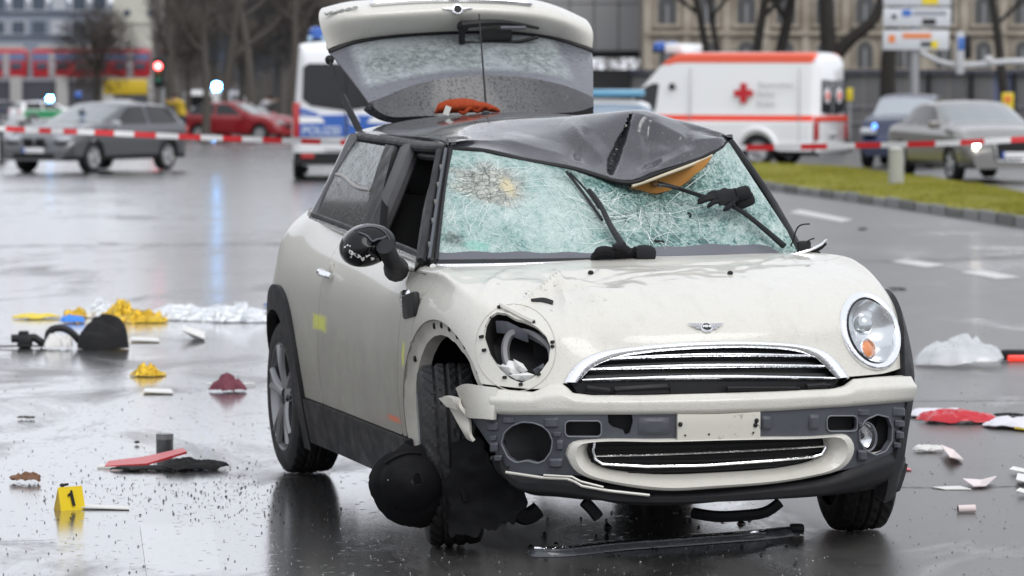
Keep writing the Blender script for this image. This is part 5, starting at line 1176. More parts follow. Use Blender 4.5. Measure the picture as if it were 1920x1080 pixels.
def vehicle(name, label, cat, loc, heading, prof, Wd, belt, wheels, rw, m, zl=.26, rt=.76, hoodw=.90, windows=(), shield=None, rear=None, lower=None, dy=0.0, tint=GLASS_DK, stint=GLASS_BG, ends=.16, group=None):
    """car or van lofted along x (nose at +x). prof: top outline (x, z) tail -> nose; belt: (x, z)"""
    T = thing(name, label, cat, loc, math.atan2(heading[1], heading[0]), group)
    P = np.array(prof, float); Bz = np.array(belt, float); x0, x1 = P[0, 0], P[-1, 0]; L = x1 - x0
    nx = 96; u = np.linspace(0, 1, nx); X = x0 + L * (u - .55 / (2 * math.pi) * np.sin(2 * math.pi * u)); ZT = np.interp(X, P[:, 0], P[:, 1]); k = np.ones(5) / 5; ZTs = np.convolve(np.pad(ZT, 2, 'edge'), k, 'valid')
    V = []; ring = []; half = Wd / 2
    ZLO = np.full(nx, zl)
    for i in range(nx):
        e = min(X[i] - x0, x1 - X[i]) / max(ends * 2, 1e-3); ef = 1 - .16 * (1 - min(1, e)) ** 2; w = half * ef; zt = ZTs[i]; bz = np.interp(X[i], Bz[:, 0], Bz[:, 1])
        if zt > bz + .10: f = min(1, (zt - bz) / .40); wt = w * (hoodw * (1 - f) + rt * f); b = bz; wb = w * .955
        else: wt = w * hoodw; b = min(bz, zt - .035); wb = w * .955
        pts = [(0, zt), (wt * .55, zt - .012), (wt * .86, zt - .035), (wt, zt - .075 if zt > bz + .15 else zt - .02), (wb, b), (w, b - .10 * (b - zl) / .6), (w, (b + zl) / 2), (w * .985, zl + .12), (w * .93, zl)]
        row = [(X[i], -p[0], p[1]) for p in pts[::-1]] + [(X[i], p[0], p[1]) for p in pts[1:]]; V += row
    K = 17; Fc = grid_faces(nx, K, flip=False); V = np.array(V)
    N = vnormals(V, Fc)
    if (N[K * (nx // 2) + 8])[2] < 0: Fc = [f[::-1] for f in Fc]; N = -N
    caps = [tuple(range(K)), tuple((nx - 1) * K + j for j in range(K))[::-1]]
    # dense copy for clean wheel openings
    def dens(V, Fc): return V, Fc
    r_w = rw + .055; d = np.full(len(V), 9.)
    NX2 = int(nx * 1.5); Vd = nspline(np.arange(float(nx)), V.reshape(nx, K, 3), np.linspace(0, nx - 1, NX2)); kk = np.linspace(0, K - 1, (K - 1) * 6 + 1); i0 = np.clip(kk.astype(int), 0, K - 2); fr = (kk - i0)[None, :, None]
    Vd = Vd[:, i0] * (1 - fr) + Vd[:, i0 + 1] * fr; KD = len(kk); Vd = Vd.reshape(-1, 3); Fd = grid_faces(NX2, KD)
    Nd = vnormals(Vd, Fd)
    if Nd[KD * (NX2 // 2) + KD // 2][2] < 0: Fd = [f[::-1] for f in Fd]; Nd = -Nd
    FA_ = np.array(Fd); dw = np.full(len(Vd), 9.)
    for wx in wheels: dw = np.minimum(dw, np.where(np.abs(Vd[:, 1]) > half * .5, np.hypot(Vd[:, 0] - wx, Vd[:, 2] - rw) - r_w, 9.))
    Vb, Fb = clip(Vd, Fd + [tuple(range(KD)), tuple((NX2 - 1) * KD + j for j in range(KD))[::-1]], dw)
    body = obj('body', Vb, Fb, m, T, True, None, 40)
    def skinpart(pname, d, mm, off=.006, parent=T):
        F2 = [Fd[i] for i in np.nonzero((d[FA_] > 0).any(1) & (d[FA_] > -3).all(1))[0]]; V2, F2 = clip(Vd + Nd * off, F2, d)
        if not F2: return None
        V2, F2 = rim(V2, F2, off + .004); return obj(pname, V2, F2, mm, parent, True, None, 45)
    zb_ = np.interp(Vd[:, 0], Bz[:, 0], Bz[:, 1])
    for wp in windows:
        for sg in (-1, 1):
            dd = sd_poly(Vd[:, [0, 2]], wp); dd = np.where(sg * Vd[:, 1] > half * .5, dd, -9.); skinpart('window', dd, tint)
    if shield: dd = np.minimum(np.minimum(Vd[:, 0] - shield[0], shield[1] - Vd[:, 0]), half * (shield[2] if len(shield) > 2 else .70) - np.abs(Vd[:, 1]) + .35 * 0); dd = np.where(Nd[:, 2] > .05, dd, -9); skinpart('windscreen', dd, stint)
    if rear: dd = np.minimum(np.minimum(Vd[:, 0] - rear[0], rear[1] - Vd[:, 0]), half * .66 - np.abs(Vd[:, 1])); dd = np.where(Nd[:, 2] > .05, dd, -9); skinpart('rear_window', dd, tint)
    if lower: dd = lower - Vd[:, 2]; dd = np.minimum(dd, dw); skinpart('lower_cladding', dd, BLACK_PLASTIC)
    MB().box(((x0 + x1) / 2, 0, zl + .10), (L * .92, Wd * .80, .2)).build('chassis', VOID, T, False)
    for wx in wheels:
        for sg in (-1, 1):
            we = bpy.data.objects.new('wheel', None); COL.objects.link(we); we.parent = T; we.location = (wx, sg * (half - .115), rw)
            for nm, prof_, mm in (('tyre', [(rw * .66, .10), (rw * .9, .105), (rw, .08), (rw, -.08), (rw * .9, -.105), (rw * .66, -.10)], RUBBER), ('rim', [(rw * .68, .085), (rw * .62, .06), (rw * .30, .05), (rw * .12, .085), (.001, .085)], WHEELM), ('rim', [(rw * .68, -.085), (rw * .62, -.06), (rw * .30, -.05), (rw * .12, -.085), (.001, -.085)], WHEELM)):
                if nm == 'rim' and (prof_[0][1] > 0) != (sg > 0): continue
                b_ = MB(); b_.lathe([(r_, h) for r_, h in prof_], axis='y', n=28)
                o = obj(nm, [(v[0], v[1], v[2]) for v in b_.V], b_.F, mm, we, True, None, 40)
                if nm == 'rim':
                    sp = MB()
                    for q in range(5): a = 2 * math.pi * q / 5; sp.tube([(0, sg * .07, 0), (rw * .62 * math.cos(a), sg * .078, rw * .62 * math.sin(a))], rw * .07, 6)
                    sp.build('spokes', WHEELM, we)
    T_info = dict(body=body, half=half, x0=x0, x1=x1, skin=skinpart, Vd=Vd, Nd=Nd, T=T); return T, T_info
def vbox(T, name, c, d, m, bev=.015): return MB().box(c, d, bev=min(bev, min(d) * .45)).build(name, m, T)
def place(px, py, dist=None):
    return gp(px, py)
def beacon(T, c, m, r=.07, h=.14, base=True):
    MB().lathe([(.0001, h), (r * .6, h * .96), (r, h * .7), (r, 0)], c, n=20).build('beacon_lamp', m, T)
    if base: MB().lathe([(r * 1.05, 0), (r * 1.1, -.06)], c, n=20).build('beacon_base', BLACK_PLASTIC, T)
def car_prof(L, H, hood=.95, hl=1.35, wsl=.95, tail='wagon', hb=.72):
    x1, x0 = L / 2, -L / 2
    front = [(x1 - hl - wsl - .25, H), (x1 - hl - wsl, H - .03), (x1 - hl, hood + .03), (x1 - hl * .5, hood - .05), (x1 - .22, hb + .02), (x1 - .06, hb - .10), (x1, hb - .22)]
    if tail == 'wagon': rear = [(x0, .62), (x0 + .05, .95), (x0 + .14, 1.02), (x0 + .42, H - .10), (x0 + .62, H - .04), (x0 + 1.4, H)]
    elif tail == 'hatch': rear = [(x0, .62), (x0 + .06, .92), (x0 + .18, 1.0), (x0 + .62, H - .12), (x0 + .9, H - .04), (x0 + 1.4, H)]
    else: rear = [(x0, .68), (x0 + .06, .98), (x0 + .5, 1.03), (x0 + 1.15, H - .08), (x0 + 1.5, H - .01), (x0 + 1.8, H)]
    return rear + front
def car_win(L, H, hl, wsl, belt=.94, tail=.42, split=True):
    xf = L / 2 - hl - .42; a = -L / 2 + tail
    if not split: return [[(a + .25, belt), (xf, belt), (xf - wsl * .62, H - .12), (a + .55, H - .12)]]
    mid = (xf + a) / 2 - .05
    return [[(mid + .05, belt), (xf, belt), (xf - wsl * .66, H - .11), (mid + .05, H - .09)], [(mid - 1.0, belt), (mid - .04, belt), (mid - .04, H - .09), (mid - .95, H - .10)], [(a + .16, belt + .04), (mid - 1.1, belt), (mid - 1.04, H - .11), (a + .5, H - .15)]]
# ---- silver estate with a magnetic beacon, left
pb = gp(166, 322); a = R(62); hd = (-math.cos(a), -math.sin(a))
T, I = vehicle('estate_car', 'silver grey estate car with an unlit blue beacon on its roof', 'car', pb + [.1, .6, 0], hd, car_prof(4.52, 1.45, 1.0, 1.35, .95), 1.80, [(-2.3, .98), (2.3, .90)], (-1.38, 1.38), .325, vpaint('silver_paint', (.105, .11, .118), .3, .5),
    windows=car_win(4.52, 1.45, 1.35, .95, .99), shield=(2.26 - 1.35 - .82, 2.26 - 1.35 - .02, .74), rear=(-2.10, -1.86), lower=.34, tint=GLASS_DK)
for s in (-1, 1):
    vbox(T, 'headlamp', (2.13, s * .62, .70), (.22, .38, .13), HEADL, .04); vbox(T, 'grille', (2.24, s * .15, .64), (.06, .22, .15), TRIM_BLACK); vbox(T, 'fog_lamp', (2.22, s * .62, .36), (.06, .16, .10), HEADL); vbox(T, 'wing_mirror', (.75, s * 1.0, 1.0), (.14, .2, .13), vpaint('mirror_silver', (.4, .41, .43)), .04); vbox(T, 'tail_lamp', (-2.2, s * .70, .82), (.10, .26, .22), TAILL)
vbox(T, 'number_plate', (2.275, 0, .47), (.02, .52, .11), PLATEM); vbox(T, 'plate_strip', (2.28, -.235, .47), (.022, .05, .11), EUB); vbox(T, 'bumper_intake', (2.25, 0, .36), (.06, 1.0, .10), TRIM_BLACK)
beacon(T, (.15, -.35, 1.54), BLUE_OFF, .075, .13)
# ---- red hatchback, facing right
pr = gp(452, 266)
T, I = vehicle('red_car', 'dark red hatchback standing in front of the white vans', 'car', pr + [0, .5, 0], (.88, -.48), car_prof(4.25, 1.45, .98, 1.2, .95, 'hatch'), 1.78, [(-2.1, .98), (2.1, .88)], (-1.28, 1.30), .32, vpaint('red_paint', (.27, .012, .018)), windows=car_win(4.25, 1.45, 1.2, .95, .97), shield=(2.125 - 1.2 - .82, 2.125 - 1.2 - .02, .74), lower=.30)
for s in (-1, 1): vbox(T, 'headlamp', (1.98, s * .62, .70), (.25, .34, .14), HEADL, .04); vbox(T, 'wing_mirror', (.72, s * .98, 1.0), (.13, .2, .13), vpaint('mirror_red', (.27, .012, .018)), .04)
vbox(T, 'grille', (2.11, 0, .58), (.05, .9, .16), TRIM_BLACK)
# ---- dark-roofed cars at the far left edge
pd = gp(8, 226)
T, I = vehicle('dark_car', 'dark blue estate cut off by the left edge of the photo', 'car', pd + [0, 1., 0], (.55, .83), car_prof(4.5, 1.5, 1.0, 1.3, .95), 1.8, [(-2.3, .98), (2.3, .90)], (-1.35, 1.35), .33, vpaint('navy_paint', (.012, .018, .05)), windows=car_win(4.5, 1.5, 1.3, .95, .98), shield=(.05, .93, .72), rear=(-2.12, -1.86))
for s in (-1, 1): vbox(T, 'tail_lamp', (-2.19, s * .72, .82), (.10, .24, .24), TAILL)
WHITEV = vpaint('white_paint', (.82, .83, .84)); GREENV = mat('police_green', (.03, .30, .12), .3, coat=.5); BLUEV = mat('police_blue', (.015, .10, .42), .3, coat=.4)
pg = gp(85, 236)
T, I = vehicle('police_car', 'white and green patrol car with its blue light flashing', 'police car', pg + [0, 1.5, 0], (.86, .5), car_prof(4.5, 1.45, 1.0, 1.3, .95), 1.8, [(-2.3, .98), (2.3, .90)], (-1.35, 1.35), .33, WHITEV, windows=car_win(4.5, 1.45, 1.3, .95, .98), shield=(.05, .93, .72), rear=(-2.12, -1.86))
I['skin']('door_panel', np.where(np.abs(I['Vd'][:, 1]) > .6, np.minimum.reduce([.93 - I['Vd'][:, 2], I['Vd'][:, 2] - .45, 1.0 - I['Vd'][:, 0], I['Vd'][:, 0] + 1.9, np.hypot(I['Vd'][:, 0] + 1.35, I['Vd'][:, 2] - .33) - .42, np.hypot(I['Vd'][:, 0] - 1.35, I['Vd'][:, 2] - .33) - .42]), -9), GREENV)
beacon(T, (.1, 0, 1.50), BLUE_ON, .16, .24)
for s in (-1, 1): vbox(T, 'tail_lamp', (-2.19, s * .70, .82), (.10, .24, .22), TAILL)
# car under the yellow board
py_ = gp(240, 250)
T, I = vehicle('silver_car', 'pale silver hatchback half hidden behind the silver grey estate', 'car', py_ + [-.4, 6, 0], (.95, -.1), car_prof(4.2, 1.5, .98, 1.2, .95, 'hatch'), 1.76, [(-2.1, .98), (2.1, .88)], (-1.28, 1.30), .32, vpaint('pale_silver', (.45, .46, .47), .3, .4), windows=car_win(4.2, 1.5, 1.2, .95, .97), shield=(.08, .88, .72))
ys_ = gp(236, 246); Y_ = thing('board_sign', 'long yellow board on a dark post behind the estate car', 'sign', ys_)
MB().tube([(0, 0, 0), (0, 0, 2.0)], .06, 10).build('post', TRIM_BLACK, Y_); sc = ys_[1] / F_PX
zt = (CAM_H - (163 - 147.2) * sc) - ys_[2]; bwd = 82 * sc; MB().box((0, -.08, zt), (bwd, .10, 28 * sc), bev=.02).build('board', mat('sign_yellow', (.62, .43, .02), .4), Y_)
# small white van with lit beacon
pv = gp(398, 252)
def van_prof(L, H, nose=.95, wl=.9): 
    x1, x0 = L / 2, -L / 2; return [(x0, H - .25), (x0 + .04, H - .08), (x0 + .18, H - .01), (0, H), (x1 - nose - wl - .3, H - .01), (x1 - nose - wl, H - .06), (x1 - nose, 1.18), (x1 - nose * .45, 1.04), (x1 - .14, .86), (x1 - .04, .7), (x1, .5)]
T, I = vehicle('white_van', 'small white van with a lit blue light above the red hatchback', 'van', pv + [.1, 4, 0], (.35, .94), van_prof(4.8, 1.95), 1.9, [(-2.4, 1.1), (2.4, 1.0)], (-1.45, 1.5), .34, WHITEV, windows=[[(-2.1, 1.12), (-1.0, 1.12), (-1.0, 1.72), (-2.0, 1.72)], [(-.8, 1.12), (.1, 1.12), (.1, 1.72), (-.8, 1.72)]], shield=(.6, 1.4, .74), rt=.84, lower=.4)
vbox(T, 'rear_glass', (-2.42, 0, 1.45), (.03, 1.35, .50), GLASS_DK); beacon(T, (-.3, .1, 2.0), BLUE_ON, .17, .26)
for s in (-1, 1): vbox(T, 'tail_lamp', (-2.41, s * .84, .95), (.06, .14, .5), TAILL)
# ---- police van seen from behind
pp = gp(633, 337)
T, I = vehicle('police_van', 'white police van with blue rear band and dark rear window, seen from behind', 'van', pp + [.06, 2.9, 0], (-.035, 1.), van_prof(5.6, 2.60, 1.0, 1.0), 2.04, [(-2.8, 1.25), (2.8, 1.15)], (-1.75, 1.65), .36, WHITEV, windows=[[(-2.5, 1.35), (-1.0, 1.35), (-1.0, 2.2), (-2.45, 2.2)], [(-.8, 1.35), (.6, 1.35), (.6, 2.2), (-.8, 2.2)]], shield=(1.0, 1.9, .78), rt=.86, lower=.36, ends=.10)
xr = -2.80
def rear_plate(name, P, m, off=.03, th=.02, par=None):
    return MB().prism([(p[0], p[1]) for p in P], 0, xr - off, xr + .05, 0).build(name, m, par or T, False)
zv = lambda py: CAM_H - (py - 147.2) * (pp[1] + .1) / F_PX - pp[2]; yv = lambda px: -(px - 638 + 0) * (pp[1] + .1) / F_PX
Q = lambda P: [(yv(a_), zv(b_)) for a_, b_ in P][::-1]
rear_plate('rear_window', Q([(556, 186), (572, 198), (638, 207), (704, 198), (720, 186), (718, 126), (708, 119), (568, 119), (558, 126)]), GLASS_DK)
rear_plate('blue_band', Q([(549, 214), (596, 216), (636, 215), (636, 256), (549, 256)]), BLUEV); rear_plate('blue_band', Q([(640, 215), (680, 216), (727, 214), (727, 256), (640, 256)]), BLUEV)
rear_plate('blue_chevron', Q([(547, 202), (556, 203), (586, 212), (580, 214), (547, 209)]), BLUEV); rear_plate('blue_chevron', Q([(729, 202), (720, 203), (690, 212), (696, 214), (729, 209)])[::-1], BLUEV)
rear_plate('white_wedge', Q([(549, 218), (590, 219), (599, 230), (549, 231)]), WHITEV, .038); rear_plate('white_wedge', Q([(727, 218), (686, 219), (677, 230), (727, 231)])[::-1], WHITEV, .038)
rear_plate('rear_bumper', Q([(540, 286), (736, 286), (736, 308), (540, 308)]), BLACK_PLASTIC, .08); rear_plate('door_gap', Q([(637, 112), (639, 112), (639, 284), (637, 284)]), TRIM_BLACK, .045)
for s in (-1, 1): MB().box((xr - .01, s * .93, zv(225)), (.08, .13, .66), bev=.03).build('tail_lamp', TAILL, T); MB().box((xr - .09, s * .72, zv(292)), (.03, .24, .09), bev=.01).build('reflector', TAILL, T)
MB().box((xr - .04, .12, zv(275)), (.03, .55, .11), bev=.005).build('number_plate', PLATEM, T)
text('rear_lettering', 'POLIZEI', .21, (xr - .045, yv(592), zv(245)), (0, -1, 0), (0, 0, 1), mat('silver_letters', (.55, .62, .72), .3), T, .003, .004, 1.0)
MB().lathe([(.0001, -.01), (.09, -.008), (.10, .01)], (xr - .04, yv(653), zv(226)), axis='x', n=24).build('crest', mat('crest_silver', (.55, .57, .6), .3), T)
vbox(T, 'light_bar', (-2.2, .35, 2.64), (.35, .75, .10), mat('pale_blue_bar', (.35, .5, .62), .3)); beacon(T, (-2.25, .55, 2.64), BLUE_OFF, .15, .22)
vbox(T, 'roof_box', (-1.9, -.35, 2.64), (.6, .7, .10), WHITEV)
# ---- patrol car behind the wreck, nose towards us
pq = dp(1143, 290, 62); pq[2] = ground_z(62)
T, I = vehicle('patrol_car', 'white patrol car with a light bar, its windscreen showing behind the dented roof', 'police car', pq + [0, .8, 0], (.10, -1.), car_prof(4.7, 1.50, 1.0, 1.4, .95), 1.82, [(-2.3, 1.0), (2.3, .92)], (-1.38, 1.42), .33, WHITEV, windows=car_win(4.7, 1.5, 1.4, .95, 1.0), shield=(2.35 - 1.4 - .84, 2.35 - 1.4 - .0, .80), stint=mat('sky_blue_windscreen', (.22, .27, .33), .15, spec=.8), rt=.78)
vbox(T, 'light_bar', (-.1, 0, 1.60), (.30, 1.25, .12), mat('light_bar_blue', (.12, .33, .50), .2, coat=.5), .04); vbox(T, 'light_bar_base', (-.1, 0, 1.525), (.22, 1.1, .04), TRIM_BLACK)
for s in (-1, 1): vbox(T, 'headlamp', (2.2, s * .65, .72), (.22, .36, .15), HEADL, .04); vbox(T, 'wing_mirror', (.8, s * 1.0, 1.02), (.14, .2, .13), WHITEV, .04)
# ---- ambulance
pa = gp(1418, 314); aA = R(25)
SIGR = mat('day_glow_red', (.85, .055, .015), .5)
T, I = vehicle('ambulance', 'white ambulance with orange red stripes and a red cross on its side', 'ambulance', pa + [-.95, 1.9, 0], (-math.cos(aA), math.sin(aA)), van_prof(5.9, 2.56, 1.05, 1.25), 1.98, [(-2.95, 1.15), (2.95, 1.05)], (-1.55, 1.95), .345, WHITEV, windows=[[(.92, 1.22), (1.70, 1.18), (1.32, 1.72), (1.0, 1.86), (.85, 1.86)]], shield=(.75, 1.85, .80), rt=.86, lower=.42, ends=.10)
Vd, Nd = I['Vd'], I['Nd']; sidem = np.abs(Vd[:, 1]) > .6
for s in (-1, 1):
    sm_ = np.where(s * Vd[:, 1] > .55, 1, -9.)
    I['skin']('side_stripe', np.minimum(np.minimum(Vd[:, 2] - 1.02, 1.15 - Vd[:, 2]), np.where(sm_ > 0, np.minimum(Vd[:, 0] + 2.85, 2.0 - Vd[:, 0]), -9)), SIGR); I['skin']('roof_stripe', np.minimum(np.minimum(Vd[:, 2] - 2.27, 2.53 - Vd[:, 2]), np.where(sm_ > 0, np.minimum(Vd[:, 0] + 2.86, 1.2 - Vd[:, 0]), -9)), mat('faded_day_glow', (.82, .12, .06), .5))
sd_ = 1  # left flank (+y) faces the camera
half = I['half']
def flank(name, P, m, off=.012): return MB().prism([(p[0], p[1]) for p in P], 1, half - .02, half + off, 0).build(name, m, T, False)
cx, cz, c1, c2 = -1.22, 1.64, .07, .22
flank('red_cross', [(cx - c1, cz - c2), (cx + c1, cz - c2), (cx + c1, cz - c1), (cx + c2, cz - c1), (cx + c2, cz + c1), (cx + c1, cz + c1), (cx + c1, cz + c2), (cx - c1, cz + c2), (cx - c1, cz + c1), (cx - c2, cz + c1), (cx - c2, cz - c1), (cx - c1, cz - c1)], mat('cross_red', (.55, .012, .02), .35))
GLT = mat('grey_lettering', (.38, .38, .40), .4)
for k, wd_ in enumerate(('Bayerisches', 'Rotes', 'Kreuz')): text('side_lettering', wd_, .175, (-1.52 - (.46, .24, .24)[k], half + .012, 1.82 - .21 * k), (-1, 0, 0), (0, 0, 1), GLT, T, .002, 0, 1.)
flank('door_seam', [(.05, .45), (.065, .45), (.065, 2.2), (.05, 2.2)], GLT, .004); flank('door_seam', [(-2.55, .45), (-2.535, .45), (-2.535, 2.2), (-2.55, 2.2)], GLT, .004)
MB().lathe([(.0001, .012), (.07, .01), (.08, -.01)], (.50, half, 1.78), axis='y', n=20).build('fuel_badge', TRIM_BLACK, T); flank('skirt', [(-1.0, .36), (1.4, .36), (1.4, .56), (-1.0, .56)], WHITEV, .02); flank('skirt', [(-2.85, .36), (-2.05, .36), (-2.05, .56), (-2.85, .56)], WHITEV, .02)
m_ = MB(); pts = [(-1.55 + .47 * math.cos(q), half + .01, .345 + .50 * math.sin(q)) for q in np.linspace(R(10), R(170), 16)]; m_.tube(pts, .055, 8); m_.build('wheel_arch_flare', WHITEV, T)
xr = -2.95
rear_plate('rear_window', [(.70, 1.22), (.06, 1.16), (.06, 1.92), (.68, 1.94)], GLASS_DK, par=T); rear_plate('rear_window', [(-.70, 1.22), (-.06, 1.16), (-.06, 1.92), (-.68, 1.94)], GLASS_DK, par=T); rear_plate('rear_stripe', [(.97, 1.02), (-.97, 1.02), (-.97, 1.13), (.97, 1.13)], SIGR, .024, par=T); rear_plate('rear_bumper', [(.95, .34), (-.95, .34), (-.95, .52), (.95, .52)], WHITEV, .06, par=T)
for s in (-1, 1):
    vbox(T, 'tail_lamp', (xr + .02, s * .93, .80), (.10, .12, .42), TAILL, .03)
    MB().lathe([(.0001, -.006), (.17, -.004), (.18, .02)], (xr - .03, s * .38, 1.58), axis='x', n=24).build('window_emblem', WHITEV, T); b_ = MB(); b_.box((xr - .04, s * .38, 1.58), (.02, .06, .20)); b_.box((xr - .04, s * .38, 1.58), (.021, .20, .06)); b_.build('emblem_cross', SIGR, T, False)
vbox(T, 'number_plate', (xr - .04, 0, .74), (.02, .46, .10), PLATEM)
for s in (-1, 1): beacon(T, (1.05, s * .35, 2.60), BLUE_OFF, .17, .20)
vbox(T, 'roof_light_box', (.62, 0, 2.64), (.42, 1.3, .22), WHITEV, .05); vbox(T, 'wing_mirror', (1.55, half + .12, 1.10), (.14, .22, .26), BLACK_PLASTIC, .04)
# ---- brown-silver car with headlights on, far right
pu = gp(1850, 343); au = R(12)
T, I = vehicle('saloon_car', 'brownish silver saloon with headlights lit behind the grass strip', 'car', pu + [0, 2.2, 0], (math.sin(au), -math.cos(au)), car_prof(4.75, 1.47, 1.02, 1.35, 1.0, 'sedan', .76), 1.86, [(-2.4, 1.0), (2.4, .92)], (-1.40, 1.45), .34, vpaint('bronze_silver', (.21, .205, .195), .25, .55), windows=car_win(4.75, 1.47, 1.35, 1.0, 1.0), shield=(2.375 - 1.35 - .88, 2.375 - 1.35 - .0, .78), lower=.30)
for s in (-1, 1):
    vbox(T, 'headlamp', (2.22, s * .66, .71), (.24, .46, .15), HEADL, .05); b_ = MB(); b_.ball((2.31, s * .72, .71), .075, nu=14, nv=10); b_.build('lit_lamp', HEAD_ON, T); vbox(T, 'side_intake', (2.30, s * .66, .36), (.06, .30, .12), TRIM_BLACK); vbox(T, 'wing_mirror', (.9, s * 1.03, 1.03), (.14, .22, .14), vpaint('mirror_bronze', (.2, .19, .175), .3, .5), .04)
vbox(T, 'grille', (2.35, 0, .58), (.07, .80, .36), TRIM_BLACK, .04); m_ = MB(); m_.tube([(2.39, -.40, .76), (2.39, .40, .76), (2.39, .34, .40), (2.39, -.34, .40), (2.39, -.40, .76)], .018, 8); m_.build('grille_frame', CHROME, T)
vbox(T, 'number_plate', (2.40, 0, .50), (.02, .52, .11), PLATEM); vbox(T, 'plate_strip', (2.404, -.235, .50), (.022, .05, .11), EUB)
# dark blue car to its left with blue lights on the front
pz = gp(1714, 316)
T, I = vehicle('dark_patrol_car', 'dark blue car with small blue front lights behind the slim grey post', 'car', pz + [.1, 2.2, 0], (-.26, -.965), car_prof(4.0, 1.62, 1.12, 1.05, .85), 1.62, [(-2.3, 1.1), (2.3, 1.02)], (-1.20, 1.25), .36, vpaint('deep_blue_paint', (.012, .02, .055)), windows=car_win(4.0, 1.62, 1.05, .85, 1.08), shield=(2.0 - 1.05 - .74, 2.0 - 1.05 - .0, .78), stint=mat('windscreen_reflection', (.30, .33, .36), .12, spec=.9), lower=.36)  # windscreen reflection painted as a pale base colour
BLU2 = mat('small_blue_light', (.1, .3, 1.), .3, emit=(.10, .30, 1.), estr=3.)
for s in (-1, 1): vbox(T, 'headlamp', (1.86, s * .58, .80), (.22, .34, .16), HEADL, .04); b_ = MB(); b_.ball((2.02, s * .42, .92), .055); b_.build('front_light', BLU2, T)
vbox(T, 'red_panel', (.7, .82, .95), (.55, .03, .22), TAILL, .01)
# ---- person in white leaning at the police van
def person(name, label, base, heading, top_m, leg_m, skin, pose):
    T = thing(name, label, 'person', base, math.atan2(heading[1], heading[0]))
    J = dict(pelvis=(0, 0, .92), spine=(.10, 0, 1.15), chest=(.24, 0, 1.34), neck=(.34, 0, 1.47), head=(.40, 0, 1.60), ls=(.24, .19, 1.40), le=(.46, .24, 1.42), lw=(.70, .20, 1.52), rs=(.24, -.19, 1.40), re=(.44, -.26, 1.36), rw=(.66, -.22, 1.48), lk=(.06, .10, .50), la=(.0, .11, .07), lt=(.15, .12, .04), rk=(.02, -.10, .50), ra=(-.12, -.11, .07), rt=(.03, -.12, .04))
    bones = [('pelvis', 'spine'), ('spine', 'chest'), ('chest', 'neck'), ('neck', 'head'), ('chest', 'ls'), ('ls', 'le'), ('le', 'lw'), ('chest', 'rs'), ('rs', 're'), ('re', 'rw'), ('pelvis', 'lk'), ('lk', 'la'), ('la', 'lt'), ('pelvis', 'rk'), ('rk', 'ra'), ('ra', 'rt')]
    rad = dict(pelvis=.16, spine=.15, chest=.17, neck=.07, head=.10, ls=.08, le=.055, lw=.04, rs=.08, re=.055, rw=.04, lk=.075, la=.05, lt=.04, rk=.075, ra=.05, rt=.04)
    ks = list(J); me = bpy.data.meshes.new('body'); me.from_pydata([J[k] for k in ks], [(ks.index(a), ks.index(b)) for a, b in bones], []); o = bpy.data.objects.new('body', me); COL.objects.link(o); o.parent = T
    sm = o.modifiers.new('skin', 'SKIN'); sm.use_smooth_shade = True
    for k, v in zip(ks, me.skin_vertices[0].data): v.radius = (rad[k], rad[k]); v.use_root = (k == 'pelvis')
    o.modifiers.new('sub', 'SUBSURF').levels = 2; bpy.context.view_layer.update(); em = bpy.data.meshes.new_from_object(o.evaluated_get(bpy.context.evaluated_depsgraph_get())); o.modifiers.clear(); o.data = em
    for mm in (top_m, leg_m, skin): em.materials.append(mm)
    for p in em.polygons: c = p.center; p.material_index = 2 if (c.z > 1.49 and c.x < .55 and abs(c.y) < .15) or c.x > .60 else (1 if c.z < .95 else 0); p.use_smooth = True
    hair = MB().ball((.385, 0, 1.645), .125, sc=(1, .85, .85)); hair.build('hair', mat('brown_hair', (.05, .03, .02), .7), T)
    for s in (-1, 1):
        h = MB()
        for f in range(4): h.tube([(.66, s * .21 + (f - 1.5) * .02, 1.50), (.74, s * .20 + (f - 1.5) * .024, 1.53), (.79, s * .20 + (f - 1.5) * .022, 1.515)], [.012, .011, .008], 6)
        h.tube([(.66, s * .19 - s * .03, 1.50), (.71, s * .15, 1.50)], [.013, .009], 6); h.build('fingers', skin, T)
    return T
ps = gp(500, 256); person('person', 'person in a white jacket leaning forward beside the police van', ps + [-.28, 0, 0], (.95, -.25), mat('white_jacket', (.62, .62, .66), .7), mat('dark_trousers', (.03, .03, .035), .8), mat('skin', (.50, .28, .18), .5), 0)
ps = gp(330, 268); Pn = person('person', 'person in a yellow high-visibility top between the estate car and the small white van', ps + [0, 3, 0], (-.7, -.7), mat('hi_vis_yellow', (.75, .52, .05), .6), mat('navy_trousers', (.02, .025, .05), .8), mat('skin_tone', (.50, .30, .2), .5), 0)
# =================================================================== barrier tape and posts
TRED = mat('tape_red', (.62, .02, .025), .35); TWH = mat('tape_white', (.74, .74, .74), .35)
def tape(label, ctrl, dist, stripes):
    C = resample(np.array([dp(px, py, d_) for (px, py), d_ in zip(ctrl, dist)]), 400); L = np.concatenate([[0], np.cumsum(np.linalg.norm(np.diff(C, axis=0), axis=1))])
    V = []; M = []
    for i in range(400):
        tw = .035 * math.sin(L[i] * .9) + .01 * math.sin(L[i] * 3.1); V += [C[i] + [0, tw * .4, -.033], C[i] + [0, -tw * .4, .033]]
        if i: M.append(int(L[i] / stripes) % 2)
    return tag(obj('barrier_tape', V, grid_faces(400, 2), [TRED, TWH], None, True, M), label, 'barrier tape')
tape('red and white barrier tape sagging past the silver grey estate', [(-520, 232), (-40, 238), (5, 241), (150, 247), (340, 256), (520, 263), (660, 268), (720, 270)], [48, 47, 47, 46, 45.5, 45, 44.5, 44.5], .285)
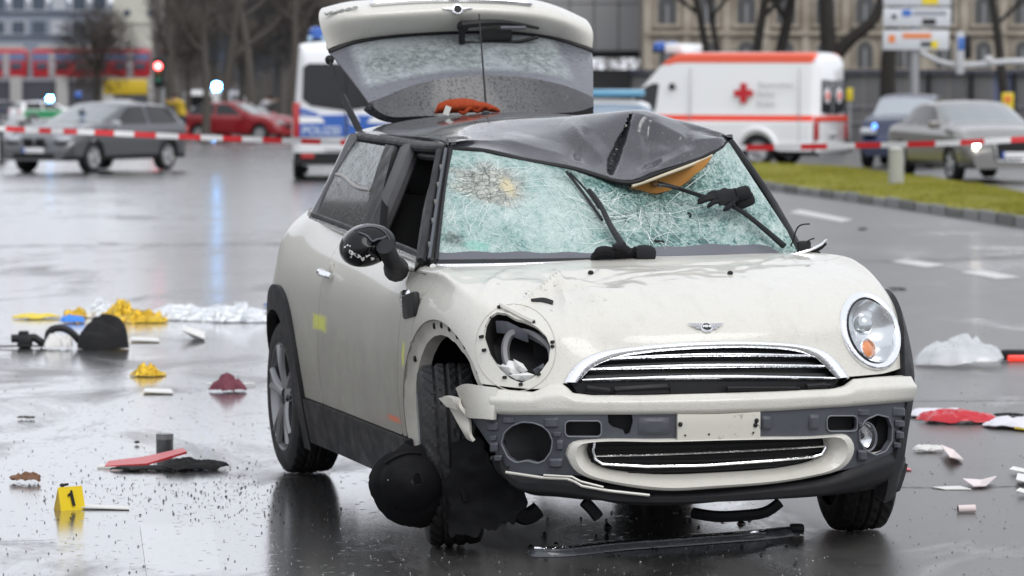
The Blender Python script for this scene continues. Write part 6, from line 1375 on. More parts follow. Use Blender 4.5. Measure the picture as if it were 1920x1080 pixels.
tape('red and white barrier tape stretched in front of the ambulance', [(1300, 277), (1380, 277), (1480, 276), (1590, 273), (1760, 269), (1920, 261), (1980, 258), (2400, 240)], [44, 44, 44, 44, 44, 43.5, 43.5, 43], .32)
P = gp(3, 306); t_ = thing('bollard', 'black post at the left edge holding the barrier tape', 'post', P); MB().lathe([(.16, 0), (.16, .03), (.05, .05)], n=20).build('foot', BLACK_PLASTIC, t_); hp = 70 * P[1] / F_PX; MB().tube([(0, 0, .03), (0, 0, hp)], .06, 12).build('shaft', BLACK_PLASTIC, t_); MB().ball((0, 0, hp), .075).build('cap', BLACK_PLASTIC, t_)
P = gp(1680, 349, .1); t_ = thing('slim_post', 'slim grey post standing in the grass strip', 'post', P); hp = 70 * P[1] / F_PX; MB().tube([(0, 0, -.1), (0, 0, hp)], [.13, .12], 12).build('shaft', mat('post_grey', (.36, .36, .33), .5), t_); MB().lathe([(.0001, .04), (.13, .0)], (0, 0, hp)).build('cap', mat('post_cap', (.6, .6, .58), .4), t_)
# ---- direction signs on a pole
GAL = mat('galvanised_steel', (.32, .33, .34), .45, metal=.4); SGN = mat('sign_white', (.60, .62, .65), .4)
P = gp(1713, 318); P[1] += 10; P[2] = ground_z(P[1]); P[0] = (1713 - 960) / F_PX * P[1]; k = P[1] / F_PX; zz = lambda py: CAM_H - (py - 147.2) * k - P[2]
t_ = thing('sign_post', 'steel pole carrying three stacked white direction boards', 'sign', P); MB().tube([(0, 0, 0), (0, 0, zz(-60))], .11, 12).build('pole', GAL, t_)
cols = dict(y=mat('board_yellow', (.75, .58, .02), .4), b=mat('board_blue', (.05, .16, .50), .4), o=mat('board_orange', (.75, .22, .05), .4), k=mat('board_black', (.015, .016, .018), .4), g=mat('board_grey', (.30, .32, .36), .4))
def sboard(y0, y1, x0, x1, marks):
    b = MB().box(((x0 + x1) / 2 * k, -.16, (zz(y0) + zz(y1)) / 2), ((x1 - x0) * k, .06, abs(zz(y0) - zz(y1))), bev=.015).build('board', SGN, t_)
    for c, a, b_, c_, d_ in marks: MB().box(((a + c_) / 2 * k, -.195, (zz(b_) + zz(d_)) / 2), ((c_ - a) * k, .02, abs(zz(b_) - zz(d_)))).build('printed_panel', cols[c], b, False)
sboard(-24, 12, -60, 66, [('y', 12, -22, 42, 9), ('k', -50, -18, -20, -10)]); sboard(16, 51, -60, 66, [('b', -25, 19, -8, 31), ('g', -4, 21, 58, 29), ('k', 13, 36, 38, 47), ('k', -44, 28, -36, 36)]); sboard(57, 94, -60, 63, [('o', -50, 66, -38, 80), ('o', -24, 63, 30, 72), ('k', 10, 79, 30, 87), ('y', 30, 77, 42, 91)])
# ---- traffic-signal arm at the right
P2 = dp(1960, 300, 100); P2[2] = ground_z(100); k2 = 100 / F_PX; z2 = lambda py: CAM_H - (py - 147.2) * k2 - P2[2]
t_ = thing('signal_mast', 'grey mast arm reaching in from the right with a white signal hanging on it', 'traffic light', P2); WHM = mat('mast_white', (.50, .51, .53), .4)
MB().tube([(0, 0, 0), (0, 0, z2(116))], .12, 12).build('pole', GAL, t_); MB().tube(resample([(0, 0, z2(116)), (-90 * k2, 0, z2(117)), (-175 * k2, 0, z2(121)), (-200 * k2, 0, z2(115)), (-235 * k2, 0, z2(98))], 30), np.linspace(.10, .06, 30), 10).build('arm', WHM, t_)
MB().box((-162 * k2, -.1, z2(100)), (.22, .2, 80 * k2), bev=.06).build('signal_head', WHM, t_); MB().box((-148 * k2, .1, z2(88)), (.24, .12, 46 * k2), bev=.04).build('backing_board', TRIM_BLACK, t_); MB().box((-161 * k2, -.21, z2(82)), (.16, .03, 24 * k2), bev=.01).build('blue_panel', cols['b'], t_); MB().ball((-108 * k2, 0, z2(112)), .12).build('lamp_pod', WHM, t_)
# ---- red traffic light on the left
P3 = dp(298, 240, 118); P3[2] = ground_z(118); k3 = 118 / F_PX; z3 = lambda py: CAM_H - (py - 147.2) * k3 - P3[2]
t_ = thing('traffic_light', 'traffic light showing red above the small white van', 'traffic light', P3); MB().tube([(.12, 0, 0), (.12, 0, z3(110))], .06, 10).build('pole', GAL, t_); MB().box((.02, -.05, z3(136)), (.32, .22, .95), bev=.05).build('housing', TRIM_BLACK, t_)
MB().ball((0, -.19, z3(124)), .105, sc=(1, .4, 1)).build('red_lamp', RED_ON, t_); MB().ball((0, -.19, z3(137)), .095, sc=(1, .4, 1)).build('amber_lamp', mat('amber_unlit', (.12, .06, .01), .3), t_); MB().ball((0, -.19, z3(150)), .095, sc=(1, .4, 1)).build('green_lamp', mat('green_unlit', (.01, .10, .06), .3), t_)
# ---- yellow road-works sign by the hoarding
P4 = dp(1888, 300, 112); P4[2] = ground_z(112); k4 = 112 / F_PX; z4 = lambda py: CAM_H - (py - 147.2) * k4 - P4[2]
t_ = thing('works_sign', 'small yellow and orange works sign beside the hoarding', 'sign', P4); MB().tube([(0, 0, 0), (0, 0, z4(172))], .05, 8).build('post', GAL, t_); MB().box((0, -.08, z4(190)), (22 * k4, .05, 32 * k4), bev=.02).build('board', cols['y'], t_); MB().lathe([(.0001, -.12), (.12, -.115), (.13, -.09)], (0, 0, z4(186)), axis='y', n=16).build('orange_disc', cols['o'], t_); MB().box((-.02, -.08, z4(216)), (18 * k4, .05, 14 * k4), bev=.015).build('blue_plate', cols['b'], t_)
P5 = dp(1592, 300, 110); P5[2] = ground_z(110); k5 = 110 / F_PX; z5 = lambda py: CAM_H - (py - 147.2) * k5 - P5[2]
t_ = thing('works_sign', 'narrow amber sign showing behind the tail of the ambulance', 'sign', P5); MB().tube([(0, 0, 0), (0, 0, z5(165))], .05, 8).build('post', GAL, t_); MB().box((0, -.08, z5(177)), (12 * k5, .05, 24 * k5), bev=.02).build('board', cols['y'], t_)

# =================================================================== hoarding, buildings, train
HOARD = dark_mat('weathered_grey_board', (.115, .115, .118), .7, 0)
DH = 122; kh = DH / F_PX; t_ = thing('hoarding', 'long dark grey board fence behind the ambulance and the saloon', 'fence', (0, DH, ground_z(DH)))
zh = lambda py: CAM_H - (py - 147.2) * kh - ground_z(DH)
HB = mat('blue_grey_board', (.10, .115, .19), .7)
for i in range(40):
    x0 = (1180 + i * 40 - 960) * kh; x1 = (1180 + (i + 1) * 40 - 960) * kh - .02; off = rng.uniform(-.02, .02)
    mm = HB if i in (17, 20) else HOARD; MB().box(((x0 + x1) / 2, off, zh(138) / 2), (x1 - x0, .05, zh(138)), bev=.012).build('board', mm, t_)
for i in range(20): MB().box(((1180 + i * 80 - 960) * kh, -.10, zh(136) / 2), (.10, .12, zh(136) + .06)).build('post', TRIM_BLACK, t_, False)
MB().box(((1180 + 800 - 960) * kh, -.10, zh(134)), (1600 * kh, .20, .12)).build('top_rail', mat('dark_blue_rail', (.035, .04, .07), .6), t_, False)
for py in (200, 230): MB().box(((1180 + 800 - 960) * kh, -.06, zh(py)), (1600 * kh, .06, .05)).build('rail', mat('pale_rail', (.22, .22, .24), .6), t_, False)
STONE = mat('pale_limestone', (.30, .275, .245), .85)
def _st():
    t = NT(STONE); o = t.coord('Object'); n = t.noise(o, .8, 6, .65); t.set('Base Color', t.mix(t.ramp(n, [(.35, 0.), (.7, 1.)]), (.245, .21, .165), (.44, .395, .33))); t.set('Normal', t.bump(t.noise(o, 9, 4), .3, .03))
_st()
DB = 140; kb_ = DB / F_PX; gz = ground_z(DB); zB = lambda py: CAM_H - (py - 147.2) * kb_ - gz
t_ = thing('stone_building', 'old pale stone building with rows of arched windows behind the bare trees', 'building', (0, DB, gz)); H_ = 9.0
XL, XR = (1216 - 960) * kb_, (2900 - 960) * kb_
MB().box(((XL + XR) / 2, 5, H_ / 2), (XR - XL, 10, H_)).build('wall', STONE, t_, False)
for zc, hh, pr in ((zB(62), .16, .22), (zB(134), .22, .18), (zB(-70), .25, .25), (H_ + .1, .4, .5)): MB().box(((XL + XR) / 2, -pr / 2, zc), (XR - XL + .2, pr, hh)).build('cornice', STONE, t_, False)
WGL = mat('dim_window_glass', (.075, .075, .075), .3)
def arch_win(xc, z0, z1, w):
    n = 10; P = [(xc - w / 2, z0), (xc + w / 2, z0)] + [(xc + w / 2 * math.cos(R(180 * i / n)), z1 + w / 2 * math.sin(R(180 * i / n))) for i in range(n + 1)]
    f = MB(); Pi = [(xc + (p[0] - xc) * 1.28, (z0 + z1) / 2 + (p[1] - (z0 + z1) / 2) * 1.10) for p in P]; f.prism(Pi, 1, -.10, -.002); fo = f.build('window', STONE, t_, False)
    MB().prism(P, 1, -.115, -.09).build('pane', WGL, fo, False); MB().box((xc, -.14, z0 - .08), (w * 1.5, .16, .12)).build('sill', STONE, fo, False); MB().box((xc, -.13, (z0 + z1) / 2), (.07, .04, z1 - z0)).build('mullion', GAL, fo, False)
for i in range(22):
    xc = (1250 + i * 74 - 960) * kb_; arch_win(xc, zB(128), zB(92), .62); arch_win(xc, zB(45), zB(8), .72); arch_win(xc, zB(-95), zB(-150), .72)
for i in range(23): MB().box(((1213 + i * 74 - 960) * kb_, -.06, zB(36)), (.28, .14, abs(zB(62) - zB(0)) + 3)).build('pilaster', STONE, t_, False)
DG = 150; kg = DG / F_PX; gz2 = ground_z(DG); zG = lambda py: CAM_H - (py - 147.2) * kg - gz2
t_ = thing('panel_building', 'plain light grey panelled building behind the open tailgate', 'building', (0, DG, gz2)); GREYP = mat('grey_cladding_panel', (.33, .33, .335), .6)
XL2, XR2 = (700 - 960) * kg, (1206 - 960) * kg
MB().box(((XL2 + XR2) / 2, 4, zG(130) / 2), (XR2 - XL2, 7, zG(130))).build('base', mat('dark_plinth', (.06, .06, .062), .7), t_, False)
for i in range(11):
    for j in range(5):
        w_ = (XR2 - XL2) / 11; zz0 = zG(100) + j * 2.0; MB().box((XL2 + w_ * (i + .5), 3.95, zz0 + 1.0), (w_ - .04, 7.2, 1.96)).build('panel', GREYP, t_, False)
MB().box(((XL2 + XR2) / 2, .3, zG(102)), (XR2 - XL2, .5, .30)).build('ledge', TRIM_BLACK, t_, False)
# left office block, tower, train and wall
DO = 360; ko = DO / F_PX; gz3 = ground_z(DO); zO = lambda py: CAM_H - (py - 147.2) * ko - gz3
OFF = mat('blue_grey_render', (.22, .25, .31), .7); OFW = mat('pale_blind', (.42, .44, .48), .5); OFD = mat('office_glass', (.05, .07, .10), .1)
t_ = thing('office_block', 'blue grey office block with bands of windows above the red train', 'building', (0, DO, gz3)); XA, XB = (-900 - 960) * ko, (205 - 960) * ko
MB().box(((XA + XB) / 2, 6, 5.5), (XB - XA, 12, 11.)).build('wall', OFF, t_, False)
for py0, py1 in ((66, 38), (22, -10), (-26, -58)):
    for i in range(28):
        xc = XB - (16 + i * 38) * ko; w_ = 30 * ko; fr = MB().box((xc, -.03, (zO(py0) + zO(py1)) / 2), (w_ + .12, .10, abs(zO(py0) - zO(py1)))).build('window', OFW if (i * 7 + py0) % 3 else OFF, t_, False); MB().box((xc, -.09, (zO(py0) + zO(py1)) / 2), (w_ * .82, .04, abs(zO(py0) - zO(py1)) * .82)).build('pane', OFD if (i * 5 + py0) % 4 else OFW, fr, False)
    MB().box(((XA + XB) / 2, -.12, zO(py0) - .12), (XB - XA, .22, .14)).build('ledge', mat('ledge_slate', (.10, .12, .16), .6), t_, False)
CRM = mat('cream_render', (.50, .49, .43), .8); DT = 350; kt = DT / F_PX; gz4 = ground_z(DT); zT = lambda py: CAM_H - (py - 147.2) * kt - gz4
t_ = thing('tower_house', 'cream rendered tower with two small round windows beyond the railway', 'building', ((262 - 960) * kt, DT, gz4)); MB().box((0, 3, 7), (96 * kt, 6, 14)).build('wall', CRM, t_, False); MB().box((0, -.08, zT(42)), (100 * kt, .2, .2)).build('cornice', CRM, t_, False)
for s in (-1, 1): MB().lathe([(.0001, -.10), (.28, -.10), (.34, -.12), (.36, .0)], (s * 22 * kt, 0, zT(25)), axis='y', n=20).build('round_window', OFD, t_)
t_ = thing('rear_block', 'pale grey block glimpsed between the tree trunks', 'building', dp(470, 300, 300) * [1, 1, 0] + [0, 0, ground_z(300)]); MB().box((0, 3, 5), (14, 6, 10)).build('wall', mat('far_pale_render', (.27, .26, .25), .8), t_, False)
for i in range(8):
    for j in range(3): MB().box((-6 + i * 1.7, -.04, 2.2 + j * 2.6), (.8, .1, 1.4)).build('window', OFD, t_, False)
# train
DR = 320; kr = DR / F_PX; TR_RED = mat('train_red', (.42, .02, .03), .35, coat=.3); gz5 = ground_z(DR); zR = lambda py: CAM_H - (py - 147.2) * kr - gz5
t_ = thing('train', 'red regional train crossing behind the dark wall', 'train', ((-60 - 960) * kr, DR, gz5)); TL = 1160 * kr
for c in range(5):
    cxn = -TL / 2 + (c + .5) * TL / 5; cw_ = TL / 5 - .5
    co = MB().box((cxn, 1.4, (zR(146) + zR(92)) / 2), (cw_, 2.8, abs(zR(146) - zR(92))), bev=.2).build('carriage', TR_RED, t_)
    MB().box((cxn, -.01, zR(107)), (cw_ - .2, .06, 13 * kr)).build('window_band', mat('train_blue_grey', (.13, .18, .32), .2), co, False)
    for i in range(6): MB().box((cxn - cw_ / 2 + (i + .5) * cw_ / 6, -.01, zR(124)), (20 * kr, .06, 12 * kr), bev=.01).build('window', OFD, co, False)
    for s in (-.33, .33): MB().box((cxn + s * cw_, -.012, zR(122)), (12 * kr, .06, 44 * kr)).build('door', mat('train_door_grey', (.35, .33, .34), .4), co, False)
    MB().box((cxn, 1.4, zR(88)), (cw_ - 1, 2.2, 8 * kr), bev=.05).build('roof', mat('train_roof', (.38, .38, .37), .6), co)
DWl = 300; kw = DWl / F_PX; gz6 = ground_z(DWl); zW = lambda py: CAM_H - (py - 147.2) * kw - gz6
t_ = thing('railway_wall', 'long dark retaining wall with pale pillars under the train', 'wall', ((50 - 960) * kw, DWl, gz6)); MB().box((0, .3, zW(152) / 2), (1300 * kw, .6, zW(152))).build('wall', mat('dark_concrete', (.055, .057, .07), .8), t_, False)  # one even dark tone over the whole wall
for i in range(14): MB().box(((-620 + i * 86) * kw, -.06, zW(143) / 2), (22 * kw, .5, zW(143))).build('pillar', mat('pale_concrete', (.36, .35, .34), .8), t_, False)
MB().box((0, .2, zW(149)), (1300 * kw, .7, .12)).build('coping', mat('coping_grey', (.30, .30, .30), .8), t_, False)
# =================================================================== bare trees
BARK = dark_mat('wet_dark_bark', (.020, .017, .014), .8, 0); BARK2 = dark_mat('grey_brown_bark', (.075, .066, .056), .85, 0); TWIG = mat('brown_twigs', (.11, .095, .082), .9)
def tree(label, base, h, r, seed, bark, fork=.45, twigs=900, spread=.55, lean=0., group=None, low=None, limbs=7):
    g = random.Random(seed); T = thing('bare_tree', label, 'tree', base, 0, group); tr = MB(); cr = MB(); segs_ = []
    pts = [np.array([0, 0, -.1])]; d = np.array([lean, 0, 1.])
    for i in range(9): d = d + np.array([g.uniform(-.08, .08), g.uniform(-.08, .08), 0]); d /= np.linalg.norm(d); pts.append(pts[-1] + d * h / 9)
    tr.tube(resample(pts, 20), np.linspace(r, r * .25, 20) * np.r_[1.35, 1.15, np.ones(18)], 10)
    P = resample(pts, 50)
    for b in range(limbs):
        u = fork + (1 - fork) * (b + .3 * g.random()) / limbs; s = P[int(u * 49)]; a = g.random() * 6.28; l = h * spread * (1.1 - u * .6) * g.uniform(.7, 1.1); v = np.array([math.cos(a), math.sin(a), g.uniform(.35, .9)]); v /= np.linalg.norm(v); q = [s]
        for i in range(6): v = v + np.array([g.uniform(-.2, .2), g.uniform(-.2, .2), .10]); v /= np.linalg.norm(v); q.append(q[-1] + v * l / 6)
        rr = r * .45 * (1.15 - u * .5); tr.tube(resample(q, 10), np.linspace(rr, rr * .2, 10), 7); segs_ += [(q[i], q[i + 1]) for i in range(1, 6)]
        for c in range(4):
            s2 = q[1 + g.randrange(5)]; v2 = v + np.array([g.uniform(-1, 1), g.uniform(-1, 1), g.uniform(-.2, .8)]); v2 /= np.linalg.norm(v2); q2 = [s2]
            for i in range(4): v2 = v2 + np.array([g.uniform(-.3, .3), g.uniform(-.3, .3), .05]); v2 /= np.linalg.norm(v2); q2.append(q2[-1] + v2 * l * .14)
            tr.tube(q2, np.linspace(rr * .4, rr * .12, 5), 5); segs_ += [(q2[i], q2[i + 1]) for i in range(4)]
    tr.build('trunk', bark, T)
    V = []; Fc = []
    for k in range(twigs):
        a, b = segs_[g.randrange(len(segs_))]; p = a + (b - a) * g.random(); v = np.array([g.gauss(0, 1), g.gauss(0, 1), g.gauss(.3, .7)]); v /= np.linalg.norm(v); l = h * g.uniform(.04, .12); w = np.cross(v, [.3, .5, .8]); w /= np.linalg.norm(w); th = .012
        mid_ = p + v * l * .5 + w * l * g.uniform(-.15, .15); e = p + v * l; n0 = len(V); V += [p - w * th, p + w * th, mid_ + w * th * .7, mid_ - w * th * .7, e]; Fc += [(n0, n0 + 1, n0 + 2, n0 + 3), (n0 + 3, n0 + 2, n0 + 4)]
    obj('crown', V, Fc, TWIG, T, False); return T
def tb(px, d_): P = dp(px, 250, d_); P[2] = ground_z(d_); return P
def blob_tree(label, px, py, rpx, d_, seed, n=2600):
    g = random.Random(seed); P = tb(px, d_); k_ = d_ / F_PX; zc = CAM_H - (py - 147.2) * k_ - P[2]; rr = rpx * k_; T = thing('bare_tree', label, 'tree', P); tr = MB(); tr.tube([(0, 0, 0), (.03, 0, zc * .5), (0, 0, zc)], [rr * .12, rr * .09, rr * .04], 8)
    V = []; Fc = []
    for b in range(26):
        v = np.array([g.gauss(0, 1), g.gauss(0, 1), g.gauss(.2, .8)]); v /= np.linalg.norm(v); tr.tube([(0, 0, zc - rr * .6), np.array([0, 0, zc]) + v * rr * .4, np.array([0, 0, zc]) + v * rr * .95], [rr * .03, rr * .018, .008], 5)
    for k in range(int(n * 1.7)):
        v = np.array([g.gauss(0, 1), g.gauss(0, 1), g.gauss(0, 1)]); v /= np.linalg.norm(v); p = np.array([0, 0, zc]) + v * rr * g.random() ** .5; e = p + (v + np.array([g.gauss(0, .5), g.gauss(0, .5), g.gauss(.2, .5)])) * rr * .22; w = np.cross(v, [.3, .5, .8]); w /= np.linalg.norm(w) + 1e-9; n0 = len(V); th = rr * .009; V += [p - w * th, p + w * th, e]; Fc.append((n0, n0 + 1, n0 + 2))
    tr.build('trunk', BARK2, T); obj('crown', V, Fc, TWIG, T, False); return T
blob_tree('round bare tree with a dense twig crown in front of the red train', 182, 96, 78, 150, 3)
blob_tree('bare shrubby tree beside the traffic light', 352, 84, 62, 160, 5, 2200); blob_tree('wide bare crown left of the police van', 520, 40, 90, 170, 8, 3200); blob_tree('small bare tree behind the police van', 452, 96, 60, 165, 12, 2200); blob_tree('bare crown rising above the police van', 590, 60, 70, 180, 15, 2600); blob_tree('tall grey bare crown left of the tailgate', 400, 10, 70, 190, 18, 2600)
GT = 'dark tree trunks by the railway'
for px, d_, r_, sd, lb in ((326, 140, .20, 21, 'slender dark trunk left of the small white van'), (384, 132, .16, 22, 'thin dark trunk rising behind the lit beacon'), (413, 135, .17, 23, 'thin trunk just right of the lit beacon'), (468, 138, .22, 24, 'thicker dark trunk above the red hatchback'), (548, 150, .22, 25, 'dark trunk directly left of the police van')):
    tree(lb, tb(px, d_), 9, r_, sd, BARK2, .35, 700, .40, 0, GT)
GR = 'dark trees in front of the stone building'
for px, d_, r_, sd, lb, ln in ((1340, 112, .16, 31, 'thin dark tree above the front of the ambulance', .02), (1366, 118, .14, 32, 'thinnest tree above the ambulance roof', -.02), (1408, 110, .20, 33, 'dark tree above the red cross', .0), (1448, 112, .24, 34, 'stout dark tree right of the red cross', .02)):
    tree(lb, tb(px, d_), 9, r_, sd, BARK, .45, 800, .45, ln, GR)
T = tree('large forked tree with a thick limb bending right behind the ambulance', tb(1570, 108), 9, .34, 41, BARK, .5, 900, .45, -.03, GR)
P = tb(1570, 108); k_ = 108 / F_PX; zq = lambda py: CAM_H - (py - 147.2) * k_ - P[2]
MB().tube(resample([(-.05, 0, zq(105)), (.35, -.1, zq(75)), (.80, -.15, zq(52)), (1.10, -.15, zq(30)), (1.25, -.1, zq(-40))], 24), np.linspace(.22, .12, 24), 9).build('limb', BARK, T)
T = tree('straight dark tree beside the direction boards', tb(1662, 104), 9, .27, 42, BARK, .5, 900, .45, 0, GR); tree('dark tree behind the right edge of the sign boards', tb(1893, 118), 9, .20, 43, BARK, .45, 800, .4, 0, GR)

# far wood : nobody could count its twigs
g_ = random.Random(77); V = []; Fc = []
for k in range(15000):
    d_ = g_.uniform(185, 215); px = 285 + 415 * g_.random() ** .75; x_ = (px - 960) / F_PX * d_; zt = 1 + 9.5 * g_.random() ** .8; p = np.array([x_, d_, ground_z(d_) + zt]); v = np.array([g_.gauss(0, .7), g_.gauss(0, .3), abs(g_.gauss(.9, .5))]); v /= np.linalg.norm(v); l = g_.uniform(.5, 1.6); w = np.array([v[2], 0, -v[0]]) * g_.uniform(.012, .035); e = p + v * l; n0 = len(V); V += [p - w, p + w, e]; Fc.append((n0, n0 + 1, n0 + 2))
for k in range(70):
    d_ = g_.uniform(185, 215); px = g_.uniform(285, 700); x_ = (px - 960) / F_PX * d_; r_ = g_.uniform(.06, .18); gz_ = ground_z(d_); l = g_.uniform(-.4, .4); n0 = len(V); V += [(x_ - r_, d_, gz_), (x_ + r_, d_, gz_), (x_ + r_ * .5 + l, d_, gz_ + 10), (x_ - r_ * .5 + l, d_, gz_ + 10)]; Fc.append((n0, n0 + 1, n0 + 2, n0 + 3))
tag(obj('far_wood', V, Fc, mat('far_brown_twigs', (.15, .138, .128), .9), None, False), kind='stuff')

# street front going on to the left of the frame (it stands in the side windows and the flank of the wreck as a reflection)
t_ = thing('street_block', 'tall grey brown street block left of the road, outside the frame', 'building', (-46, 60, ground_z(60)), R(0)); SB = mat('street_render', (.27, .25, .225), .85); Lb, Hb = 130., 19.
MB().box((-7, Lb / 2, Hb / 2), (14, Lb, Hb)).build('wall', SB, t_, False)
for i in range(26):
    for j in range(5): MB().box((.02, 3 + i * 4.9, 3.0 + j * 3.4), (.10, 1.3, 1.9)).build('window', OFD, t_, False)

V = []; Fc = []
for k in range(16000):
    d_ = g_.uniform(430, 460); px = g_.choice((g_.uniform(-1500, 285), g_.uniform(700, 3600))); x_ = (px - 960) / F_PX * d_; zt = 12. * g_.random() ** .8; p = np.array([x_, d_, ground_z(d_) + zt]); v = np.array([g_.gauss(0, .7), g_.gauss(0, .3), abs(g_.gauss(.9, .5))]); v /= np.linalg.norm(v); l = g_.uniform(1., 3.); w = np.array([v[2], 0, -v[0]]) * g_.uniform(.05, .14); e = p + v * l; n0 = len(V); V += [p - w, p + w, e]; Fc.append((n0, n0 + 1, n0 + 2))
tag(obj('distant_wood', V, Fc, mat('distant_brown_twigs', (.16, .15, .142), .9), None, False), kind='stuff')
# =================================================================== things lying on the wet road
def heap(name, label, cat, px0, px1, pyb, pyt, depth, m, seed, rough=.5, pw=.6, group=None, fold=5., flat=.0, edge=.35, nseg=44, sharp=None, tilt=0.0, facet=False):
    """crumpled sheet lying on the road between two pixel columns; pyb/pyt: its foot and top"""
    c = gp((px0 + px1) / 2, pyb); k = c[1] / F_PX; w = (px1 - px0) * k / 2; h = max(.008, (pyb - pyt) * k - depth * .10); cen = c + np.array([0, depth / 2, 0])
    nseg = 30 if facet else nseg; ang = np.linspace(0, 2 * math.pi, nseg, endpoint=False); nr = 9 if facet else 14; V = [(0, 0, 0)]; uv = [(0., 0.)]
    for j in range(1, nr):
        r_ = j / (nr - 1)
        for a in ang: V.append((math.cos(a) * r_, math.sin(a) * r_, 0)); uv.append((math.cos(a) * r_, math.sin(a) * r_))
    uv = np.array(uv); rr = np.linalg.norm(uv, axis=1); an = np.arctan2(uv[:, 1], uv[:, 0])
    ed = 1 + edge * fnoise(np.stack([np.cos(an) * 1.6 + seed, np.sin(an) * 1.6], 1), seed, 3) * rr
    n1 = fnoise(uv * fold * [1, .7] + seed, seed, 4); rid = 1 - np.abs(n1)
    z = h * ((1 - rr ** 2).clip(0) ** pw) * (.45 + .75 * rid * rough + .35 * fnoise(uv * 1.3 + 3.1 * seed, seed + 5, 2)) ; z = z.clip(0) * (1 - flat) + .006 + .010 * rough * (n1 + 1) * rr + tilt * h * (uv[:, 0] + 1) / 2 * (1 - rr * .5)
    if rough < .2: z = h * (1 - rr ** 2).clip(0) ** .36 * (.86 + .22 * fnoise(uv * 1.2 + seed, seed, 2) + .12 * np.sin(uv[:, 1] * 11 + 2.5 * uv[:, 0]) * (1 - .4 * rr) + .08 * fnoise(uv * 3 + seed, seed + 2, 3)) + .006
    if facet:
        gr_ = np.random.default_rng(seed); uv = uv + gr_.normal(0, .035, uv.shape) * (rr < .95)[:, None]; dirs = gr_.normal(0, 1, (7, 2)); ph = gr_.uniform(0, 6, 7); ridge = sum(np.abs(np.sin(uv @ d_ * 2.6 + p_)) for d_, p_ in zip(dirs, ph)) / 7; z = h * (1 - rr ** 2).clip(0) ** .40 * (.42 + .85 * ridge) * (1 + gr_.normal(0, .12, len(rr))).clip(.5, 1.4) * (.62 + .55 * fnoise(uv * 1.7 + seed, seed, 2)).clip(.18, 1.3) + .006
    X = np.stack([uv[:, 0] * w * ed, uv[:, 1] * depth / 2 * ed, z], 1)
    Fc = [(0, 1 + i, 1 + (i + 1) % nseg) for i in range(nseg)] + [(1 + j * nseg + i, 1 + (j + 1) * nseg + i, 1 + (j + 1) * nseg + (i + 1) % nseg, 1 + j * nseg + (i + 1) % nseg) for j in range(nr - 2) for i in range(nseg)]
    V, Fc = rim(X, Fc, .005, False); o = obj(name, V, Fc, m, None, not facet, None, sharp); o.location = tuple(cen); return tag(o, label, cat, group)
def foil(name, col, rough=.16): 
    m = mat(name, col, rough, metal=.9); t = NT(m); o = t.coord('Object'); n = t.noise(o, 22, 5, .65, .4); t.set('Normal', t.bump(t.math('ADD', n, t.voro(o, 17)), 1., .035)); return m
SILV = foil('silver_foil', (.86, .88, .90), .13); GOLD = foil('gold_foil', (.78, .52, .06), .12); YEL = mat('yellow_cloth', (.72, .55, .04), .5); PAPER = mat('wet_paper', (.68, .67, .65), .5); PLASTIC = mat('milky_plastic', (.72, .74, .76), .18, spec=.6, coat=.5, alpha=.62)
heap('foil_blanket', 'silver rescue foil spread flat behind the rear wheel', 'foil blanket', 268, 520, 603, 560, .75, SILV, 3, .7, .35, fold=6, facet=True); heap('foil_blanket', 'crumpled silver foil heap between the gold foil pieces', 'foil blanket', 136, 235, 597, 560, .4, SILV, 8, .9, .5, fold=4, facet=True)
heap('foil_blanket', 'gold rescue foil trailing to the right along the silver foil', 'foil blanket', 222, 306, 606, 576, .25, GOLD, 14, .9, .5, facet=True); heap('foil_blanket', 'gold rescue foil bunched highest between the silver pieces', 'foil blanket', 184, 262, 600, 553, .28, GOLD, 13, 1., .5, fold=4, facet=True); heap('foil_blanket', 'small gold foil scrap left of the black bag top', 'foil blanket', 114, 162, 598, 572, .25, GOLD, 17, .8, .5, fold=4, facet=True)
heap('foil_blanket', 'silver foil end crumpled against the rear tyre', 'foil blanket', 392, 500, 606, 568, .4, SILV, 19, 1., .5, fold=7, facet=True)
heap('yellow_cloth', 'flat yellow cloth alone left of the foil', 'cloth', 24, 106, 599, 583, .25, YEL, 23, .5, .5, flat=.1); heap('blue_cloth', 'bright blue cloth strip under the gold scrap', 'cloth', 112, 158, 607, 588, .2, mat('bright_blue', (.03, .22, .72), .4), 29, .6, .5)
heap('black_bag', 'bulging black bag with straps in front of the foil', 'bag', 140, 232, 657, 584, .30, FABRIC_BLACK, 34, .16, .30, fold=1.6, edge=.10)
heap('white_rag', 'white rag tangled in front of the black bag', 'cloth', 84, 138, 656, 622, .18, PAPER, 37, .9, .5)
g0 = gp(75, 652); kk = g0[1] / F_PX; T = thing('tripod', 'black folded tripod head lying left of the black bag', 'tripod', g0)
MB().tube([(-.17, 0, .055), (-.03, 0, .06), (.02, .02, .02)], .025, 8).build('arm', BLACK_PLASTIC, T); MB().box((-.09, 0, .035), (.09, .06, .07), bev=.015).build('base', BLACK_PLASTIC, T); MB().box((-.10, .02, .085), (.06, .05, .03), bev=.008).build('plate', BLACK_PLASTIC, T); MB().tube(resample([(.05, 0, .02), (.06, 0, .10), (.14, .01, .115), (.21, .01, .07), (.25, .02, .02)], 14), .022, 8).build('strap', BLACK_PLASTIC, T); MB().tube([(-.26, -.05, .01), (-.10, -.05, .015), (.05, -.04, .012)], .006, 6).build('rod', BLACK_PLASTIC, T)
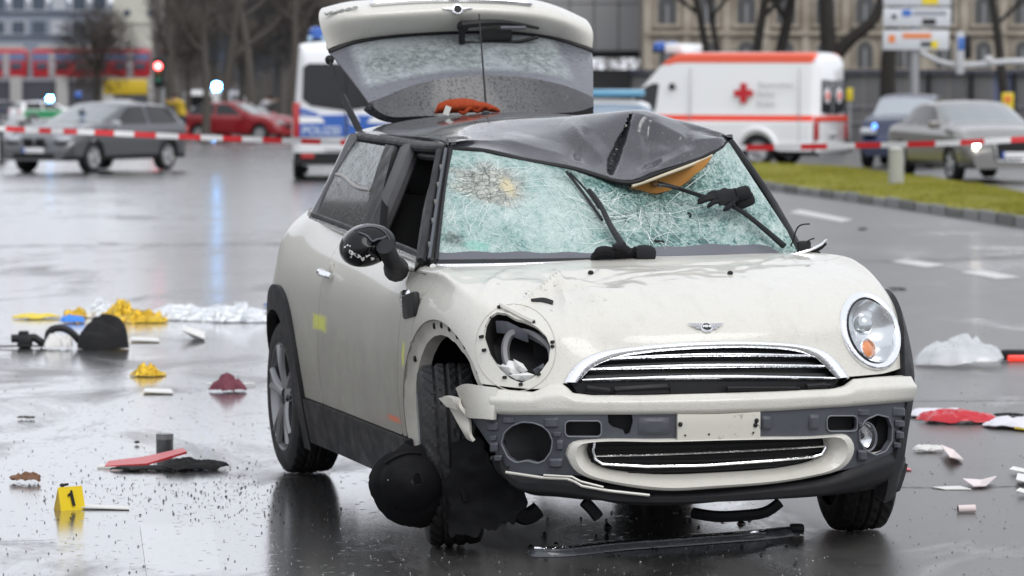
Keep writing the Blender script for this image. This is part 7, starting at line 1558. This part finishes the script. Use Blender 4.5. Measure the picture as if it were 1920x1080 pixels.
def flatpiece(name, label, cat, P, m, lift=.01, th=.006, curl=.02, group=None):
    Q = np.array([gp(*p) for p in P]); c = Q.mean(0); n = len(Q); V = [c * 1.0 + [0, 0, lift * .6]]; V[0] = V[0] - c
    V += [q - c + [0, 0, lift + curl * (1 if i % 3 == 0 else .15)] for i, q in enumerate(Q)]; Fc = [(0, 1 + i, 1 + (i + 1) % n) for i in range(n)]
    N = vnormals(V, Fc)
    if N[0][2] < 0: Fc = [f[::-1] for f in Fc]
    V, Fc = rim(V, Fc, th); o = obj(name, V, Fc, m, None, False); o.location = tuple(c); return tag(o, label, cat, group)
flatpiece('paper', 'bent white paper sheet right of the black bag', 'paper', [(336, 640), (384, 641), (384, 628), (345, 634)], PAPER, curl=.07); flatpiece('paper', 'thin white paper strip in front of the gold foil', 'paper', [(243, 642), (300, 643), (296, 637), (248, 637)], PAPER, curl=.008); flatpiece('paper', 'wet pale paper flat below the gold scrap', 'paper', [(268, 739), (325, 740), (320, 733), (272, 733)], PAPER, curl=.004)
heap('gold_scrap', 'small crumpled gold wrapper alone on the wet road', 'wrapper', 252, 309, 707, 683, .13, GOLD, 41, 1., .5, fold=4, facet=True); heap('maroon_cloth', 'maroon rag with a pale stick under it', 'cloth', 396, 460, 736, 702, .14, mat('maroon', (.15, .03, .05), .7), 43, .6, .6); q0 = gp(388, 724); MB_ = MB().tube([(0, 0, .012), (.20, -.01, .012), (.40 * .62, .0, .012)], .006, 6); o = MB_.build('stick', PAPER); o.location = tuple(q0); tag(o, 'pale stick lying under the maroon rag', 'stick')
# red folder with a black cloth, dark cup behind
q0 = gp(196, 879); q1 = gp(345, 868); T = thing('red_folder', 'thin red folder lying partly under black cloth', 'folder', q0); w_ = (340 - 196) * q0[1] / F_PX
MB().add([(0, 0, .012), (w_ * .55, .02, .020), (w_ * 1.05, .10, .062), (w_ * .95, .26, .060), (w_ * .45, .22, .028), (0, .14, .018), (0, 0, .006), (w_ * .55, .02, .012), (w_ * 1.05, .10, .052), (w_ * .95, .26, .05), (w_ * .45, .22, .018), (0, .14, .01)], [(0, 1, 4, 5), (1, 2, 3, 4), (6, 7, 1, 0), (7, 8, 2, 1), (8, 9, 3, 2), (6, 11, 10, 7), (7, 10, 9, 8), (11, 5, 4, 10), (10, 4, 3, 9), (11, 6, 0, 5)]).build('cover', mat('folder_red', (.50, .03, .035), .35), T, False)
MB().box((.05, .05, .005), (.16, .10, .008)).build('pages', PAPER, T, False)
heap('black_cloth', 'black wet cloth bunched against the red folder', 'cloth', 296, 424, 885, 858, .22, FABRIC_BLACK, 47, .7, .4, edge=.15); heap('black_cloth', 'black cloth edge spread beneath the red folder', 'cloth', 214, 330, 885, 873, .12, FABRIC_BLACK, 53, .4, .5)
q0 = gp(309, 853); kk = q0[1] / F_PX; T = thing('dark_canister', 'small upright dark grey canister behind the red folder', 'canister', q0); MB().lathe([(.0001, 0), (16 * kk, 0), (16.2 * kk, .004), (16.2 * kk, 38 * kk), (15.6 * kk, 40 * kk), (.0001, 40 * kk)], n=28).build('shell', mat('canister_dark', (.05, .05, .052), .3), T); MB().lathe([(16.5 * kk, 30 * kk), (16.5 * kk, 39 * kk)], n=28).build('band', mat('canister_grey', (.18, .18, .185), .35), T)
# evidence marker
q0 = gp(114, 958); kk = q0[1] / F_PX; T = thing('evidence_marker', 'yellow tent-shaped evidence marker numbered 1', 'evidence marker', q0, R(36)); MY = mat('marker_yellow', (.80, .58, .02), .3, coat=.3); w_ = 52 * kk; h_ = 42 * kk
MB().add([(0, 0, 0), (w_, 0, 0), (w_, .022, h_), (0, .022, h_), (0, -.003, 0), (w_, -.003, 0), (w_, .022, h_ + .003), (0, .022, h_ + .003)], [(0, 3, 2, 1), (4, 5, 6, 7), (0, 4, 7, 3), (1, 2, 6, 5)]).build('front_face', MY, T, False); MB().add([(0, .05, 0), (w_, .05, 0), (w_, .022, h_), (0, .022, h_), (0, .053, 0), (w_, .053, 0)], [(0, 1, 2, 3), (4, 3, 2, 5)]).build('back_face', MY, T, False)
MB().add([(.001, .002, 0), (.001, .048, 0), (.001, .022, h_ * .96), (.004, .002, 0), (.004, .048, 0), (.004, .022, h_ * .96)], [(0, 2, 1), (3, 4, 5)]).build('end_flap', mat('marker_ochre', (.52, .34, .01), .4), T, False)
ny = np.array([0, -h_, .025]); ny = ny / np.linalg.norm(ny); NP_ = [(-.10, -.36), (.06, -.36), (.06, .40), (-.03, .40), (-.06, .30), (-.24, .20), (-.22, .10), (-.10, .16)]; eyv = np.array([0, .025, h_]) / math.hypot(.025, h_); pc = np.array([w_ * .52, .008, h_ * .5]) + ny * .004; sx_ = h_ * .95; VV = [pc + np.array([1, 0, 0]) * (p_ - .08 * q_) * sx_ + eyv * q_ * sx_ + ny * o_ for o_ in (0, .0015) for p_, q_ in NP_]; obj('number', VV, [tuple(range(8, 16)), tuple(range(8))[::-1]] + [(i, (i + 1) % 8, 8 + (i + 1) % 8, 8 + i) for i in range(8)], mat('marker_black', (.01, .01, .01), .4), T, False)
flatpiece('paper', 'white paper strip sticking out behind the evidence marker', 'paper', [(150, 955), (243, 957), (240, 952), (160, 950)], PAPER, .006, .004, .004)
heap('leaf_litter', 'small pile of brown leaves left of the red folder', 'leaves', 22, 78, 907, 889, .10, mat('brown_leaf', (.16, .07, .03), .6), 59, 1., .5, fold=6); heap('stone', 'small dark stone pair near the left edge', 'stone', 30, 64, 787, 780, .05, mat('dark_stone', (.05, .045, .03), .5), 61, .4, .5); heap('rubble_scrap', 'small black scrap directly above the evidence marker', 'scrap', 110, 130, 916, 909, .04, TRIM_BLACK, 63, .6, .5)
heap('rubber_stopper', 'tiny black stopper left of the dark canister', 'scrap', 252, 261, 834, 828, .02, TRIM_BLACK, 64, .3, .4)
# right-hand side
heap('plastic_bag', 'clear plastic bag lying beside the intact headlight', 'plastic bag', 1724, 1892, 692, 634, .55, PLASTIC, 67, .7, .45, fold=3., edge=.22, tilt=.5, facet=False)
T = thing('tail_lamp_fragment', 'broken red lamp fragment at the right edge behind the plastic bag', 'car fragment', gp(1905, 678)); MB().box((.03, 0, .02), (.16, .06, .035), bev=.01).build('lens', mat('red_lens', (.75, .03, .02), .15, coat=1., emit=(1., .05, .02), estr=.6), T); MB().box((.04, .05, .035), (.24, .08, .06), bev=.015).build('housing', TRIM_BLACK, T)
REDC = mat('shiny_red_cloth', (.50, .008, .02), .3, coat=.2); WHC = mat('white_cloth', (.66, .65, .70), .7)
heap('red_cloth', 'red jacket lying on the white cloth right of the car', 'jacket', 1728, 1876, 797, 768, .26, REDC, 71, .8, .4, fold=4, edge=.12); heap('white_cloth', 'white cloth under the top of the red jacket', 'cloth', 1712, 1830, 786, 758, .34, WHC, 73, .6, .5); heap('white_cloth', 'white cloth end with black trim at the right edge', 'cloth', 1852, 1985, 806, 776, .34, WHC, 79, .7, .45)
heap('black_strap', 'black strap lying behind the white cloth end', 'strap', 1868, 1925, 783, 774, .10, FABRIC_BLACK, 83, .4, .5); flatpiece('yellow_trim', 'dark yellow trim at the foot of the white cloth end', 'trim', [(1902, 808), (1950, 812), (1950, 804), (1908, 802)], YEL, .01, .006, .006)
heap('tissue', 'wet white tissue nearest the left fog lamp', 'tissue', 1716, 1770, 850, 831, .12, PAPER, 89, .5, .4); flatpiece('paper', 'square white and pink paper right of the wet tissue', 'paper', [(1764, 852), (1788, 850), (1806, 868), (1782, 876)], mat('pink_paper', (.70, .60, .58), .5), .012, .004, .03)
flatpiece('paper', 'long curled paper with a red end beyond the front tyre', 'paper', [(1804, 912), (1825, 918), (1848, 917), (1868, 907), (1840, 906)], mat('pale_pink_paper', (.70, .62, .61), .5), .012, .004, .02); flatpiece('paper', 'thin flat paper strip beside the curled paper', 'paper', [(1748, 916), (1770, 919), (1822, 919), (1800, 914)], PAPER, .004, .003, .003)
q0 = gp(1796, 962); kk = q0[1] / F_PX; T = thing('paper_roll', 'small rolled white and pink paper tube near the front tyre', 'paper roll', q0); MB().tube([(0, 0, .015), (33 * kk, .01, .016)], .0145, 14).build('roll', mat('roll_pink', (.70, .60, .60), .5), T); MB().tube([(-.0015, 0, .015), (.0, 0, .015)], .009, 10).build('core', mat('roll_core', (.15, .10, .09), .7), T)
for P, lb in (([(1892, 892), (1935, 895), (1935, 888), (1900, 887)], 'white paper edge highest at the right border'), ([(1905, 912), (1940, 914), (1940, 899), (1908, 900)], 'crumpled pinkish paper at the right border'), ([(1905, 933), (1940, 936), (1940, 929), (1912, 928)], 'lowest white paper piece at the right border')): flatpiece('paper', lb, 'paper', P, PAPER, .012, .004, .016)
flatpiece('red_scrap', 'tiny red scrap left of the long curled paper', 'scrap', [(1696, 884), (1709, 884), (1706, 880), (1698, 880)], REDC, .005, .003, .004)
for px0, px1, pyb, lb in ((1668, 1700, 545, 'dark wet scrap on the road above the intact headlight'), (1612, 1630, 432, 'tiny dark scrap on the far lane near the kerb'), (1640, 1662, 575, 'black rubber scrap touching the bonnet edge on the far side')): heap('rubber_scrap', lb, 'scrap', px0, px1, pyb, pyb - 6, .12, TRIM_BLACK, px0, .6, .5)
heap('blue_scrap', 'small blue scrap behind the rear wheel arch', 'scrap', 493, 512, 576, 566, .08, mat('scrap_blue', (.03, .10, .35), .5), 97, .5, .5)
# fallen trim strip in front of the car
C = resample(np.array([gp(992, 1040), gp(1010, 1042), gp(1120, 1034), gp(1243, 1024), gp(1350, 1016), gp(1440, 1008), gp(1490, 1004), gp(1504, 1006)]), 80); V = []; K = 9
for i in range(80):
    t_ = C[min(i + 1, 79)] - C[max(i - 1, 0)]; t_ /= np.linalg.norm(t_); nn = np.array([-t_[1], t_[0], 0]); f = i / 79; w_ = .085 * min(1, (f / .05 + .25), ((1 - f) / .06 + .25)); hh = .030 * min(1, f / .05 + .35, (1 - f) / .05 + .3)
    for j in range(K): a = math.pi * j / (K - 1); V.append(C[i] - nn * w_ / 2 * math.cos(a) + [0, 0, .002 + hh * math.sin(a) ** .7])
c0 = np.array(V).mean(0) * [1, 1, 0]; T = thing('fallen_trim', 'long curved bumper trim strip lying on the road before the car', 'trim strip', c0); obj('strip', np.array(V) - c0, grid_faces(80, K, flip=True), dark_mat('wet_trim_grey', (.07, .075, .085), .25, 60, .3, coat=.5), T)
E_ = [np.array(V[i * K + 2]) - c0 + [0, 0, .003] for i in range(3, 66)]; MB().tube(E_, .006, 6).build('chrome_edge', CHROME, T); MB().box(np.array(V[77 * K + 4]) - c0, (.05, .05, .03), bev=.008).build('end_clip', TRIM_BLACK, T)
# knitted hat and gloves on the wreck
def blobmesh(name, label, cat, pts, m, res=4):
    pass
c0 = RF(876, 215, .0); cw = b2w(c0); T = thing('knitted_hat', 'orange red knitted hat lying on the dented roof', 'hat', cw); kk = cw[1] / F_PX
V = []; n1_, n2_ = 44, 18
for i in range(n1_):
    u = i / (n1_ - 1)
    for j in range(n2_):
        a = math.pi * 2 * j / n2_; prof = float(np.interp(u, [0, .06, .2, .45, .62, .8, .93, 1.], [.05, .78, 1., 1.05, .92, .66, .42, .10])); rz = 23 * kk * prof * (1 + .05 * math.sin(3 * a + 7 * u)); ry = .055 * prof
        wv = (.025 * math.sin(22 * u + 2 * a) if u > .62 else .0); V.append(((u - .5) * 124 * kk, ry * math.cos(a), .004 + rz * .55 + rz * .55 * math.sin(a) + wv * .09 * 1.0 + u * .008))
obj('crown', V, grid_faces(n1_, n2_) + [(i * n2_ + n2_ - 1, (i + 1) * n2_ + n2_ - 1, (i + 1) * n2_, i * n2_) for i in range(n1_ - 1)], None, T)
HATM = mat('orange_knit', (.42, .065, .02), .9, spec=.2)
def _hm():
    t = NT(HATM); o = t.coord('Object'); w = t.n.new('ShaderNodeTexWave'); t.l.new(t.map(o, (60, 60, 60)), w.inputs[0]); w.inputs['Scale'].default_value = 1.4; w.inputs['Distortion'].default_value = 3; n = t.noise(o, 60, 4); t.set('Normal', t.bump(t.math('ADD', w.outputs['Fac'], n), .7, .006)); t.set('Base Color', t.mix(n, (.30, .04, .012), (.52, .09, .03)))
_hm(); T.children[0].data.materials.append(HATM)
MB().tube(resample([(x_ * kk, -.045 - .008 * math.cos(x_ / 5.), (8 + .12 * x_ + 4 * math.sin(x_ / 4.2)) * kk) for x_ in range(-15, 44, 3)], 60), .008, 8).build('ribbed_edge', HATM, T)
MB().box((-37 * kk, -.058, 8 * kk), (11 * kk, .006, 17 * kk), rot=np.array(Matrix.Rotation(R(20), 3, 'Y'))).build('label', mat('hat_label', (.55, .55, .52), .7), T, False)
def glove(name, label, base, ex, ey, ez, s, fingers, m, cuff=True):
    """palm, cuff, four fingers and a thumb; ex along the fingers, ey across, ez up"""
    T = thing(name, label, 'glove', base); A = np.array([ex, ey, ez]); tr = lambda P: [np.array(p) * s @ A for p in P]
    pm = MB(); V = []
    for i in range(13):
        u = i / 12
        for j in range(12): a = 2 * math.pi * j / 12; w_ = float(np.interp(u, [0, .15, .5, 1], [.035, .040, .050, .046])); h_ = float(np.interp(u, [0, .3, 1], [.022, .026, .018])); V.append(((u - .5) * .10, w_ * math.cos(a), .026 + h_ * math.sin(a) + .004 * math.sin(11 * u + 3 * a)))
    pm.add(tr(V), grid_faces(13, 12) + [(i * 12 + 11, (i + 1) * 12 + 11, (i + 1) * 12, i * 12) for i in range(12)] + [tuple(range(12))[::-1], tuple(12 * 12 + j for j in range(12))]); pm.build('palm', m, T)
    for k, (y_, l, bz, dy_) in enumerate(fingers): MB().tube(resample(tr([(.035, y_, .026), (.055 + l * .4, y_ + dy_ * .4, .030 + bz), (.055 + l * .75, y_ + dy_ * .8, .024 + bz * .6), (.055 + l, y_ + dy_, .014)]), 10), np.r_[.0125, np.full(7, .0115), .009, .004] * s, 8).build('finger', m, T)
    MB().tube(resample(tr([(-.02, .035, .024), (.015, .065, .026), (.04, .075, .018)]), 8), np.r_[.014, np.full(5, .0125), .010, .005] * s, 8).build('thumb', m, T)
    if cuff: MB().tube(resample(tr([(-.045, 0, .026), (-.075, .0, .028), (-.10, -.005, .024)]), 8), np.array([.034, .032, .036, .035, .037, .036, .038, .036]) * s, 12).build('cuff', m, T)
    return T
GLV = dark_mat('black_knit_glove', (.014, .014, .016), .85, 0, spec=.25)
b_ = b2w(bp(1168, 483, 1, .955)); xw = BM[:, 0]; glove('glove', 'black glove lying flat at the foot of the windscreen', b_ - np.array([0, 0, .015]), -xw, np.array([0, -.8, .6]), np.array([0, -.6, .8]) * 1., 1.0, [(-.036, .055, .006, -.004), (-.012, .066, .008, -.002), (.012, .062, .007, .003), (.034, .05, .004, .008)], GLV)
b_ = b2w(W(1362, 398, .05)); e1 = b2w(W(1305, 409, .05)) - b_; e1 /= np.linalg.norm(e1); nz = np.array([-.1, -.75, .65]); nz -= e1 * (nz @ e1); nz /= np.linalg.norm(nz); e2 = np.cross(nz, e1)
glove('glove', 'black glove draped over the wiper on the driver side', b_, e1, e2, nz, .78, [(-.030, .035, .004, .004), (-.012, .085, .006, .002), (.006, .090, .007, .0), (.024, .05, .004, .012)], GLV)
b2_ = b2w(W(1392, 397, .05)); MBg = MB(); 
o = MB().box((0, 0, 0), (.075, .045, .055), rot=np.array(Matrix.Rotation(R(-22), 3, 'Y')), bev=.016).build('wool_scrap', GLV); o.location = tuple(b2_); tag(o, 'black folded cloth tucked beside the glove on the wiper', 'cloth')
# splinters, and solid specks standing for rain splashes : uncountable
def scatter(name, n, region, rmin, rmax, m, seed, flat=.5, dens=None):
    g = random.Random(seed); V = []; Fc = []
    for k in range(n):
        px = g.uniform(region[0], region[2]); py = g.uniform(region[1], region[3])
        if dens and g.random() > dens(px, py): continue
        P = gp(px, py, .001); r_ = rmin + (rmax - rmin) * g.random() ** 2.5; n0 = len(V); q = g.random() * 6.28
        V += [P + [r_ * math.cos(q + 2.09 * i) * g.uniform(.6, 1.5), r_ * math.sin(q + 2.09 * i), 0] for i in range(3)] + [P + [0, 0, r_ * flat * 2]]; Fc += [(n0, n0 + 1, n0 + 3), (n0 + 1, n0 + 2, n0 + 3), (n0 + 2, n0, n0 + 3)]
    return tag(obj(name, V, Fc, m, None, False), kind='stuff')
scatter('splash_specks', 1500, (40, 855, 640, 1010), .0015, .0055, mat('dark_splash', (.02, .02, .02), .8, spec=.1), 5, .6, lambda px, py: math.exp(-((py - 925) / 45) ** 2) * (.35 + .65 * min(1, px / 400))); scatter('splash_specks', 700, (0, 560, 520, 1080), .0012, .005, mat('black_splash', (.03, .03, .028), .8, spec=.1), 6, .5)
scatter('glass_splinters', 420, (520, 960, 1560, 1080), .0010, .0032, mat('splinter_glass', (.45, .46, .46), .3), 8, .4); scatter('splash_specks', 500, (1600, 560, 1920, 1080), .0012, .005, mat('grey_splash', (.10, .10, .095), .5), 9, .5)
scatter('car_splinters', 60, (930, 950, 1500, 1060), .006, .020, TRIM_BLACK, 12, .5)
